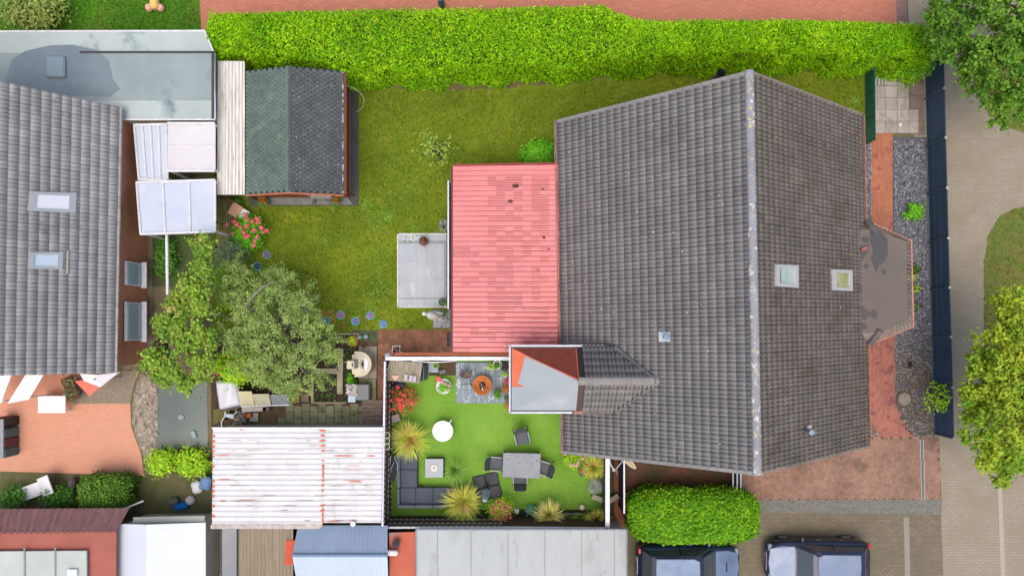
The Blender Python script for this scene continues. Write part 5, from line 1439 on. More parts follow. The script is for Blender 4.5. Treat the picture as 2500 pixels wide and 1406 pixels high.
m_sling = M("sling_fabric", S(98, 102, 108), S(90, 94, 100), scale=5, rough=.8, bump=.2, bscale=120)
m_slingb = M("sling_back", S(84, 88, 94), None, rough=.8)
m_alu = M("chair_frame", S(58, 62, 66), None, rough=.4)
m_arm = M("armrest_grey", S(152, 158, 164), None, rough=.4)
def make_chair():
    t = thing("garden_chair", "", "chair")
    g = MB(); pts = [(-.235, .24, .43), (.235, .24, .43), (.235, -.24, .455), (-.235, -.24, .455)]
    g.slab([Vector(p_) for p_ in pts], .02); g.build("seat", m_sling, t)
    g = MB(); 
    bk = []
    for k in range(6):
        f = k / 5; y = .25 + .20 * f ** 1.1; z = .46 + .58 * f
        bk.append((y, z))
    for k in range(5):
        (y0, z0), (y1, z1) = bk[k], bk[k + 1]
        g.add([(-.225, y0, z0), (.225, y0, z0), (.225, y1, z1), (-.225, y1, z1), (-.225, y0 + .015, z0), (.225, y0 + .015, z0), (.225, y1 + .015, z1), (-.225, y1 + .015, z1)], [(0, 1, 2, 3), (7, 6, 5, 4)] + ([(3, 2, 6, 7)] if k == 4 else []))
    g.build("backrest", m_slingb, t)
    for s in (-1, 1):
        g = MB(); g.tube([(s * .245, -.24, .45), (s * .245, .24, .43), (s * .24, .36, .75), (s * .235, .46, 1.05)], .016, 6); g.build("frame", m_alu, t)
        g = MB(); g.box((s * .285, .02, .655), (.045, .46, .022), bev=.008); g.build("armrest", m_arm, t)
        g = MB(); g.tube([(s * .285, -.19, .65), (s * .30, -.26, .3), (s * .31, -.30, .0)], .015, 6); g.build("leg", m_alu, t)
        g = MB(); g.tube([(s * .285, .22, .65), (s * .30, .32, .3), (s * .31, .42, .0)], .015, 6); g.build("leg", m_alu, t)
        g = MB(); g.lathe([(.018, 0), (.018, .02), (0, .025)], (s * .235, .465, 1.05), 8); g.build("end_cap", m_white, t)
    g = MB(); g.tube([(-.235, .46, 1.05), (.235, .46, 1.05)], .014, 6); g.build("top_bar", m_alu, t)
    return t
ch0 = make_chair()
for i, (px, py, rz, lab) in enumerate(((1275, 1070, 13, "dark garden chair standing alone above the dining table, facing it"),
                                      (1212, 1131, 86, "dark garden chair pushed to the left end of the dining table"),
                                      (1324, 1141, -108, "dark garden chair pulled out askew at the right end of the dining table"),
                                      (1270, 1164, 180, "dark garden chair mostly tucked under the bottom edge of the dining table"))):
    c = ch0 if i == 0 else copy_tree(ch0)
    q = P(px, py, .44); c.location = (q.x, q.y, .016); c.rotation_euler = (0, 0, R(rz)); c['label'] = lab; c['group'] = "garden chairs around the dining table"

# folded loungers behind the sofa
m_tubeg = M("lounger_tube", S(150, 166, 176), None, rough=.35, metal=.4)
for (x0, y0, x1, y1, lab) in ((958, 1112, 968, 1170, "folded dark lounger nearest the fence, leaning behind the sofa"), (966, 1128, 956, 1186, "folded lounger with a pale bent tube frame, leaning behind the sofa")):
    q0 = P(x0, y0, .9); q1 = P(x1, y1, .5)
    t = thing("folded_lounger", lab, "lounger", tuple(((q0 + q1) / 2).xy) + (0,), group="folded loungers behind the sofa")
    for s in (-.07, .07):
        g = MB(); g.tube([q0 + Vector((s, 0, 0)), q0.lerp(q1, .3) + Vector((s * 2, 0, .1)), q0.lerp(q1, .7) + Vector((s * 2, 0, .05)), q1 + Vector((s * .4, 0, -.4))], .018, 6); g.build("tube_frame", m_tubeg, t)
    g = MB(); g.slab([q0 + Vector((-.09, -.1, 0)), q0 + Vector((.09, -.1, 0)), q1 + Vector((.09, .25, .02)), q1 + Vector((-.09, .25, .02))], .03); g.build("sling", M("lounger_sling", S(62, 66, 72), None), t)

# parasol foot and closed parasol
pf = thing("weighted_stand", "parasol stand with four dark weight slabs between sofa and dining table", "parasol base", tuple(P(1190, 1187, 0)), rz=R(13))
for sx in (-1, 1):
    for sy in (-1, 1):
        g = MB(); g.box((sx * .275, sy * .275, .05), (.53, .53, .08), bev=.03); o = g.build("weight_slab", M("weight_slab", S(52, 56, 64), S(46, 50, 58), scale=4, rough=.5), None); o.parent = pf
g = MB(); g.lathe([(.16, .092), (.16, .13), (.06, .16), (.045, .5), (0, .5)], (0, 0, 0), 20); o = g.build("pole_socket", m_black, None); o.parent = pf
ps = thing("closed_parasol", "closed cantilever parasol in a grey cover standing on the slab base", "parasol", tuple(P(1191, 1187, 0).xy) + (.14,))
q = P(1191, 1187, 0)
g = MB(); g.tube([(q.x, q.y, .45), (q.x, q.y, 2.75)], .035, 10); g.build("pole", m_grey, ps)
g = MB(); g.lathe([(.05, 1.0), (.13, 1.05), (.145, 1.5), (.12, 2.3), (.085, 2.75), (.03, 2.82), (0, 2.84)], (q.x - .03, q.y, 0), 9, sx=1.1, sy=.8); g.build("cover", M("parasol_cover", S(180, 188, 198), S(160, 168, 180), scale=4, rough=.7), ps)
g = MB(); g.tube([(q.x, q.y, .6), (q.x - .12, q.y + .12, .7), (q.x - .16, q.y - .03, .75), (q.x - .05, q.y - .06, .6)], .012, 6); g.build("strap", m_black, ps)

# round white table with handle
wt = thing("round_table", "round white table top with a short handle on the artificial lawn", "table", tuple(P(1081, 1052, 0)))
q = P(1081, 1052, .55)
g = MB(); g.lathe([(.40, .52), (.425, .53), (.43, .55), (.425, .565), (0, .565)], (q.x, q.y, 0), 48); g.build("tabletop", m_whitepl, wt)
g = MB(); g.tube([(q.x + .27, q.y + .33, .55), (q.x + .36, q.y + .46, .55)], .022, 8); g.build("handle", m_whitepl, wt)
g = MB(); g.lathe([(.22, 0), (.2, .03), (.04, .06), (.035, .52), (0, .52)], (q.x, q.y, .016), 24); g.build("pedestal", m_grey, wt)

# fire bowl
fb = thing("fire_bowl", "round rust-coloured steel fire bowl on the veined slabs", "fire bowl", tuple(P(1177, 940, 0)))
q = P(1177, 940, .4)
g = MB(); g.lathe([(.12, .12), (.30, .2), (.405, .36), (.415, .42), (.39, .42), (.28, .27), (.12, .2), (0, .19)], (q.x, q.y, .03), 40); g.build("bowl", M("rusty_steel", S(196, 122, 66), S(170, 96, 52), scale=3, rough=.6, spots=[(9, .62, .7, S(120, 74, 50))]), fb, smooth=True)
for k in range(3):
    a = R(90 + k * 120); g = MB(); g.tube([(q.x + .2 * math.cos(a), q.y + .2 * math.sin(a), .2), (q.x + .27 * math.cos(a), q.y + .27 * math.sin(a), .03)], .02, 6); g.build("leg", M("rust_leg", S(120, 72, 48), None), fb)
g = MB(); g.lathe([(0, .0), (.17, .012), (.12, .05), (0, .07)], (q.x, q.y - .03, .222), 9, sx=.9, sy=1.1); g.build("ash_heap", M("charred", S(96, 62, 50), S(48, 38, 36), scale=9), fb)
for k, (a, L, r_) in enumerate(((-35, .26, .016), (60, .15, .03), (-80, .14, .022))):
    g = MB(); dv = Vector((math.cos(R(a)), math.sin(R(a)), .1)); cc = Vector((q.x, q.y - .05 * k, .31)); g.tube([cc - dv * L, cc + dv * L], r_, 7)
    tag(g.build("charred_log", M("log_%d" % k, (S(150, 96, 70), S(52, 40, 38), S(226, 216, 206))[k], None), loc=tuple(cc)), ("long thin stick lying across the fire bowl", "thick blackened log in the middle of the fire bowl", "short white-ashed log at the lower edge of the fire bowl")[k], "log", "logs in the fire bowl")
# wire chair next to it
wc = thing("wire_chair", "black wire chair with a brown seat pad left of the fire bowl", "chair", tuple(P(1135, 930, 0)))
q = P(1135, 930, .3)
g = MB(); c_ = P(1137, 914, .55); g.lathe([(.0, 0), (.20, .01), (.235, .05), (.22, .06), (.18, .03), (0, .025)], c_, 22, sx=1.05, sy=.7); g.build("seat_pan", M("seat_pan_brown", S(120, 104, 96), S(76, 62, 56), scale=5), wc)
for sx in (-1, 1):
    for k, pp in enumerate(([(c_.x + sx * .15, c_.y, .55), (c_.x + sx * .19, c_.y - .35, .3), (c_.x + sx * .24, c_.y - .5, .03)], [(c_.x + sx * .15, c_.y, .55), (c_.x + sx * .22, c_.y + .12, .03)])):
        g = MB(); g.tube(pp, .012, 5); g.build("leg", m_black, wc)
g = MB(); g.tube([(c_.x - .2, c_.y - .42, .25), (c_.x + .2, c_.y - .42, .25), (c_.x + .26, c_.y - .58, .05)], .012, 5); g.build("stretcher", m_black, wc)

# specks of debris and the glued seams of the artificial lawn
for x0, y0, x1, y1 in ((1016, 982, 1112, 983), (1030, 1086, 1480, 1086.8), (1250, 1008, 1376, 1009)):
    g = MB(); g.prism(GP(rect_px(x0, y0, x1, y1)), .016, .0185); tag(g.build("turf_seam", M("turf_seam", S(100, 146, 44), None)), kind='structure')
C = []
while len(C) < 90:
    q = P(rnd.uniform(960, 1470), rnd.uniform(920, 1250), 0); C.append((q.x, q.y, .025))
tag(quads_obj("turf_debris", leaves(np.array(C), np.tile([0, 0, 1.0], (90, 1)), .07, spread=.3), M("debris", S(90, 100, 50), S(70, 70, 40), scale=9, island=.5)), kind='stuff')
# ---------------- pots by the cross gable
def potted(label, px, py, rpx, potmat, leafmat, h=.5, n=260, size=.07, poth=.28, pr=None, group="flower pots around the fire bowl", **kw):
    return bush("potted_plant", label, "potted plant", px, py, rpx * .72, h, int(n * .7), size, leafmat, nclump=14, potmat=potmat, potr=pr or PX(rpx), poth=poth, clump=.06, group=group, **kw)
potted("dark green potted plant in the largest white ringed pot below the white beam", 1214, 890, 10, m_wpot, m_mid, h=.42, pr=.20, poth=.34)
potted("yellowing potted plant left of the largest white ringed pot", 1199, 893, 9, m_anth, m_lime, h=.42, pr=.10, n=160)
potted("small plum-leaved plant in a thin-rimmed pot right of the large white ringed pot", 1233, 896, 8, M("plum_pot", S(96, 84, 88), None), M("plum_leaf", S(110, 60, 70), S(80, 90, 60), scale=8), h=.40, pr=.15, n=120)
potted("small white pot with a light green succulent on the veined slabs", 1233, 915, 7, m_wpot, m_lime, h=.30, pr=.11, n=90, poth=.2)
potted("bushy dark green plant in a pale pot at the lower right of the fire bowl", 1214, 962, 12, M("beige_pot", S(190, 176, 150), None), m_mid, h=.55, pr=.15, n=420)
potted("rust-leaved plant in a copper coloured pot close to the gable's gutter", 1234, 950, 10, m_terra, m_autumn, h=.42, pr=.15, n=300)
potted("tiny red-leaved plant in a dark pot above the rust-leaved one", 1236, 930, 5, m_anth, m_redp, h=.3, pr=.08, n=60, poth=.15)
potted("pot of dark soil with a pale stone at the corner of the veined slabs", 1238, 971, 6, m_anth, m_mid, h=.26, pr=.12, n=40, poth=.22)
bush("autumn_shrub", "orange and yellow leaved small shrub below the cross gable's lower left corner", "shrub", 1243, 994, 9, .6, 260, .06, m_autumn, nclump=12, clump=.07)
ab = bush("autumn_shrub", "orange-brown climbing shrub rising past the house eaves under the cross gable", "shrub", 1398, 1008, 17, 3.25, 520, .09, m_autumn, nclump=24, clump=.10, ry=9, zbase=0.0)
# watering cans by the house wall
for px, py, col, lab in ((1378, 1029, S(86, 206, 184), "turquoise watering can by the house wall beneath the eaves"), (1380, 1066, S(40, 176, 92), "green watering can by the house wall, below the turquoise one")):
    q = P(px, py, .2); t = thing("watering_can", lab, "watering can", (q.x, q.y, .016), group="watering cans by the house wall")
    mc = M("can_" + lab[:4], col, None, rough=.35)
    g = MB(); g.lathe([(.10, .02), (.12, .05), (.12, .24), (.09, .30), (.05, .31), (.05, .29)], (q.x, q.y, 0), 18, sy=1.3); g.build("body", mc, t)
    g = MB(); g.tube([(q.x - .02, q.y + .13, .08), (q.x - .05, q.y + .28, .25), (q.x - .07, q.y + .36, .36)], [.03, .018, .016], 8); g.lathe([(.016, 0), (.045, .04), (0, .05)], (q.x - .07, q.y + .37, .35), 12); g.build("spout", mc, t)
    g = MB(); g.tube([(q.x, q.y - .13, .08), (q.x, q.y - .24, .2), (q.x, q.y - .12, .36), (q.x, q.y + .06, .34)], .015, 7); g.build("handle", mc, t)

# ---------------- woodshed, cabinet and small things in the upper left of the terrace
ws = thing("wood_store", "small grey store with weathered plank roof in the terrace corner", "store", tuple(P(1000, 905, 0)))
zq = 1.8
rp = [P(953, 876, zq), P(1032, 886, zq), P(1024, 936, zq - .15), P(939, 927, zq - .15)]
corrugated("plank_roof", rp[3], rp[0], rp[1], rp[2], .105, .035, M("weathered_plank", S(178, 170, 150), S(140, 132, 112), scale=2, stretch=(7, 1, 1), rough=.9, spots=[(5, .58, .68, S(134, 136, 104))]), ws)
g = MB(); cc = sum(rp, Vector()) / 4; g.prism([tuple((cc + (p_ - cc) * .93).xy) for p_ in rp], 0.02, zq - .2); g.build("cabinet", M("store_grey", S(136, 140, 150), S(120, 124, 134), scale=3), ws)
g = MB(); g.box((rp[1].x + .0, (rp[1].y + rp[2].y) / 2, .85), (.03, .6, 1.4)); g.build("door", M("store_door", S(112, 116, 128), None), ws)
tb = MB(); tb.slab([P(955, 916, 1.79), P(974, 917, 1.79), P(972, 922, 1.76), P(964, 930, 1.72)], .05); tag(tb.build("clay_fragment", M("pink_clay", S(232, 176, 156), None), loc=tuple(P(964, 920, 1.76))), "pink clay fragment lying on the weathered plank roof", "tile")
for k, (a, b_) in enumerate(((991, 921), (1003, 923), (1012, 925))):
    g = MB(); q = P(a, b_, 1.82); g.box(q, (.13, .24, .05), rz=R(-6)); tag(g.build("grey_tile", M("grey_bit", S(184, 180, 184), None), loc=tuple(q)), ("leftmost", "middle", "rightmost")[k] + " of the three pale grey tiles on the weathered plank roof", "tile", "pale tiles on the plank roof")
gt = thing("planter_table", "low pale grey table with a spiky plant right of the plank-roofed store", "table", tuple(P(1058, 897, 0)))
px_box(MB(), 1046, 884, 1070, 909, .42, .46, .45).build("tabletop", M("grey_table", S(164, 176, 190), None), gt)
for a, b_ in ((1048, 886), (1068, 886), (1048, 907), (1068, 907)):
    g = MB(); q = P(a, b_, .42); g.box((q.x, q.y, .22), (.04, .04, .4)); g.build("leg", m_grey, gt)
grass_plant("short spiky green and yellow potted plant on the low grey table", 1067, 891, 10, .9, 60, m_lime, w=.022, name="spiky_plant").location.z = .0
for k, (a, b_) in enumerate(((1076, 909), (1083, 907))):
    g = MB(); q = P(a, b_, .2); g.lathe([(.06, 0), (.08, .16), (.065, .16), (.05, .05), (0, .05)], (q.x, q.y, .03), 18); tag(g.build("pale_jar", m_grey, loc=(q.x, q.y, .03)), ("open pale grey jar with a dark mouth, left of its twin", "open pale grey jar partly behind its twin on the right")[k], "jar", "pale jars on the brown paving")
g = MB(); q = P(973, 938, .5); g.lathe([(.14, .0), (.22, .15), (.24, .42), (.18, .5), (0, .56)], (q.x, q.y, .02), 22); tag(g.build("kettle_grill", M("grill_navy", S(52, 54, 84), None, rough=.25), loc=(q.x, q.y, .02)), "dark blue round covered grill tucked below the plank roof", "grill")
rs = thing("red_stool", "small red folding stool beside the rose bowl", "stool", tuple(P(1068, 930, 0)))
g = MB(); g.slab([P(1063, 921, .4), P(1075, 919, .42), P(1077, 930, .38), P(1065, 932, .36)], .03); g.build("seat", M("red_plastic", S(214, 76, 60), None, rough=.4), rs)
for (a, b_) in ((1065, 923), (1074, 921), (1075, 929), (1067, 938)):
    g = MB(); g.tube([P(a, b_, .36), P(a - 1, b_ + 2, .02)], .012, 5); g.build("leg", M("red_leg", S(190, 66, 54), None), rs)
rb_ = bush("rose_bowl", "big white rimmed bowl planted with pink roses and bright green leaves", "planter", 1083, 943, 13, .55, 320, .09, m_bright, nclump=14, flowers=[(1079, 933), (1087, 937), (1095, 941), (1090, 950), (1089, 938)], fm=m_lpink, fr=.075, potmat=m_wpot, potr=.325, poth=.34, clump=.07)
# the red hydrangea, tilted crate below it
fr_ = random.Random(3); fl = [(983 + fr_.gauss(-6, 15), 978 + fr_.gauss(3, 17)) for i in range(20)]
bush("red_hydrangea", "large rust-red hydrangea with crimson flower heads by the brown slatted fence", "shrub", 983, 976, 36, 1.15, 900, .085, m_autumn, nclump=50, flowers=fl, fm=m_redp, fr=.072, clump=.11)
g = MB(); q = P(967, 1020, .25); g.box(q, (.34, .30, .3), rz=R(18)); tag(g.build("planter_box", M("pink_grey_box", S(172, 156, 160), None), loc=tuple(q)), "pinkish grey box planter below the red hydrangea", "box")
# ornamental grasses
grass_plant("ornamental grass with golden blades, nearest the ribbed garage", 1000, 1070, 48, 1.0, 400, m_yg, second=m_ygdry, potmat=m_anth, w=.032)
grass_plant("ornamental grass spilling over the right end of the corner sofa", 1132, 1222, 49, 1.0, 400, m_yg, second=m_ygdry, potmat=m_anth, w=.032)
grass_plant("straw-coloured ornamental grass in the planting bed, the palest one", 1341, 1257, 38, 1.0, 380, m_yg2, second=m_yg, potmat=m_anth, w=.030)
grass_plant("ornamental grass with pinkish tips beneath the house eaves", 1449, 1137, 33, .95, 330, m_yg, second=m_ygdry, potmat=m_anth, w=.030)
grass_plant("ornamental grass in the lower right corner of the terrace", 1456, 1264, 33, .95, 300, m_yg, second=m_ygdry, potmat=m_anth, w=.028)
grass_plant("round silver-blue fescue tuft below the pink-tipped grass", 1450, 1186, 21, .45, 900, m_fest, w=.008, potmat=m_anth, arch=.8)
grass_plant("thin feathery see-through green grass right of the coffee table", 1108, 1147, 36, .8, 190, m_feather, w=.014)
grass_plant("small blue-green yucca rosette beside the wind screen", 1084, 553, 17, .6, 90, m_fest, w=.03, name="yucca")
# hydrangeas
fl2 = [(1222 + 31 * math.cos(i * 2.4) * math.sqrt((i + .5) / 38), 1250 + 34 * math.sin(i * 2.4) * math.sqrt((i + .5) / 38)) for i in range(30)]
bush("pink_hydrangea", "round pink hydrangea in full bloom at the bottom fence", "shrub", 1222, 1248, 33, 1.15, 1500, .075, m_lime, nclump=60, flowers=fl2, fm=m_pink, fr=.052, clump=.10, potmat=m_anth, potr=.28)
bush("pink_hydrangea", "lime-leaved hydrangea with few pale pink heads under the house eaves", "shrub", 1398, 1117, 27, .95, 1000, .07, m_lime, nclump=34, flowers=[(1379, 1107), (1404, 1101), (1411, 1129), (1400, 1136), (1408, 1136), (1422, 1119), (1393, 1133)], fm=m_lpink, fr=.07, clump=.08, potmat=m_anth, potr=.22)
potted("dark round pot with sparse red stems below the lime-leaved hydrangea", 1423, 1151, 10, M("black_rim_pot", S(78, 82, 90), None), m_autumn, h=.36, pr=.20, n=70, group="pots in the terrace bed")
potted("blue-green cabbage-like plant in a square black pot of the bottom bed", 1297, 1247, 14, m_anth, foliage_mat("cabbage", S(120, 170, 140), S(90, 146, 118), None, island=.25), h=.5, pr=.2, n=200, size=.13, group="pots in the terrace bed")
g = MB(); q = P(1262, 1247, .3)
for (dx, dy, a) in ((-.06, .03, 30), (.04, .02, 100), (0, -.06, 10)): g.box((q.x + dx, q.y + dy, .2), (.14, .10, .34), rz=R(a), bev=.03)
tag(g.build("stone_figure", m_white, loc=(q.x, q.y, .02)), "small white angular stone ornament right of the blooming pink hydrangea", "ornament")
tr = thing("trough_planter", "long black trough planter in the bottom bed of the terrace", "planter", tuple(P(1388, 1266, 0)))
px_box(MB(), 1363, 1254, 1422, 1284, .0, .3, .3, .02).build("trough", m_black, tr)
px_box(MB(), 1366, 1257, 1419, 1281, .25, .308, .3, .0).build("soil", m_soil, tr)
tb = MB(); px_box(tb, 1363, 1252.5, 1422, 1254.5, .27, .33, .3, 0); tb.build("rim", m_grey, tr)
bush("leafy_plant", "bright green leafy plant growing out of the black trough", "plant", 1410, 1269, 13, .6, 300, .07, m_bright, nclump=16, clump=.07)
bush("leafy_plant", "small lime-yellow plant at the middle of the black trough", "plant", 1397, 1264, 6, .5, 90, .06, m_lime, nclump=8, clump=.04)
g = MB(); q = P(1421, 1238, .3); g.lathe([(.09, 0), (.10, .26), (.115, .29), (.10, .32), (0, .33)], (q.x, q.y, .02), 24); tag(g.build("bollard_lamp", M("cream_lid", S(226, 206, 182), None), loc=(q.x, q.y, .02)), "round cream-topped garden lamp at the edge of the bottom bed", "lamp")
g = MB(); q = P(1075, 1143, .1)
# small leaf pile by the sofa corner
C = np.array([tuple(P(1028, 1184, 0))] * 40) + np.c_[nr.normal(0, .07, (40, 2)), nr.uniform(.03, .06, 40)]
quads_obj("leaf_litter", leaves(C, np.tile([0, 0, 1.0], (40, 1)), .06), M("litter", S(190, 104, 60), S(150, 90, 50), scale=9, island=.3)); tag(bpy.data.objects["leaf_litter"], kind='stuff')
# wall planter hung on the fence
wp = thing("wall_basket", "cream wire basket with plants hanging on top of the tall slatted fence", "basket", tuple(P(944, 1076, 0).xy) + (1.9,))
g = MB(); q = P(944, 1076, 2.2)
for k in (-.22, 0, .22):
    pts = [(q.x + .12 * math.cos(a_), q.y + k + .12 * math.sin(a_), 2.2) for a_ in np.linspace(0, 2 * math.pi, 13)]; g.tube(pts, .012, 5, cap=False)
g.build("wire_ring", M("cream_wire", S(220, 205, 185), None), wp)
C = np.array([[q.x, q.y, 2.1]] * 70) + np.c_[nr.normal(0, .05, 70), nr.uniform(-.3, .3, 70), nr.uniform(0, .12, 70)]
quads_obj("foliage", leaves(C, np.tile([0, 0, 1.0], (70, 1)), .06), m_mid, wp)
# pale hose coil near the fence corner
g = MB(); q = P(975, 1262, .1); pts = [(q.x + .25 * math.cos(i * .7) * (1 - i * .03) + i * .02, q.y + .12 * math.sin(i * .7), .12) for i in range(22)]; g.tube(pts, .010, 5)
tag(g.build("garden_wire", M("pale_green_wire", S(140, 166, 130), None), loc=tuple(q)), "loose pale green wire lying below the sofa near the fence corner", "wire")
g = MB(); c_ = P(1025, 1262, 0)

# stepped slatted edging that runs through the two fences
m_pal = M("pale_slat", S(186, 180, 158), S(164, 158, 138), scale=5)
for idx, (pts, lab) in enumerate((([(1446, 1212), (1462, 1217), (1478, 1224)], "pale slatted edging strip inside the terrace, left of the white capped fence"),
                                ([(1486, 1224), (1498, 1217), (1509, 1210)], "pale slatted edging strip crossing the red side path"),
                                ([(1526, 1210), (1545, 1202), (1566, 1197)], "pale slatted edging strip running into the lush hedge"))):
    q = [P(a, b_, .35) for a, b_ in pts]; c = q[1]
    t = thing("edging_strip", lab, "edging", (c.x, c.y, 0), group="slatted edging strips")
    n = 6
    for i in range(n):
        f = (i + .5) / n * (len(q) - 1); k = int(f); p_ = q[k].lerp(q[k + 1], f - k); d_ = q[k + 1] - q[k]
        g = MB(); g.box((p_.x, p_.y, .33), (.095, .20, .04), rz=math.atan2(d_.y, d_.x)); g.build("slat", m_pal, t)
    g = MB(); g.tube([v_ - Vector((0, 0, .05)) for v_ in q], .025, 5); g.build("rail", M("edging_rail", S(70, 58, 46), None), t)
    for v_ in (q[0], q[2]):
        g = MB(); g.box((v_.x, v_.y, .15), (.05, .05, .3)); g.build("post", MATS["edging_rail"], t)
# things leaning under the eaves by the side path
cf = thing("clothes_airer", "white tube clothes airer folded above the side path by the house", "airer", tuple(P(1502, 1135, 0)))
for pts in ([(1486, 1112, 1.3), (1490, 1130, 1.2), (1497, 1144, .9)], [(1484, 1128, 1.2), (1492, 1138, 1.0), (1500, 1147, .6)], [(1503, 1146, .6), (1513, 1133, 1.0), (1523, 1122, 1.4)]):
    g = MB(); g.tube([P(*p_) for p_ in pts], .028, 7); g.build("tube_frame", m_white, cf)
g = MB(); g.lathe([(.05, 0), (.07, .06), (.0, .09)], P(1498, 1146, .8), 12); g.build("joint", m_white, cf)
g = MB(); g.tube([P(1505, 1148, .8), P(1507, 1156, .3)], .035, 7); g.build("foot", M("violet_plastic", S(170, 160, 200), None), cf)
bd = thing("ironing_board", "narrow tan board with white rim leaning out from under the eaves", "board", tuple(P(1540, 1130, 0)))
a = P(1517, 1110, 1.6); b2 = P(1553, 1144, .8); d_ = (b2 - a).normalized(); s_ = Vector((-d_.y, d_.x, 0)).normalized()
def oval(w, up):
    out = []
    for k in range(14):
        an = 2 * math.pi * k / 14; out.append((a + b2) / 2 + d_ * math.cos(an) * (b2 - a).length / 2 * (1 if w > .1 else .96) + s_ * math.sin(an) * w + Vector((0, 0, up)))
    return out
g = MB(); g.slab(oval(.115, 0), .03); g.build("board_rim", m_white, bd)
g = MB(); g.slab(oval(.085, .01), .012); g.build("board_top", M("tan_board", S(204, 182, 134), None), bd)
g = MB(); g.tube([(a + b2) / 2, Vector((((a + b2) / 2).x, ((a + b2) / 2).y, 0))], .02, 6); g.build("leg", m_grey, bd)
g = MB(); q = P(1542, 1117, .3); g.lathe([(.05, 0), (.06, .1), (0, .12)], (q.x, q.y, .02), 14); tag(g.build("white_cup", m_white, loc=(q.x, q.y, .02)), "small white round cap on the side yard just below the eaves", "cap")

# ------------------------------------------------------------------ main lawn side
# stepping discs
m_ring = M("disc_ring", S(92, 186, 182), S(80, 170, 168), scale=6, rough=.5)
for i, (a, b_, col, lab) in enumerate(((652, 622, (150, 104, 150), "topmost of the purple discs with turquoise rims, in open lawn"), (629, 650, (70, 96, 112), "dark disc with turquoise rim at the apple tree edge, below the topmost one"),
      (745, 757, (116, 96, 126), "dim purple disc half hidden under the right side of the apple tree"), (795, 783, (78, 128, 150), "blue disc partly covered by the outermost apple twigs"),
      (832, 769, (156, 108, 160), "purple disc between two blue ones right of the apple tree"), (868, 784, (120, 124, 186), "blue-violet disc in the middle of the lower row on the lawn"),
      (904, 770, (146, 116, 172), "purple disc, second from the right in the row above the kerb"), (936, 791, (118, 138, 190), "rightmost disc, pale blue, above the brick patio's corner"))):
    q = P(a, b_, 0); t = thing("stepping_disc", lab, "disc", (q.x, q.y, 0), group="round rimmed discs on the lawn")
    g = MB(); g.lathe([(.135, .03), (.14, .036), (.175, .04), (.185, .02), (.185, 0.0)][::-1], (q.x, q.y, 0), 28); g.build("rim", m_ring, t)
    g = MB(); g.lathe([(.138, .0), (.138, .042), (.1, .046), (0, .046)], (q.x, q.y, 0), 28); g.build("disc_plate", M("disc_%d" % i, S(*col), S(*[v * .85 for v in col]), scale=14), t)

# chimenea
q = P(1035, 590, .2); t = thing("chimenea", "brown clay chimenea on the upper edge of the tiled patio", "chimenea", (q.x, q.y, .03))
g = MB(); g.lathe([(.08, .12), (.17, .2), (.19, .38), (.15, .55), (.075, .68), (.06, .9), (.08, .93), (.05, .93), (.045, .75), (0, .75)], (q.x, q.y, 0), 26); g.build("body", M("chimenea_clay", S(146, 96, 72), S(126, 80, 60), scale=5, rough=.55), t, smooth=True)
for k in range(3):
    an = R(30 + 120 * k); g = MB(); g.tube([(q.x + .1 * math.cos(an), q.y + .1 * math.sin(an), .2), (q.x + .2 * math.cos(an), q.y + .2 * math.sin(an), .03)], .014, 6); g.build("leg", m_black, t)
g = MB(); g.box(P(1079, 739, .1), (.26, .26, .26), rz=R(40)); 
o = potted("dark green plant in a tilted square black pot at the tiled patio's lower corner", 1080, 738, 7, m_anth, m_mid, h=.42, pr=.16, n=90, group=None)
q = P(1086, 763, .1); potted("tiny dark green plant on the blue-grey slabs beside the statue", 1087, 762, 4, m_anth, m_mid, h=.22, pr=.07, n=40, poth=.12, group=None)

# white statue on the slabs
def skin_figure(name, edges, pts, radii, mat, parent, sub=2):
    me = bpy.data.meshes.new(name); me.from_pydata([tuple(p_) for p_ in pts], edges, []); me.materials.append(mat)
    o = bpy.data.objects.new(name, me); COL.objects.link(o); o.parent = parent
    sm = o.modifiers.new("skin", 'SKIN'); sm.use_smooth_shade = True
    for i, r_ in enumerate(radii): me.skin_vertices[0].data[i].radius = (r_, r_)
    me.skin_vertices[0].data[0].use_root = True
    sb = o.modifiers.new("sub", 'SUBSURF'); sb.levels = sub; sb.render_levels = sub
    return o
q = P(1078, 779, 0)
st = thing("statue", "white draped stone statue standing on the blue-grey slabs", "statue", (q.x, q.y, .028))
# a draped standing figure 1.9 m tall on a round base, leaning towards the lawn; seen from above it points away from the house
def LP(px, py, z): return P(px, py, z) - st.location
pts = [LP(1066, 772, .9), LP(1053, 769, 1.45), LP(1041, 767, 1.65), LP(1032, 765, 1.85), LP(1048, 762, 1.3), LP(1068, 764, 1.0), LP(1081, 764, .8), LP(1046, 774, 1.3), LP(1058, 779, .9), LP(1064, 783, .7), LP(1074, 774, .45), LP(1080, 777, .12), LP(1073, 769, .45), LP(1079, 771, .12)]
sk_ = skin_figure("figure", [(0, 1), (1, 2), (2, 3), (1, 4), (4, 5), (5, 6), (1, 7), (7, 8), (8, 9), (0, 10), (10, 11), (0, 12), (12, 13)], pts,
            [.13, .14, .06, .10, .07, .05, .035, .07, .05, .035, .12, .15, .11, .14], M("white_stone", S(232, 230, 222), S(212, 210, 200), scale=6, rough=.7), st)
g = MB(); g.lathe([(.24, .0), (.24, .08), (.18, .12), (0, .12)], (q.x + .02, q.y, .028), 20); g.build("plinth", M("stone_plinth", S(150, 150, 150), None), st)
g = MB(); g.box((P(1097, 827, 0).x, P(0, 830, 0).y, .09), (.18, .55, .12), rz=0); tag(g.build("black_mat_box", m_black, loc=tuple(P(1097, 830, 0))), "flat black box against the red extension's wall on the brick patio", "box")

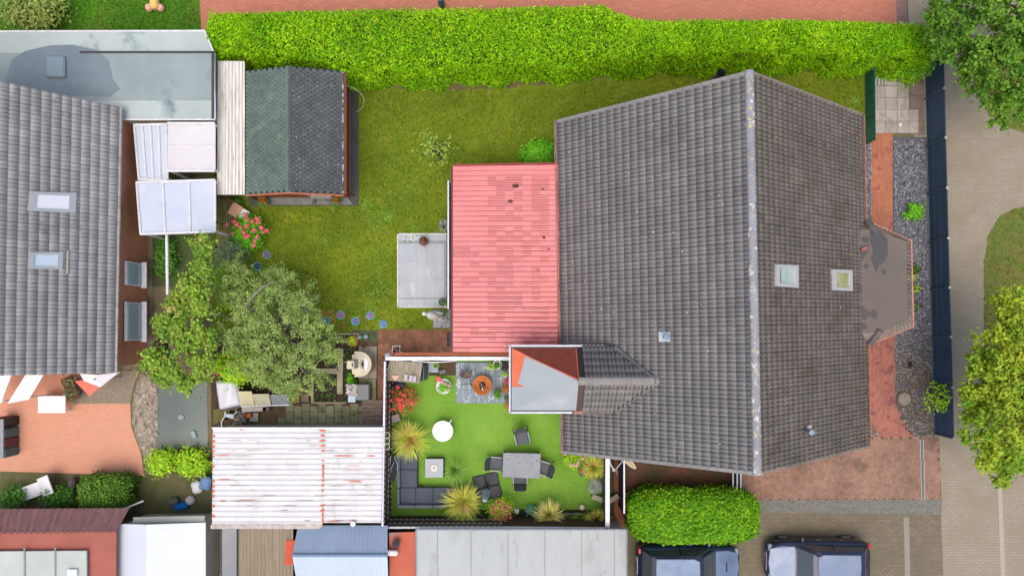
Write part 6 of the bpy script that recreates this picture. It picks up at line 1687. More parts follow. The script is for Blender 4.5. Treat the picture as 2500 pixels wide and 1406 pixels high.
# sapling and bushes on the lawn
m_sap = foliage_mat("sapling_leaf", S(168, 196, 84), S(140, 172, 60), S(190, 206, 130), scale=3, island=.25)
make_tree("sapling", "sparse young tree with few pale yellow-green leaves above the red roof", "tree", (1066, 368), 2.2, (1.0, .85, .5), 46, 460, .085, m_sap, trunk_r=.025, clump=.12, fill=.2)
bush("garden_bush", "dense low green bush wedged between red extension and grey house roof", "shrub", 1316, 374, 47, 1.1, 2600, .11, m_bright, nclump=90, clump=.12, ry=32)
fl = [(597, 500 + 24), (604, 536), (578, 548), (588, 556), (571, 541), (603, 552), (617, 541), (630, 541), (637, 556), (643, 567), (640, 556), (620, 563), (628, 578), (622, 588), (619, 599), (597, 570), (606, 575), (600, 578), (595, 566), (566, 570), (554, 549), (627, 534), (601, 528), (652, 563)]
bush("pink_hydrangea", "very large green hydrangea with scattered pink heads at the top left of the apple tree", "shrub", 597, 566, 44, 1.2, 3000, .10, m_bright, nclump=110, clump=.12, ry=46, flowers=fl, fm=m_pink, fr=.085)
fd = [(.10 * math.cos(i * 2.4), .10 * math.sin(i * 2.4)) for i in range(6)]
for a, b_, lab in ((642, 487, "pot of red geraniums at the left of the shed's front"), (821, 486, "pot of red geraniums at the right of the shed's front")):
    bush("potted_plant", lab, "potted plant", a, b_, 12, .55, 240, .07, m_mid, nclump=12, clump=.06, potmat=m_anth, potr=.16, poth=.28,
         flowers=[(a - 9, b_ - 3), (a + 2, b_ - 7), (a - 5, b_ + 6), (a + 6, b_ + 8), (a + 1, b_ + 1)], fm=M("geranium_red", S(232, 40, 30), None), fr=.055, group="geranium pots by the shed", fkey="ger" + str(a))
# vine with red blossoms by the plot boundary, and shrub beside the tree
bush("climbing_vine", "bright yellow-green vine with small red blossoms at the lower left of the apple tree", "vine", 566, 895, 52, 2.0, 2600, .13, m_lime, nclump=70, clump=.17, ry=38, flowers=[(548, 868), (560, 893), (532, 913), (575, 880), (541, 900), (600, 905)], fm=m_redp, fr=.05, aspect=.75)
bush("climbing_vine", "strip of yellow-green vine leaves along the left plot boundary beside the apple tree", "vine", 532, 700, 12, 2.2, 420, .16, m_lime, nclump=16, clump=.12, ry=52, aspect=.8)
bush("boundary_shrub", "grey-green small-leaved shrub between big pink hydrangea and apple tree", "shrub", 552, 622, 34, 1.9, 2300, .085, m_apple2, nclump=60, clump=.16, ry=42)
for i, (a, b_, r_) in enumerate(((893, 498, 13), (1010, 490, 9), (886, 515, 6))):
    pass

# pallet bench / wooden decking strip beside the boundary and the table with white lid
dk = thing("board_fence", "weathered plank fence along the left boundary below the corrugated lean-to", "fence", tuple(P(545, 540, 0)))
for i in range(9):
    g = MB(); a = P(534 + i * 4.6, 482, .9); b2 = P(534 + i * 3.6, 610, .9); g.box(((a.x + b2.x) / 2, (a.y + b2.y) / 2, .86 - i * .09), (.06, a.y - b2.y, .025), rz=-math.atan2(b2.x - a.x, -(b2.y - a.y)) * -1)
    g.build("board", M("weathered_board", S(150, 136, 96), S(112, 104, 66), scale=4, stretch=(4, .5, 1)), dk)
for b_ in (486, 545, 606):
    g = MB(); q = P(536, b_, .4); g.box((q.x, q.y, .45), (.08, .08, .9)); g.build("post", m_wood, dk)
sx = thing("garden_box", "tan topped garden box next to a white lid, above the big pink hydrangea", "box", tuple(P(577, 514, 0)))
q = P(574, 513, .6); g = MB(); g.box((q.x, q.y, .3), (.40, .46, .55), rz=R(-31)); g.build("cabinet", M("box_side", S(120, 92, 72), None), sx)
g = MB(); g.box((q.x, q.y, .6), (.44, .52, .03), rz=R(-31)); g.build("top_board", M("tan_top", S(206, 166, 136), S(190, 150, 120), scale=4, spots=[(7, .63, .66, S(120, 88, 70))]), sx)
g = MB(); q2 = P(594, 523, .5); g.box((q2.x, q2.y, .5), (.38, .42, .03), rz=R(-31)); g.build("lid", M("white_lid", S(224, 228, 228), None), sx)
g = MB(); g.tube([P(536, 480, 1.0), P(566, 497, 1.0)], .035, 6); tag(g.build("leaning_beam", m_wood, loc=tuple(P(550, 488, 1.0))), "brown beam lying slantwise over the weathered plank fence", "beam")
bush("leafy_plant", "small dark leafy plant below the corrugated lean-to's corner", "plant", 581, 489, 8, .5, 120, .08, m_mid, nclump=10, clump=.06)

# ------------------------------------------------------------------ kitchen garden / utility corner
m_kerb = M("kerb_stone", S(170, 164, 140), S(150, 142, 118), scale=3, bump=.3)
for nm, r_, hh in (("kerb", (826, 850, 839, 905), .12), ("kerb", (824.5, 905.5, 838, 961), .14), ("kerb", (762, 899, 824, 912), .11), ("kerb", (761, 912.5, 767, 984), .12), ("kerb", (767.5, 981, 846, 984.5), .10), ("kerb", (800, 813, 876, 817), .10)):
    g = MB(); g.prism(GP(rect_px(*r_)), 0, hh); tag(g.build("kerb_stone", m_kerb), kind='structure')
ground("vegetable_bed", rect_px(767, 912, 824, 981), .016, M("dark_bed", S(62, 46, 38), S(44, 34, 28), scale=5, bump=.8, spots=[(14, .64, .68, S(120, 84, 66)), (9, .64, .68, S(84, 120, 50))]))
ground("flower_bed", rect_px(839, 835, 876, 984), .018, MATS["dark_bed"])
ground("herb_bed", rect_px(770, 818, 826, 899), .020, MATS["dark_bed"])
ground("damp_soil", [(860, 806), (922, 806), (922, 834), (860, 834)], .021, M("grassy_soil", S(74, 84, 52), S(92, 92, 84), scale=4, bump=.8))
# scattered seedlings
C = []
for (x0, y0, x1, y1, n) in ((840, 850, 874, 982, 240), (768, 960, 822, 981, 90), (770, 915, 822, 960, 30), (775, 820, 824, 895, 160), (866, 808, 920, 832, 110)):
    for _ in range(n):
        q = P(rnd.uniform(x0, x1), rnd.uniform(y0, y1), 0); C.append((q.x, q.y, rnd.uniform(.03, .14)))
C = np.array(C)
tag(quads_obj("seedlings", leaves(C, np.tile([0, 0, 1.0], (len(C), 1)), .09), m_mid), kind='stuff')
# stone barbecue
bq = thing("stone_barbecue", "cream stone garden barbecue with curved white fire basin", "barbecue", tuple(P(880, 888, 0)))
m_cream = M("cream_stone", S(214, 204, 178), S(200, 188, 160), scale=3, bump=.2)
zt = .95
def arcpx(cx, cy, r, a0, a1, n, z): return [P(cx + r * math.cos(R(a0 + (a1 - a0) * i / n)), cy + r * math.sin(R(a0 + (a1 - a0) * i / n)), z) for i in range(n + 1)]
o_ = arcpx(876, 889, 31, -90, 90, 14, zt); i_ = arcpx(876, 889, 22, 90, -90, 14, zt)
base = [P(865, 858, zt)] + o_ + [P(865, 920, zt), P(865, 913, zt)] + i_ + [P(865, 866, zt)]
g = MB(); g.prism([tuple(p_.xy) for p_ in base], .02, zt); g.build("surround", m_cream, bq)
body = [P(859, 866, zt + .1), P(884, 866, zt + .1), P(888, 874, zt + .1)] + [P(881, 889, zt + .1)] + [P(888, 904, zt + .1), P(884, 913, zt + .1), P(859, 913, zt + .1)]
g = MB(); g.prism([tuple(p_.xy) for p_ in body], .5, zt + .06); g.build("hearth_hood", M("cream_hood", S(222, 214, 192), S(208, 198, 172), scale=2), bq)
q = P(856, 889, 1.9); q0 = P(862, 889, 1.2)
g = MB(); g.box(((q.x + q0.x) / 2, q0.y, 1.4), (.30, .34, .9), bev=.03); g.build("chimney", MATS["cream_stone"], bq)
g = MB(); g.box(((q.x + q0.x) / 2 + .08, q0.y, 1.852), (.05, .16, .01)); g.build("flue_slot", m_black, bq)
wh = [P(884, 871, zt), P(893, 871, zt)] + arcpx(880, 889, 21, -50, 50, 8, zt) + [P(893, 907, zt), P(884, 906, zt), P(888, 889, zt)]
g = MB(); g.prism([tuple(p_.xy) for p_ in wh], .9, zt - .02); g.build("white_shelf", M("white_shelf", S(228, 232, 238), None, rough=.4), bq)
for k in range(6):
    g = MB(); q = P(884.5, 880 + k * 3.6, zt + .07); g.box(q, (.16, .018, .012)); g.build("grate_bar", m_dgrey, bq)
# pots and bits on the bed edge
for a, b_, lab in ((877, 823, "left of two small shiny blue-grey garden orbs on the soil"), (893, 822, "right of two small garden orbs, the one with a white highlight ring")):
    g = MB(); q = P(a, b_, .15); g.lathe([(0, 0), (.08, .03), (.11, .11), (.08, .19), (0, .22)], (q.x, q.y, .02), 18); tag(g.build("garden_orb", M("orb_glass", S(130, 146, 170), S(180, 186, 200), scale=9, rough=.1, spec=.8), loc=(q.x, q.y, .02), smooth=True), lab, "orb", "garden orbs")
q = P(889, 843, .1); g = MB(); g.lathe([(.05, 0), (.09, .12), (.105, .13), (.09, .14), (.08, .05), (0, .04)], (q.x, q.y, .03), 18); tag(g.build("flower_pot", M("umber_pot", S(110, 84, 58), None), loc=(q.x, q.y, .03)), "small empty brown pot on the slab above the barbecue", "pot")
potted("lime green plant spilling from a terracotta bowl beside the garden orbs", 860, 832, 13, m_terra, m_lime, h=.5, pr=.24, n=260, group=None)
bush("leafy_plant", "fresh green leafy clump between barbecue and grey storage box", "plant", 854, 926, 9, .5, 260, .08, m_bright, nclump=14, clump=.06, ry=13)
sb = thing("storage_box", "shiny dark grey storage box with plastic sheeting and a pale blue lid", "box", tuple(P(878, 957, 0)))
q0 = P(851, 937, .7); q1 = P(902, 978, .7)
g = MB(); g.box(((q0.x + q1.x) / 2, (q0.y + q1.y) / 2, .36), (q1.x - q0.x, q0.y - q1.y, .68), bev=.04); g.build("body", M("shiny_grey_plastic", S(104, 110, 114), S(80, 86, 90), scale=1.4, rough=.22), sb)
g = MB(); g.box(P(859, 974, .72), (.30, .26, .04)); g.build("lid", M("pale_blue_lid", S(190, 208, 222), None), sb)
c0_ = P(859, 952, .75); V = []
for k in range(70):
    V.append((c0_.x + rnd.uniform(-.2, .2), c0_.y + rnd.uniform(-.22, .22), .73 + rnd.uniform(0, .05)))
quads_obj("plastic_sheet", leaves(np.array(V), np.tile([0, 0, 1.0], (70, 1)), .16, aspect=.8, spread=.35), M("crumpled_plastic", S(198, 194, 190), S(160, 158, 156), scale=8, rough=.25, island=.15), sb)
# weathered deck
dkk = thing("plank_deck", "weathered grey-brown plank deck beside the tall slatted fence", "deck", tuple(P(910, 1010, 0)))
for i in range(7):
    g = MB(); q0 = P(884, 976 + i * 10.2, .12); q1 = P(934, 985.4 + i * 10.2, .12); g.box(((q0.x + q1.x) / 2, (q0.y + q1.y) / 2, .09), (q1.x - q0.x, q0.y - q1.y, .05)); g.build("plank", M("grey_plank", S(150, 132, 116), S(120, 104, 90), scale=3, stretch=(.6, 6, 1), bump=.4, spots=[(3, .6, .66, S(196, 182, 170))]), dkk)
# white cover, cabinets and junk
cv = thing("covered_stack", "large shiny white sheet draped over a stack in the utility corner", "cover", tuple(P(555, 968, 0)))
q = [P(522, 929, 1.0), P(575, 929, 1.0), P(588, 990, .95), P(575, 1001, .85), P(535, 1001, .8), P(526, 960, .9)]
g = MB(); g.prism([tuple(p_.xy) for p_ in q], .02, .78); g.build("stack", M("stack_dark", S(96, 88, 80), None), cv)
n = 14; V = []; F = []
for i in range(n + 1):
    for j in range(n + 1):
        u = i / n; v = j / n
        a = q[0].lerp(q[1], u).lerp(q[4].lerp(q[2], u), v)
        z = .86 + .16 * math.sin(math.pi * u) ** .5 * (1 - .3 * v) + .02 * math.sin(u * 9 + v * 5) if 0 < i < n and 0 < j < n else .74
        V.append((a.x, a.y, z))
for i in range(n):
    for j in range(n): F.append((i * (n + 1) + j, i * (n + 1) + j + 1, (i + 1) * (n + 1) + j + 1, (i + 1) * (n + 1) + j))
g = MB(); g.add(V, F); o = g.build("sheet", M("shiny_white_sheet", S(214, 214, 222), S(204, 206, 214), scale=1, rough=.25), cv, smooth=True)
if o.data.polygons[5].normal.z < 0: o.data.flip_normals()
cb = thing("cold_frame", "row of low cabinets with three slanted pale and grey lids", "cold frame", tuple(P(640, 975, 0)))
for pts, mt, nm in (([(580, 955), (614, 955), (622, 990), (588, 991)], M("khaki_lid", S(206, 200, 166), S(192, 188, 150), scale=2), "lid"), ([(616, 962), (656, 961), (662, 989), (624, 990)], M("khaki_lid2", S(184, 182, 156), S(170, 168, 142), scale=2), "lid"), ([(659, 964), (701, 962), (705, 988), (665, 989)], M("grey_lid", S(128, 136, 142), None), "lid")):
    g = MB(); g.slab([P(a, b_, .85) for a, b_ in pts], .05); g.build(nm, mt, cb)
g = MB(); g.prism([tuple(P(a, b_, .8).xy) for a, b_ in ((582, 958), (703, 964), (705, 986), (588, 988))], .02, .785); g.build("cabinet", m_black, cb)
g = MB(); g.tube([P(700, 960, .88), P(707, 988, .88), P(588, 992, .88)], .03, 6); g.build("frame_edge", m_white, cb)
wbn = thing("white_bench", "long whitish board lying in front of the slanted lids", "board", tuple(P(618, 998, 0)))
g = MB(); g.slab([P(590, 993, .5), P(649, 993, .5), P(649, 1003, .5), P(591, 1006, .5)], .06); g.build("seat_board", M("whitish_board", S(212, 208, 204), S(190, 180, 174), scale=4), wbn)
for a, b_ in ((594, 999), (645, 998)):
    g = MB(); q = P(a, b_, .4); g.box((q.x, q.y, .22), (.06, .12, .44)); g.build("leg", m_wood, wbn)
g = MB(); q0 = P(651, 998, .4); g.box(q0, (.28, .16, .2), rz=R(8)); tag(g.build("metal_crate", M("dull_metal", S(132, 124, 118), S(96, 88, 84), scale=9), loc=tuple(q0)), "small dull metal crate at the right end of the whitish board", "crate")
g = MB(); q0 = P(608, 1014, .35); g.box(q0, (.20, .19, .18), rz=R(12), bev=.02); tag(g.build("orange_box", M("orange_box", S(226, 112, 62), None), loc=tuple(q0)), "small orange box among the junk by the ribbed garage", "box")
g = MB(); q0 = P(620, 1018, .15); g.box(q0, (.38, .36, .10)); tag(g.build("glass_tray", M("greenish_tray", S(176, 184, 168), S(160, 170, 154), scale=4, rough=.2), loc=tuple(q0)), "flat pale green tray next to the small orange box", "tray")
g = MB(); q0 = P(579, 1020, .3); g.box(q0, (.18, .18, .2), rz=R(-4)); tag(g.build("beige_carton", M("beige_carton", S(200, 186, 158), None), loc=tuple(q0)), "beige carton left of the crumpled cloth by the ribbed garage", "carton")
jw = thing("folding_chair", "broken pale folding chair lying beneath the white covered stack", "chair", tuple(P(560, 1015, 0)))
g = MB(); g.slab([P(550, 1010, .6), P(572, 1011, .6), P(570, 1023, .5), P(551, 1017, .55)], .03); g.build("seat", M("pale_blue_seat", S(198, 208, 216), None), jw)
for pts in ([(550, 1004, .6), (549, 1016, .6), (541, 1028, .4)], [(573, 1011, .6), (578, 1002, .7)], [(541, 1028, .4), (541, 1042, .1)]):
    g = MB(); g.tube([P(*p_) for p_ in pts], .025, 6); g.build("leg", m_white, jw)
V = np.array([[P(590, 1018, .3).x, P(590, 1018, .3).y, .2]] * 120) + np.c_[nr.normal(0, .13, 120), nr.normal(0, .2, 120), nr.uniform(0, .3, 120)]
tag(quads_obj("crumpled_cloth", leaves(V, np.tile([0, 0, 1.0], (120, 1)), .2, aspect=.7, spread=.5), M("cloth_grey", S(150, 142, 130), S(120, 110, 100), scale=6, island=.25), loc=tuple(V[0])), "crumpled grey-brown cloth heap between beige carton and orange box", "cloth")
lg = MB(); lg.tube([P(556, 1046, .2), P(575, 1036, .3), P(597, 1027, .3)], [.07, .06, .05], 8); tag(lg.build("pale_log", M("log_pale", S(170, 160, 130), S(140, 128, 96), scale=6, bump=.5), loc=tuple(P(575, 1036, 0))), "pale curved log lying against the ribbed garage", "log")
pn = thing("mossy_screen", "mossy green-brown plank panel at the left boundary of the utility corner", "panel", tuple(P(535, 1010, 0)))
for i in range(9):
    g = MB(); a = P(522 + i * 4.4, 1000 - i * 1, .5); b2 = P(522 + i * 4.4, 1036 - i * 2.4, .5); g.box(((a.x + b2.x) / 2, (a.y + b2.y) / 2, .45), (.065, a.y - b2.y, .03)); g.build("plank", M("mossy_plank", S(118, 116, 62), S(96, 88, 54), scale=4, stretch=(4, .5, 1)), pn)
g = MB(); g.box(P(562, 1024, .2), (1.2, .06, .3), rz=R(14)); g.build("support", m_wood, pn)
g = MB(); c_ = P(700, 1046, .1); g.prism(GP([(580, 1043), (660, 1041), (694, 1043), (690, 1047), (580, 1047)]), .015, .06); tag(g.build("red_brick_edge", M("dark_red_strip", S(124, 66, 56), None)), kind='structure')
g = MB(); q = P(755, 971, .1); g.box(P(744, 971, .06), (.36, .34, .10)); tag(g.build("single_slab", M("taupe_slab", S(128, 112, 100), None), loc=tuple(P(744, 971, 0))), "single taupe slab lying beside the vegetable bed's left kerb", "slab")
g = MB(); g.prism([tuple(P(a, b_, .3).xy) for a, b_ in ((708, 945), (731, 945), (731, 982), (706, 986))], .02, .3); tag(g.build("wooden_panel", M("ochre_board", S(150, 120, 62), S(128, 104, 60), scale=3), loc=tuple(P(718, 965, 0))), "ochre wooden board box between grey lid and vegetable bed", "board")
# carrier by the brick patio: bent white tube and bucket
tc = thing("hand_cart", "small cart with white bent handle and orange-red bucket on the brick patio", "cart", tuple(P(967, 853, 0)))
g = MB(); g.tube([P(958, 862, .5), P(958, 846, .8), P(977, 844, .8), P(975, 860, .5)], .022, 7); g.build("handle", m_white, tc)
g = MB(); g.tube([P(957, 864, .4), P(957, 853, .4), P(969, 853, .4), P(970, 864, .4)], .02, 7); g.build("frame", M("blue_frame", S(120, 160, 190), None), tc)
q = P(963, 858, .3); g = MB(); g.lathe([(.06, 0), (.10, .3), (.08, .3), (.05, .05), (0, .05)], (q.x, q.y, .03), 16); g.build("bucket", M("bucket_red", S(214, 86, 58), None), tc)
g = MB(); q = P(980, 861, .1); g.lathe([(.05, 0), (.05, .16), (.03, .2), (0, .2)], (q.x, q.y, .03), 14, sx=.8, sy=1.3); tag(g.build("white_bottle", m_white, loc=(q.x, q.y, .03)), "white bottle standing right of the hand cart", "bottle")

# ------------------------------------------------------------------ front garden on the street side
poly_g = GP([(2181, 345), (2258, 340), (2262, 600), (2270, 800), (2281, 1066), (2232, 1066), (2206, 1035), (2190, 1000), (2184, 960), (2182, 820), (2222, 800), (2222, 580), (2181, 560)])
n = 15000; xs = nr.uniform(min(p[0] for p in poly_g), max(p[0] for p in poly_g), n); ys = nr.uniform(min(p[1] for p in poly_g), max(p[1] for p in poly_g), n)
kk = inpoly_np(xs, ys, poly_g); C = np.c_[xs[kk], ys[kk], nr.uniform(.015, .06, kk.sum())]
P2 = GP([(2110, 352), (2126, 352), (2122, 560), (2112, 560)]); x2 = nr.uniform(P2[0][0], P2[1][0], 1200); y2 = nr.uniform(min(p[1] for p in P2), max(p[1] for p in P2), 1200)
P3 = GP([(2119, 1020), (2126, 1030), (2146, 1066), (2119, 1066)]); x3 = nr.uniform(P3[0][0], P3[2][0], 700); y3 = nr.uniform(P3[2][1], P3[0][1], 700); k3 = inpoly_np(x3, y3, P3)
C = np.concatenate([C, np.c_[x2, y2, nr.uniform(.01, .05, 1200)], np.c_[x3[k3], y3[k3], nr.uniform(.01, .05, k3.sum())]])
lower = C[:, 1] < P(0, 800, 0).y
m_chip = M("slate_chip", S(140, 144, 152), S(106, 109, 118), scale=5, island=.6, rough=.45, spots=[(20, .66, .7, S(200, 202, 206))])
m_chipb = M("leafy_chip", S(158, 130, 98), S(118, 106, 94), scale=3, island=.5, hue=.03, rough=.6)
br = nr.random(len(C)) < np.where(lower, np.clip((P(0, 800, 0).y - C[:, 1]) / 2.6, .15, .7), 0.03)
tag(quads_obj("slate_gravel", leaves(C[~br], np.tile([0, 0, 1.0], ((~br).sum(), 1)), .085, aspect=.62, spread=.35), m_chip), kind='stuff')
tag(quads_obj("fallen_leaves", leaves(C[br], np.tile([0, 0, 1.0], (br.sum(), 1)), .08, aspect=.55, spread=.4), m_chipb), kind='stuff')
mh = thing("manhole_cover", "round grey manhole cover with brown ring in the front gravel", "manhole cover", tuple(P(2207, 974, 0)))
q = P(2207, 974, 0); g = MB(); g.lathe([(.345, .0), (.345, .075), (.27, .085), (.27, .05)], (q.x, q.y, 0), 36); g.build("frame_ring", M("rust_ring", S(112, 92, 78), S(92, 76, 64), scale=9), mh)
g = MB(); g.lathe([(.265, .0), (.265, .082), (0, .084)], (q.x, q.y, 0), 36); g.build("lid", M("lid_grey", S(150, 146, 134), S(134, 130, 116), scale=9, bump=.5, bscale=60), mh)
# privacy fence of anthracite strips
pfn = thing("privacy_fence", "long dark blue-grey privacy strip fence between front garden and street", "fence", tuple(P(2270, 620, 0)))
fa = P(2257, 168, 0); fb_ = P(2281, 1062, 0); d = fb_ - fa; Lf = d.length; u = d / Lf; ang = math.atan2(u.y, u.x); hfz = 1.48
m_strip2 = M("anthracite_strip", S(62, 86, 112), S(54, 76, 100), scale=1.5, rough=.5, island=.05)
yks = [168, 243, 358, 475, 592, 707, 822, 940, 1058]
for k in range(len(yks) - 1):
    f0 = (yks[k] - 168) / 894; f1 = (yks[k + 1] - 168) / 894
    a = fa + d * f0; b2 = fa + d * f1; c_ = (a + b2) / 2; L = (b2 - a).length - .06
    g = MB()
    for j in range(8):
        g.box((c_.x, c_.y, .06 + (hfz - .06) * (j + .5) / 8), (L, .022, (hfz - .06) / 8 - .006), rz=ang)
    g.build("strip_panel", m_strip2, pfn)
    g = MB()
    for z in (.12, .5, .9, hfz - .03): g.box((c_.x - .02, c_.y, z), (L, .012, .012), rz=ang)
    g.build("wire_rail", M("rail_dark", S(72, 90, 108), None), pfn)
for k, y in enumerate(yks):
    a = fa + d * ((y - 168) / 894); g = MB(); g.box((a.x - .03, a.y, hfz / 2), (.06, .06, hfz + .04), rz=ang); g.build("post", M("post_steel", S(76, 94, 110), None, rough=.4), pfn)
    g = MB(); g.box((a.x - .03, a.y, hfz + .035), (.09, .09, .03), rz=ang); g.build("post_cap", M("cap_pale", S(182, 178, 168), None), pfn)
# green wire fence
gfz = thing("wire_fence", "dark green wire mesh fence at the end of the lawn by the concrete slabs", "fence", tuple(P(2121, 270, 0)))
a = P(2111, 176, 0); b2 = P(2114, 352, 0); hz_ = .9
for k in range(4):
    q = a.lerp(b2, k / 3); g = MB(); g.box((q.x, q.y, hz_ / 2), (.05, .05, hz_)); g.build("post", M("green_post", S(34, 104, 76), None, rough=.4), gfz)
g = MB(); L = a.y - b2.y
for k in range(75): g.box((a.x + (b2.x - a.x) * k / 74, a.y - L * k / 74, hz_ / 2), (.010, .010, hz_))
o = g.build("upright_wires", M("green_wire", S(40, 112, 86), None, rough=.4), gfz); o['kind'] = 'stuff'
for k in range(8):
    g = MB(); g.tube([(a.x, a.y, .05 + k * .12), (b2.x, b2.y, .05 + k * .12)], .009, 5); g.build("cross_wire", MATS["green_wire"], gfz)
g = MB(); g.box(((a.x + b2.x) / 2 + .02, (a.y + b2.y) / 2, .44), (.012, L, .86)); g.build("mesh_screen", M("green_screen", S(78, 138, 114), S(92, 150, 124), scale=5), gfz)
ld = thing("boot_scraper", "small pale metal rack with rungs at the top of the concrete slabs", "rack", tuple(P(2150, 200, 0)))
for k in range(4):
    g = MB(); g.tube([P(2139 + k * 8, 193, .15), P(2137 + k * 8, 207, .15)], .022, 6); g.build("rung", M("pale_metal", S(214, 212, 206), None, rough=.4), ld)
for y in (194, 207):
    g = MB(); g.tube([P(2137, y, .12), P(2166, y, .12)], .018, 6); g.build("rail", m_grey, ld)
g = MB(); q = P(2197, 306, 0); g.lathe([(.05, 0), (.06, .04), (0, .06)], (q.x, q.y, .02), 12, sy=1.4); tag(g.build("white_stone", m_white, loc=(q.x, q.y, .02)), "white pebble on the lowest row of concrete slabs", "stone")
bush("leafy_plant", "green fern-like plant in the slate gravel by the dark blue-grey fence", "plant", 2237, 515, 24, .6, 520, .10, m_bright, nclump=34, clump=.09, ry=22)
bush("leafy_plant", "sprig of bright leaves hanging over the dark fence from the street tree", "plant", 2306, 972, 22, 1.9, 420, .11, m_lime, nclump=26, clump=.12, ry=38)
for i, (a, b_, r_, lab) in enumerate(((2240, 660, 16, "uppermost corner planter by the bay, with a red bloom"), (2240, 706, 13, "middle corner planter by the bay, half empty"), (2242, 750, 16, "lowest corner planter by the bay, filled with brown-green leaves"))):
    q = P(a, b_, .2); t = thing("corner_planter", lab, "planter", (q.x, q.y, 0), group="three corner planters by the bay")
    g = MB(); tri = [P(2222, b_ - r_ * 1.1, .25), P(a + r_ * .9, b_ - 3, .25), P(2222, b_ + r_ * 1.25, .25)]
    g.prism([tuple(p_.xy) for p_ in tri], .0, .22); g.build("trough", M("dark_trough", S(62, 48, 42), None), t)
    g = MB(); cc_ = sum(tri, Vector()) / 3; g.prism([tuple((cc_ + (p_ - cc_) * .8).xy) for p_ in tri], .2, .226); g.build("soil", MATS["dark_bed"], t)
    n_ = (160, 60, 180)[i]; C = np.array([[cc_.x + .02, cc_.y, .25]] * n_) + np.c_[nr.normal(0, .09, (n_, 2)), nr.uniform(0, .12, n_)]
    quads_obj("foliage", leaves(C, np.tile([0, 0, 1.0], (n_, 1)), .08), (m_mid, m_lime, m_apple2)[i], t)
bush("leafy_plant", "bright green small plant between the uppermost and middle corner planters", "plant", 2229, 677, 6, .4, 110, .08, m_lime, nclump=8, clump=.06)
g = MB(); q = P(2222, 890, .1); g.lathe([(.10, 0), (.12, .06), (.05, .12), (0, .13)], (q.x, q.y, .03), 9, sx=.7, sy=1.2); tag(g.build("dark_stone", m_black, loc=(q.x, q.y, .03)), "black stone lying in the leaf-strewn gravel above the manhole cover", "stone")

# drains and kerbs of the driveway
dr = thing("drain_channel", "grated drainage channel across the driveway near the street", "drain", tuple(P(2251, 1146, 0)))
for k in range(3):
    y0, y1 = 1072 + k * 50, 1120 + k * 50
    g = MB(); a = P(2246.5 + k * 1.5, y0, 0); b2 = P(2253 + k * 1.5, y1, 0); g.box(((a.x + b2.x) / 2, (a.y + b2.y) / 2, .02), (.085, a.y - b2.y - .02, .03)); g.build("grate", M("grate_grey", S(118, 122, 118), S(96, 100, 96), scale=7), dr)
    for s in (-1, 1):
        g = MB(); g.box(((a.x + b2.x) / 2 + s * .065, (a.y + b2.y) / 2, .021), (.022, a.y - b2.y, .034)); g.build("channel_edge", M("pale_channel", S(186, 186, 184), None), dr)
gt_ = thing("yard_gate", "narrow bluish metal gate standing across the side yard at the house corner", "gate", tuple(P(1798, 1182, 0)))
for x in (1789, 1799, 1808):
    g = MB(); a = P(x, 1150, 1.0); b2 = P(x + 1, 1212, 1.0); g.box(((a.x + b2.x) / 2, (a.y + b2.y) / 2, 1.0), (.045, a.y - b2.y, .05)); g.build("top_bar", M("gate_pale", S(188, 194, 200), S(160, 170, 182), scale=4, rough=.4), gt_)
g = MB(); a = P(1799, 1150, .5); b2 = P(1799, 1212, .5); g.box(((a.x + b2.x) / 2, (a.y + b2.y) / 2, .5), (.04, a.y - b2.y, .95)); g.build("leaf", M("gate_blue", S(92, 106, 124), None, rough=.4), gt_)

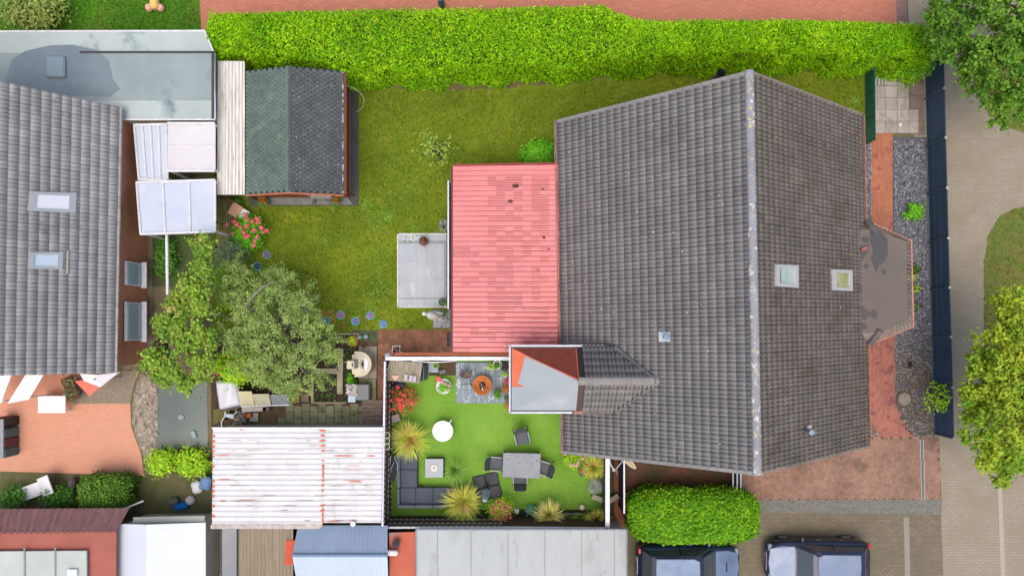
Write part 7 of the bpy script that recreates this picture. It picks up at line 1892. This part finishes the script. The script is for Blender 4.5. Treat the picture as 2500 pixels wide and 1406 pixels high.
# clipped hedge by the parked cars
def box_hedge(name, label, x0, y0, x1, y1, h, n, mat, size=.15, notch=None):
    t = thing(name, label, "hedge", tuple(P((x0 + x1) / 2, (y0 + y1) / 2, 0)))
    a = P(x0, y0, h * .8); b2 = P(x1, y1, h * .8); cx, cy = (a.x + b2.x) / 2, (a.y + b2.y) / 2; hx, hy = (b2.x - a.x) / 2, (a.y - b2.y) / 2
    d = nr.normal(0, 1, (n, 3)); d = np.sign(d) * np.abs(d) ** .45
    d = d / np.max(np.abs(d), axis=1, keepdims=True)
    d /= (np.sum(np.abs(d) ** 3.4, axis=1, keepdims=True)) ** (1 / 3.4)
    d[:, 2] = np.abs(d[:, 2]) * 1.0
    kk_ = nr.random(n); z = np.where(kk_ < .35, nr.uniform(.05, .9, n), d[:, 2]) 
    C = np.c_[cx + d[:, 0] * hx, cy + d[:, 1] * hy, z * h]
    # even cover for the clipped top
    nt_ = int(n * .55); ex = nr.uniform(-1, 1, nt_); ey = nr.uniform(-1, 1, nt_); tr_ = (np.abs(ex) ** 3.2 + np.abs(ey) ** 3.2) ** (1 / 3.2)
    sc_ = np.where(tr_ > 1, 1 / tr_, 1.0); ex *= sc_; ey *= sc_; tr_ = np.minimum(tr_, 1)
    C[:nt_, 0] = cx + ex * hx * .97; C[:nt_, 1] = cy + ey * hy * .97; C[:nt_, 2] = h * (1 - .32 * tr_ ** 5) + nr.normal(0, .05, nt_)
    d[:nt_] = np.c_[ex * tr_ ** 4 * .6, ey * tr_ ** 4 * .6, np.ones(nt_)]; z = C[:, 2] / h
    C += nr.normal(0, .05, C.shape)
    C[:, 2] += .08 * np.sin(C[:, 0] * 3.1) * np.cos(C[:, 1] * 4.3) * (z > .8)
    C[:, 2] = np.maximum(C[:, 2], .03)
    Nn = d.copy(); Nn[:, 2] = d[:, 2] * 1.3
    quads_obj("foliage", leaves(C, Nn, size, aspect=.5, spread=.6), mat, t)
    g = MB()
    ell = lambda k, s: (cx + math.copysign(abs(math.cos(k)) ** .62, math.cos(k)) * hx * s, cy + math.copysign(abs(math.sin(k)) ** .62, math.sin(k)) * hy * s)
    n_ = 36; rings = [(0, .88), (h * .6, .9), (h * .82, .84), (h * .9, .6), (h * .92, .3), (h * .92, .02)]; vs = []; fs = []
    for z_, s in rings:
        for k in range(n_): e = ell(2 * math.pi * k / n_, s); vs.append((e[0], e[1], z_))
    for r_ in range(len(rings) - 1):
        for k in range(n_): fs.append((r_ * n_ + k, r_ * n_ + (k + 1) % n_, (r_ + 1) * n_ + (k + 1) % n_, (r_ + 1) * n_ + k))
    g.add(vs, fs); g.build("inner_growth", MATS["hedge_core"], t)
    return t
m_laurel = foliage_mat("laurel_leaf", S(112, 164, 12), S(80, 136, 6), S(144, 184, 20), scale=1.0, island=.38, hue=.02)
box_hedge("laurel_hedge", "rounded dense green laurel hedge between side yard and parked cars", 1534, 1196, 1860, 1328, 1.9, 26000, m_laurel, .15)
box_hedge("round_topiary", "oval clipped green shrub on the neighbour's brick terrace edge", 188, 1160, 312, 1250, 1.5, 5200, foliage_mat("topiary_leaf", S(96, 134, 40), S(72, 110, 28), S(140, 156, 60), scale=2, island=.3), .13)

# ------------------------------------------------------------------ parked cars
def car(label, px, py, length, width, flip, paint, sheen_paint):
    q = P(px, py, .9)
    t = thing("parked_car", label, "car", (q.x, q.y, .01), group="cars parked side by side below the hedge")
    s = -1 if flip else 1          # bonnet towards +x when s = 1
    hl, hw = length / 2, width / 2
    def W(x, y, z): return (q.x + s * x, q.y + y, z + .01)
    # body: loft of sections front to back
    st_ = [(-1.0, .60, .42, .72), (-.97, .84, .32, .86), (-.86, .97, .24, .96), (-.6, 1.0, .22, 1.0), (-.2, 1.0, .20, .98), (.2, 1.0, .20, .96), (.48, 1.0, .22, .93), (.72, .98, .24, .86), (.90, .90, .26, .76), (.98, .74, .32, .66), (1.0, .55, .38, .58)]
    V = []; F = []; ns = 14
    for (f, wf, zb0, zt0) in st_:
        w = hw * wf
        sec = [(-w * .86, zb0), (-w * .98, zb0 + .12), (-w, zb0 + .30 * (zt0 - zb0) + .1), (-w * .97, zt0 - .10), (-w * .90, zt0 - .03), (-w * .6, zt0), (-w * .2, zt0 + .012), (w * .2, zt0 + .012), (w * .6, zt0), (w * .90, zt0 - .03), (w * .97, zt0 - .10), (w, zb0 + .30 * (zt0 - zb0) + .1), (w * .98, zb0 + .12), (w * .86, zb0)]
        for (y, z) in sec: V.append(W(f * hl, y, z))
    for i in range(len(st_) - 1):
        for k in range(ns):
            k2 = (k + 1) % ns
            f_ = (i * ns + k, i * ns + k2, (i + 1) * ns + k2, (i + 1) * ns + k); F.append(f_ if s > 0 else f_[::-1])
    F.append(list(range(ns))); F.append([(len(st_) - 1) * ns + k for k in range(ns)])
    g = MB(); g.add(V, F); g.build("body", paint, t, smooth=True)
    # glasshouse
    def ring(x0, x1, w0, w1, z):
        return [W(x0 * hl, -w0 * hw, z), W(x0 * hl + .05 * hl, -w0 * hw * 1.0, z), W(x1 * hl - .1 * hl, -w1 * hw, z), W(x1 * hl, -w1 * hw * .8, z), W(x1 * hl + .02, 0, z), W(x1 * hl, w1 * hw * .8, z), W(x1 * hl - .1 * hl, w1 * hw, z), W(x0 * hl + .05 * hl, w0 * hw, z), W(x0 * hl, w0 * hw, z), W(x0 * hl - .02, 0, z)]
    lo = ring(-.90, .46, .80, .86, .93); hi = ring(-.74, .20, .66, .66, 1.40)
    n_ = len(lo); g = MB(); g.add(lo + hi, [(k, (k + 1) % n_, n_ + (k + 1) % n_, n_ + k) for k in range(n_)]); g.build("windows", m_glass, t)
    rf = ring(-.755, .215, .68, .68, 1.40); rf2 = ring(-.68, .14, .54, .54, 1.462)
    g = MB(); g.add(rf + rf2, [(k, (k + 1) % n_, n_ + (k + 1) % n_, n_ + k) for k in range(n_)] + [[n_ + k for k in range(n_)]]); g.build("roof", paint, t, smooth=False)
    rp_ = ring(-.665, .125, .50, .52, 1.466); g = MB(); g.slab([Vector(v_) for v_ in rp_], .012); g.build("roof_sheen_panel", sheen_paint, t)  # pale slab paints the sky's reflection onto the dark roof
    # bonnet panel, pillars, wheels, lights, mirrors, handles, plates
    g = MB(); vs = [W(.50 * hl, -.74 * hw, .965), W(.50 * hl, .74 * hw, .965), W(.74 * hl, .76 * hw, .895), W(.94 * hl, .60 * hw, .775), W(.97 * hl, 0, .765), W(.94 * hl, -.60 * hw, .775), W(.74 * hl, -.76 * hw, .895)]
    g.slab([Vector(v_) for v_ in vs], .03); g.build("bonnet", sheen_paint, t)  # dark bonnet coloured pale, the reflected sky painted in
    for a, b_ in ((-.90, -.74), (.46, .20)):
        for sy in (-1, 1):
            g = MB(); w0 = (.80 if a < 0 else .86 * .9); g.tube([W(a * hl, sy * w0 * hw, .93), W(b_ * hl, sy * .63 * hw, 1.41)], .032, 6); g.build("pillar", paint, t)
    for sy in (-1, 1):
        g = MB(); g.tube([W(-.2 * hl, sy * .84 * hw, .93), W(-.2 * hl, sy * .67 * hw, 1.41)], .03, 6); g.build("pillar", paint, t)
        g = MB(); g.box(W(.36 * hl, sy * (hw + .07), 1.0), (.13, .20, .13), bev=.03); g.build("mirror", paint, t)
        g = MB(); g.box(W(.93 * hl, sy * .66 * hw, .66), (.18, .28, .14), bev=.03); g.build("headlight", M("headlight", S(120, 130, 142), None, rough=.1), t)
        g = MB(); g.box(W(-.955 * hl, sy * .72 * hw, .78), (.12, .24, .20), bev=.03); g.build("tail_light", M("tail_light", S(190, 40, 44), None, rough=.2), t)
        for x in (.02, -.42):
            g = MB(); g.box(W(x * hl, sy * (hw + .005), .82), (.16, .03, .03)); g.build("handle", paint, t)
        for x in (-.62, .62):
            wp_ = W(x * hl, sy * (hw - .10), .31); wheel = MB(); wheel.tube([(wp_[0], wp_[1] - .10, wp_[2]), (wp_[0], wp_[1] + .10, wp_[2])], .31, 22); wo = wheel.build("wheel", m_black, t)
            rim_ = MB(); rim_.tube([(wp_[0], wp_[1] - .105, wp_[2]), (wp_[0], wp_[1] + .105, wp_[2])], .19, 16); rim_.build("rim", m_grey, wo)
    g = MB(); g.box(W(-.9 * hl + .0, 0, 1.0), (.03, .6, .02)); g.build("wiper", m_black, t)
    g = MB(); g.box(W(.42 * hl, .1, 1.0), (.03, .8, .015)); g.build("wiper", m_black, t)
    return t
m_carp = M("car_blue", (0.012, 0.022, 0.045, 1), None, rough=.22, metal=.3, coat=.6)
m_carp2 = M("car_navy", (0.016, 0.020, 0.045, 1), None, rough=.22, metal=.3, coat=.6)
m_carsheen = M("car_sky_sheen", S(112, 130, 156), S(92, 110, 138), scale=1.3, rough=.5, metal=.5, coat=.2)  # sky reflection put into the colour of roof and bonnet
m_carsheen2 = M("car_sky_sheen2", S(124, 138, 160), S(104, 118, 142), scale=1.3, rough=.5, metal=.5, coat=.2)
car("dark blue-green car with painted sky sheen on roof, parked nearest the flat pale garage", 1683, 1384, 4.25, 1.80, False, m_carp, m_carsheen)
car("navy car with painted silvery sky sheen on roof, parked on the right", 2002, 1374, 4.25, 1.85, True, m_carp2, m_carsheen2)

# ------------------------------------------------------------------ trees along the street
m_st = foliage_mat("street_tree_leaf", S(104, 144, 38), S(72, 116, 26), S(140, 166, 54), scale=.9, island=.36, hue=.02)
m_st2 = foliage_mat("street_tree_leaf_yellow", S(150, 166, 40), S(104, 142, 28), S(184, 182, 60), scale=.8, island=.36, hue=.025)
def big_tree(label, blobs, mat, trunk, group="street trees"):
    c = P(trunk[0], trunk[1], 0); t = thing("street_tree", label, "tree", (c.x, c.y, 0), group=group)
    g = np.random.default_rng(int(trunk[1]) + 40); Vs = []; Ks = []
    for (a, b_, r_, z) in blobs:
        q = P(a, b_, z); ncl = int(20 * r_ * r_) + 8
        d = unit(g.normal(0, 1, (ncl, 3))); d[:, 2] = np.abs(d[:, 2]) * .9 - .1
        K = np.array([q.x, q.y, z - .5 * r_]) + d * r_ * (.45 + .55 * g.random((ncl, 1)) ** .5)
        nl = ncl * 60; idx = g.integers(0, ncl, nl); off = unit(g.normal(0, 1, (nl, 3))) * (np.abs(g.normal(0, .5, (nl, 1))) + .15)
        C = K[idx] + off * .30; Vs.append(leaves(C, off + np.array([0, 0, .9]), .15, .6, .5, rg=g)); Ks.append(K)
    quads_obj("crown", np.concatenate(Vs), mat, t)
    K = np.concatenate(Ks); tb = MB(); fork = Vector((c.x, c.y, 2.0)); tb.tube([(c.x, c.y, 0), (c.x, c.y, 1.0), fork], [.2, .17, .15], 10)
    for i in range(0, len(K), max(1, len(K) // 30)):
        k = Vector(K[i]); mid = fork.lerp(k, .5) + Vector((0, 0, .3)); tb.tube([fork, mid, k], [.08, .05, .012], 5)
    tb.build("trunk", M("street_bark", S(110, 96, 80), S(84, 74, 60), scale=5, bump=.5), t)
big_tree("green street tree in the upper right corner over the grass verge", [(2420, 60, 1.9, 5.0), (2340, 60, 1.1, 4.2), (2470, 170, 1.3, 5.0), (2500, 20, 2.0, 5.5), (2400, 180, .8, 4.0), (2360, 130, .7, 3.8), (2480, 255, .8, 4.4), (2305, 20, .6, 3.5), (2550, 120, 1.9, 5)], m_st, (2480, 110))
big_tree("large yellow-green street tree at the right edge beside the dark fence", [(2490, 830, 1.3, 4.8), (2470, 930, 1.4, 5.2), (2455, 1040, 1.3, 5.0), (2510, 1020, 1.7, 5.5), (2410, 960, .7, 4.2), (2415, 1110, .6, 4.0), (2455, 1155, .45, 3.8), (2550, 900, 1.9, 5.4), (2405, 880, .5, 3.8), (2500, 1100, .8, 4.4), (2480, 740, .6, 4.2), (2385, 1010, .4, 3.6)], m_st2, (2520, 960))
# neighbour tree between their terrace and the plot
m_nbt = foliage_mat("neighbour_leaf", S(136, 164, 52), S(100, 136, 44), S(176, 154, 92), scale=.8, island=.36, hue=.03)
big_tree("yellow-green garden tree with reddish patches left of the apple tree", [(488, 600, .38, 3.6), (492, 650, .42, 3.6), (465, 700, .45, 3.6), (440, 745, .5, 3.5), (492, 740, .5, 3.8), (405, 800, .55, 3.3), (450, 815, .6, 3.8), (488, 830, .5, 3.8), (375, 880, .65, 3.0), (430, 890, .7, 3.2), (482, 895, .55, 3.4), (458, 938, .38, 2.6), (400, 925, .3, 2.4)], m_nbt, (450, 820), group=None)
bush("garden_bush", "left of two yellow-green shrubs below the neighbour's pond", "shrub", 388, 1130, 30, 1.3, 1400, .13, m_lime, nclump=40, clump=.16)
bush("garden_bush", "wider right one of two yellow-green shrubs below the neighbour's pond", "shrub", 465, 1130, 40, 1.2, 1700, .13, m_lime, nclump=50, clump=.16, ry=30)
bush("garden_bush", "ragged green shrub at the left edge below the neighbour's terrace", "shrub", 15, 1225, 30, 1.2, 1400, .13, m_mid, nclump=40, clump=.18, ry=24)
bush("garden_bush", "low dark green shrub left of the oval clipped topiary", "shrub", 140, 1215, 46, .9, 1500, .13, m_mid, nclump=50, clump=.16, ry=22)
bush("garden_bush", "pale olive flowering shrub in the top left corner of the picture", "shrub", 60, 12, 85, 1.8, 3600, .14, foliage_mat("olive_pale", S(150, 164, 82), S(110, 136, 54), S(196, 190, 120), scale=1.2, island=.3), nclump=90, clump=.22, ry=45)
bush("garden_bush", "dark green ground shrub in the bed beside the neighbour's brick wall", "shrub", 398, 625, 24, .9, 1200, .12, m_mid, nclump=40, clump=.15, ry=55)
bush("garden_bush", "small yellow-green weed tuft in the gap at the bottom left", "shrub", 516, 1392, 16, .8, 500, .12, m_lime, nclump=20, clump=.12)
# things on the neighbour's terrace
tb_ = thing("garden_table", "white rectangular garden table on the neighbour's orange terrace", "table", tuple(P(126, 986, 0)))
px_box(MB(), 92, 966, 159, 1008, .70, .74, .74, .02).build("tabletop", m_whitepl, tb_)
for a, b_ in ((97, 971), (154, 971), (97, 1003), (154, 1003)):
    g = MB(); q = P(a, b_, .6); g.box((q.x, q.y, .35), (.06, .06, .7)); g.build("leg", m_whitepl, tb_)
aw = thing("white_awning", "pair of white slanted awning panels under the neighbour's roof edge", "awning", tuple(P(50, 950, 0)))
for pts in ([(-60, 915), (28, 915), (2, 985), (-60, 990)], [(62, 915), (106, 915), (70, 975), (18, 985)]):
    g = MB(); g.slab([P(a, b_, 2.2 - (b_ - 915) * .004) for a, b_ in pts], .04); g.build("panel", m_white, aw)
for a, b_ in ((8, 978), (66, 970)):
    g = MB(); q = P(a, b_, 1.9); g.box((q.x, q.y, .98), (.05, .05, 1.9)); g.build("post", m_white, aw)
pr_ = thing("parasol_half", "half-folded white and coral-red parasol below the neighbour's roof corner", "parasol", tuple(P(235, 935, 0)))
q = P(236, 925, 2.0)
g = MB(); g.add([tuple(P(a, b_, z)) for a, b_, z in ((195, 912, 2.0), (292, 908, 2.0), (245, 945, 1.8), (205, 930, 1.9), (240, 915, 2.25))], [(0, 3, 4), (3, 2, 4), (2, 1, 4), (1, 0, 4)]); g.build("canopy", m_white, pr_)
g = MB(); g.add([tuple(P(a, b_, z)) for a, b_, z in ((182, 930, 1.7), (205, 928, 1.92), (246, 943, 1.82), (218, 966, 1.6))], [(0, 3, 2, 1)]); g.build("canopy_flap", M("coral", S(238, 120, 100), None), pr_)
g = MB(); g.tube([(q.x, q.y, 0), (q.x, q.y, 2.2)], .025, 8); g.build("pole", m_grey, pr_)
fx = thing("plant_stand", "brown wooden plant stand with pots beside the half-folded parasol", "plant stand", tuple(P(172, 948, 0)))
g = MB(); g.box(P(172, 948, .5), (.5, 1.0, .05), rz=R(20)); g.build("board", m_wood, fx)
for a, b_ in ((165, 935), (180, 962)):
    g = MB(); q = P(a, b_, .3); g.box((q.x, q.y, .24), (.3, .06, .48)); g.build("leg", m_wood, fx)
C = np.array([[P(172, 948, .6).x, P(172, 948, .6).y, .55]] * 160) + np.c_[nr.normal(0, .15, 160), nr.normal(0, .35, 160), nr.uniform(0, .2, 160)]
quads_obj("foliage", leaves(C, np.tile([0, 0, 1.0], (160, 1)), .12), m_apple2, fx)
ln = thing("sun_lounger", "white slanting sun lounger in the border below the neighbour's terrace", "lounger", tuple(P(85, 1195, 0)))
a = P(30, 1216, .4); b2 = P(138, 1176, .5); d_ = (b2 - a).normalized(); s_ = Vector((-d_.y, d_.x, 0)) * .28
g = MB(); m1 = a.lerp(b2, .62); g.slab([a - s_, m1 - s_, m1 + s_, a + s_], .06); g.build("seat", m_whitepl, ln)
g = MB(); up = Vector((0, 0, .45)); g.slab([m1 - s_ * 1.4, b2 - s_ * 1.4 + up, b2 + s_ * 1.4 + up, m1 + s_ * 1.4], .06); g.build("backrest", m_whitepl, ln)
for f, s in ((.05, -1), (.05, 1), (.6, -1), (.6, 1)):
    g = MB(); q = a.lerp(b2, f) + s_ * s * .8; g.box((q.x, q.y, .18), (.06, .06, .34)); g.build("leg", m_whitepl, ln)
gr = thing("kettle_barbecue", "dark striped covered barbecue trolley at the left edge of the orange terrace", "barbecue", tuple(P(0, 1075, 0)))
q = P(2, 1075, .8)
for k, (dy, col) in enumerate(((.75, m_black), (.3, M("teal_dark", S(92, 110, 112), None)), (-.1, M("wine_dark", S(106, 66, 70), None)), (-.5, MATS["teal_dark"]))):
    g = MB(); g.box((q.x, q.y + dy, .5), (.55, .40, .95), bev=.06); g.build("body_section", col, gr)
g = MB(); g.box((q.x + .1, q.y + .1, 1.0), (.3, 1.6, .06)); g.build("handle", m_grey, gr)
g = MB(); q = P(442, 1018, .05); g.lathe([(.12, 0), (.12, .04), (0, .07)], (q.x, q.y, .02), 20); tag(g.build("pond_float", m_grey, loc=(q.x, q.y, .02)), "small round grey float in the middle of the pond", "float")
g = MB(); q = P(473, 1060, .05); g.box((q.x, q.y, .06), (.20, .34, .08), rz=R(20), bev=.03); tag(g.build("pond_skimmer", M("skimmer", S(150, 166, 170), None), loc=(q.x, q.y, .02)), "pale oblong skimmer near the lower right of the pond", "skimmer")
# pebbles and junk by the garage
C = []
pb_ = GP([(352, 930), (382, 935), (384, 1085), (366, 1120), (348, 1085), (328, 1030), (332, 965)])
while len(C) < 420:
    x = rnd.uniform(min(p[0] for p in pb_), max(p[0] for p in pb_)); y = rnd.uniform(min(p[1] for p in pb_), max(p[1] for p in pb_))
    if inpoly(x, y, pb_): C.append((x, y, .03))
C = np.array(C); tag(quads_obj("pebbles", leaves(C, np.tile([0, 0, 1.0], (len(C), 1)), .20, aspect=.8, spread=.25), M("pebble", S(176, 164, 148), S(140, 130, 118), scale=3, island=.3)), kind='stuff')
jk = [((500, 1180), (.45, .55, .5), S(110, 146, 190), "blue covered crate beside the ribbed garage's rusty edge", -10), ((478, 1190), (.4, .5, .4), S(220, 222, 226), "white rounded crate left of the blue covered one", 15), ((440, 1236), (.62, .30, .2), S(20, 110, 190), "bright blue tarpaulin bundle at the bottom border", 5), ((462, 1222), (.35, .35, .25), S(196, 198, 200), "grey-white bundle above the bright blue tarpaulin", 30), ((420, 1224), (.45, .3, .3), S(92, 96, 92), "dark green-grey crate left of the bright blue tarpaulin", 12), ((306, 1232), (.32, .26, .3), S(216, 216, 214), "small white tub at the lower right of the oval topiary", 0), ((172, 1180), (.3, .4, .5), S(92, 90, 92), "dark bin behind the white slanting sun lounger", 0)]
for (a, b_), dd_, col, lab, rz_ in jk:
    g = MB(); q = P(a, b_, dd_[2]); g.box((q.x, q.y, dd_[2] / 2 + .02), dd_, rz=R(rz_), bev=.08)
    tag(g.build("garden_crate", M("crate_" + lab[:9].replace(" ", "_"), col, tuple(v * .8 for v in col[:3]) + (1,), scale=4), loc=(q.x, q.y, .02)), lab, "crate")
g = MB(); g.tube([P(238, 1272, 1.3), P(300, 1243, 1.3), P(350, 1222, 1.2)], .035, 6); tag(g.build("leaning_pole", m_white, loc=tuple(P(300, 1243, 1.2))), "long pale pole lying diagonally over the maroon roof's edge", "pole")
# toy on the lawn at the top left
ty = thing("ride_on_toy", "yellow and pink plastic ride-on toy on the neighbour's lawn", "toy", tuple(P(377, 12, 0)))
g = MB(); q = P(374, 6, .4); g.box((q.x, q.y, .3), (.34, .5, .3), bev=.08); g.build("body", M("toy_yellow", S(226, 196, 110), None), ty)
for a in (361, 389):
    g = MB(); q = P(a, 17, .3); g.lathe([(0, .02), (.12, .04), (.16, .16), (.12, .28), (0, .31)], (q.x, q.y, .02), 16); g.build("wheel", M("toy_pink", S(232, 170, 160), None), ty)
g = MB(); q = P(372, -6, .3); g.box((q.x, q.y, .55), (.4, .06, .06)); g.build("handlebar", m_dgrey, ty)
g = MB(); q = P(1077, 5, .5); g.lathe([(.12, 0), (.14, .3), (.10, .8), (0, .85)], (q.x, q.y, .01), 14); tag(g.build("bollard", M("teal_bollard", S(86, 108, 104), None), loc=(q.x, q.y, .01)), "grey-green bollard on the red back lane at the top", "bollard")

# ------------------------------------------------------------------ turf detail
def tufts(name, pts, n, mat, size, z=.02, excl=()):
    poly = GP(pts); X = nr.uniform(min(p[0] for p in poly), max(p[0] for p in poly), n); Y = nr.uniform(min(p[1] for p in poly), max(p[1] for p in poly), n)
    k = inpoly_np(X, Y, poly)
    for e in excl: k &= ~inpoly_np(X, Y, GP(e))
    C = np.c_[X[k], Y[k], np.full(k.sum(), z)] + np.c_[np.zeros((k.sum(), 2)), nr.uniform(0, .03, k.sum())]
    return tag(quads_obj(name, leaves(C, np.tile([0, 0, .8], (k.sum(), 1)), size, aspect=.25, spread=.7), mat), kind='stuff')
m_tuft = foliage_mat("grass_tuft", S(106, 124, 20), S(80, 102, 10), S(130, 130, 44), scale=.55, island=.3, hue=.02)
tufts("grass_tufts", [(612, 505), (876, 505), (880, 222), (1360, 222), (1360, 400), (1100, 400), (1090, 570), (970, 570), (968, 755), (1050, 757), (1050, 803), (770, 806), (620, 640)], 34000, m_tuft, .10)
tufts("grass_tufts", [(1360, 222), (1480, 200), (1700, 178), (2100, 186), (2105, 300), (1360, 300)], 9000, m_tuft, .10)
m_clover = foliage_mat("clover", S(116, 148, 42), S(98, 134, 34), None, scale=3, island=.25)
Cc = []
for (a, b_, r_, n) in ((893, 500, 14, 260), (1060, 372, 40, 260), (922, 540, 26, 200), (948, 528, 20, 160), (1010, 560, 26, 120), (925, 640, 24, 110), (935, 700, 26, 120), (905, 745, 30, 120), (980, 470, 60, 140), (1290, 330, 60, 80), (2085, 250, 14, 150), (935, 600, 30, 90), (1020, 250, 80, 90), (800, 560, 120, 120), (985, 395, 60, 90)):
    q = P(a, b_, 0); rr_ = r_ / PPM
    for _ in range(n): Cc.append((q.x + nr.normal(0, rr_ * .55), q.y + nr.normal(0, rr_ * .55), nr.uniform(.03, .06)))
Cc = np.array(Cc); tag(quads_obj("clover_patch", leaves(Cc, np.tile([0, 0, 1.0], (len(Cc), 1)), .075, aspect=.8, spread=.3), m_clover), kind='stuff')
Cc = []
for (a, b_, r_, n) in ((800, 765, 10, 26), (812, 775, 14, 34), (790, 735, 8, 10), (835, 790, 12, 14), (880, 775, 14, 12), (760, 690, 20, 12)):
    q = P(a, b_, 0)
    for _ in range(n): Cc.append((q.x + nr.normal(0, r_ / PPM), q.y + nr.normal(0, r_ / PPM * .6), nr.uniform(.04, .06)))
Cc = np.array(Cc); tag(quads_obj("fallen_leaves", leaves(Cc, np.tile([0, 0, 1.0], (len(Cc), 1)), .09, aspect=.6, spread=.3), M("dead_leaf", S(186, 140, 84), S(160, 112, 66), scale=5, island=.3)), kind='stuff')
tufts("verge_tufts", [(2402, 270), (2560, 325), (2560, 330), (2440, 305)], 500, m_tuft, .12)
tufts("verge_tufts", [(2560, 505), (2480, 508), (2440, 528), (2412, 575), (2402, 640), (2404, 1100), (2560, 1180)], 7000, foliage_mat("verge_tuft", S(104, 122, 48), S(122, 116, 62), None, scale=.6, island=.3), .12)
tufts("verge_tufts", [(-40, -30), (482, -30), (490, 78), (-40, 78)], 9000, foliage_mat("lawn_tuft", S(84, 136, 22), S(66, 112, 16), None, scale=.6, island=.3), .12)
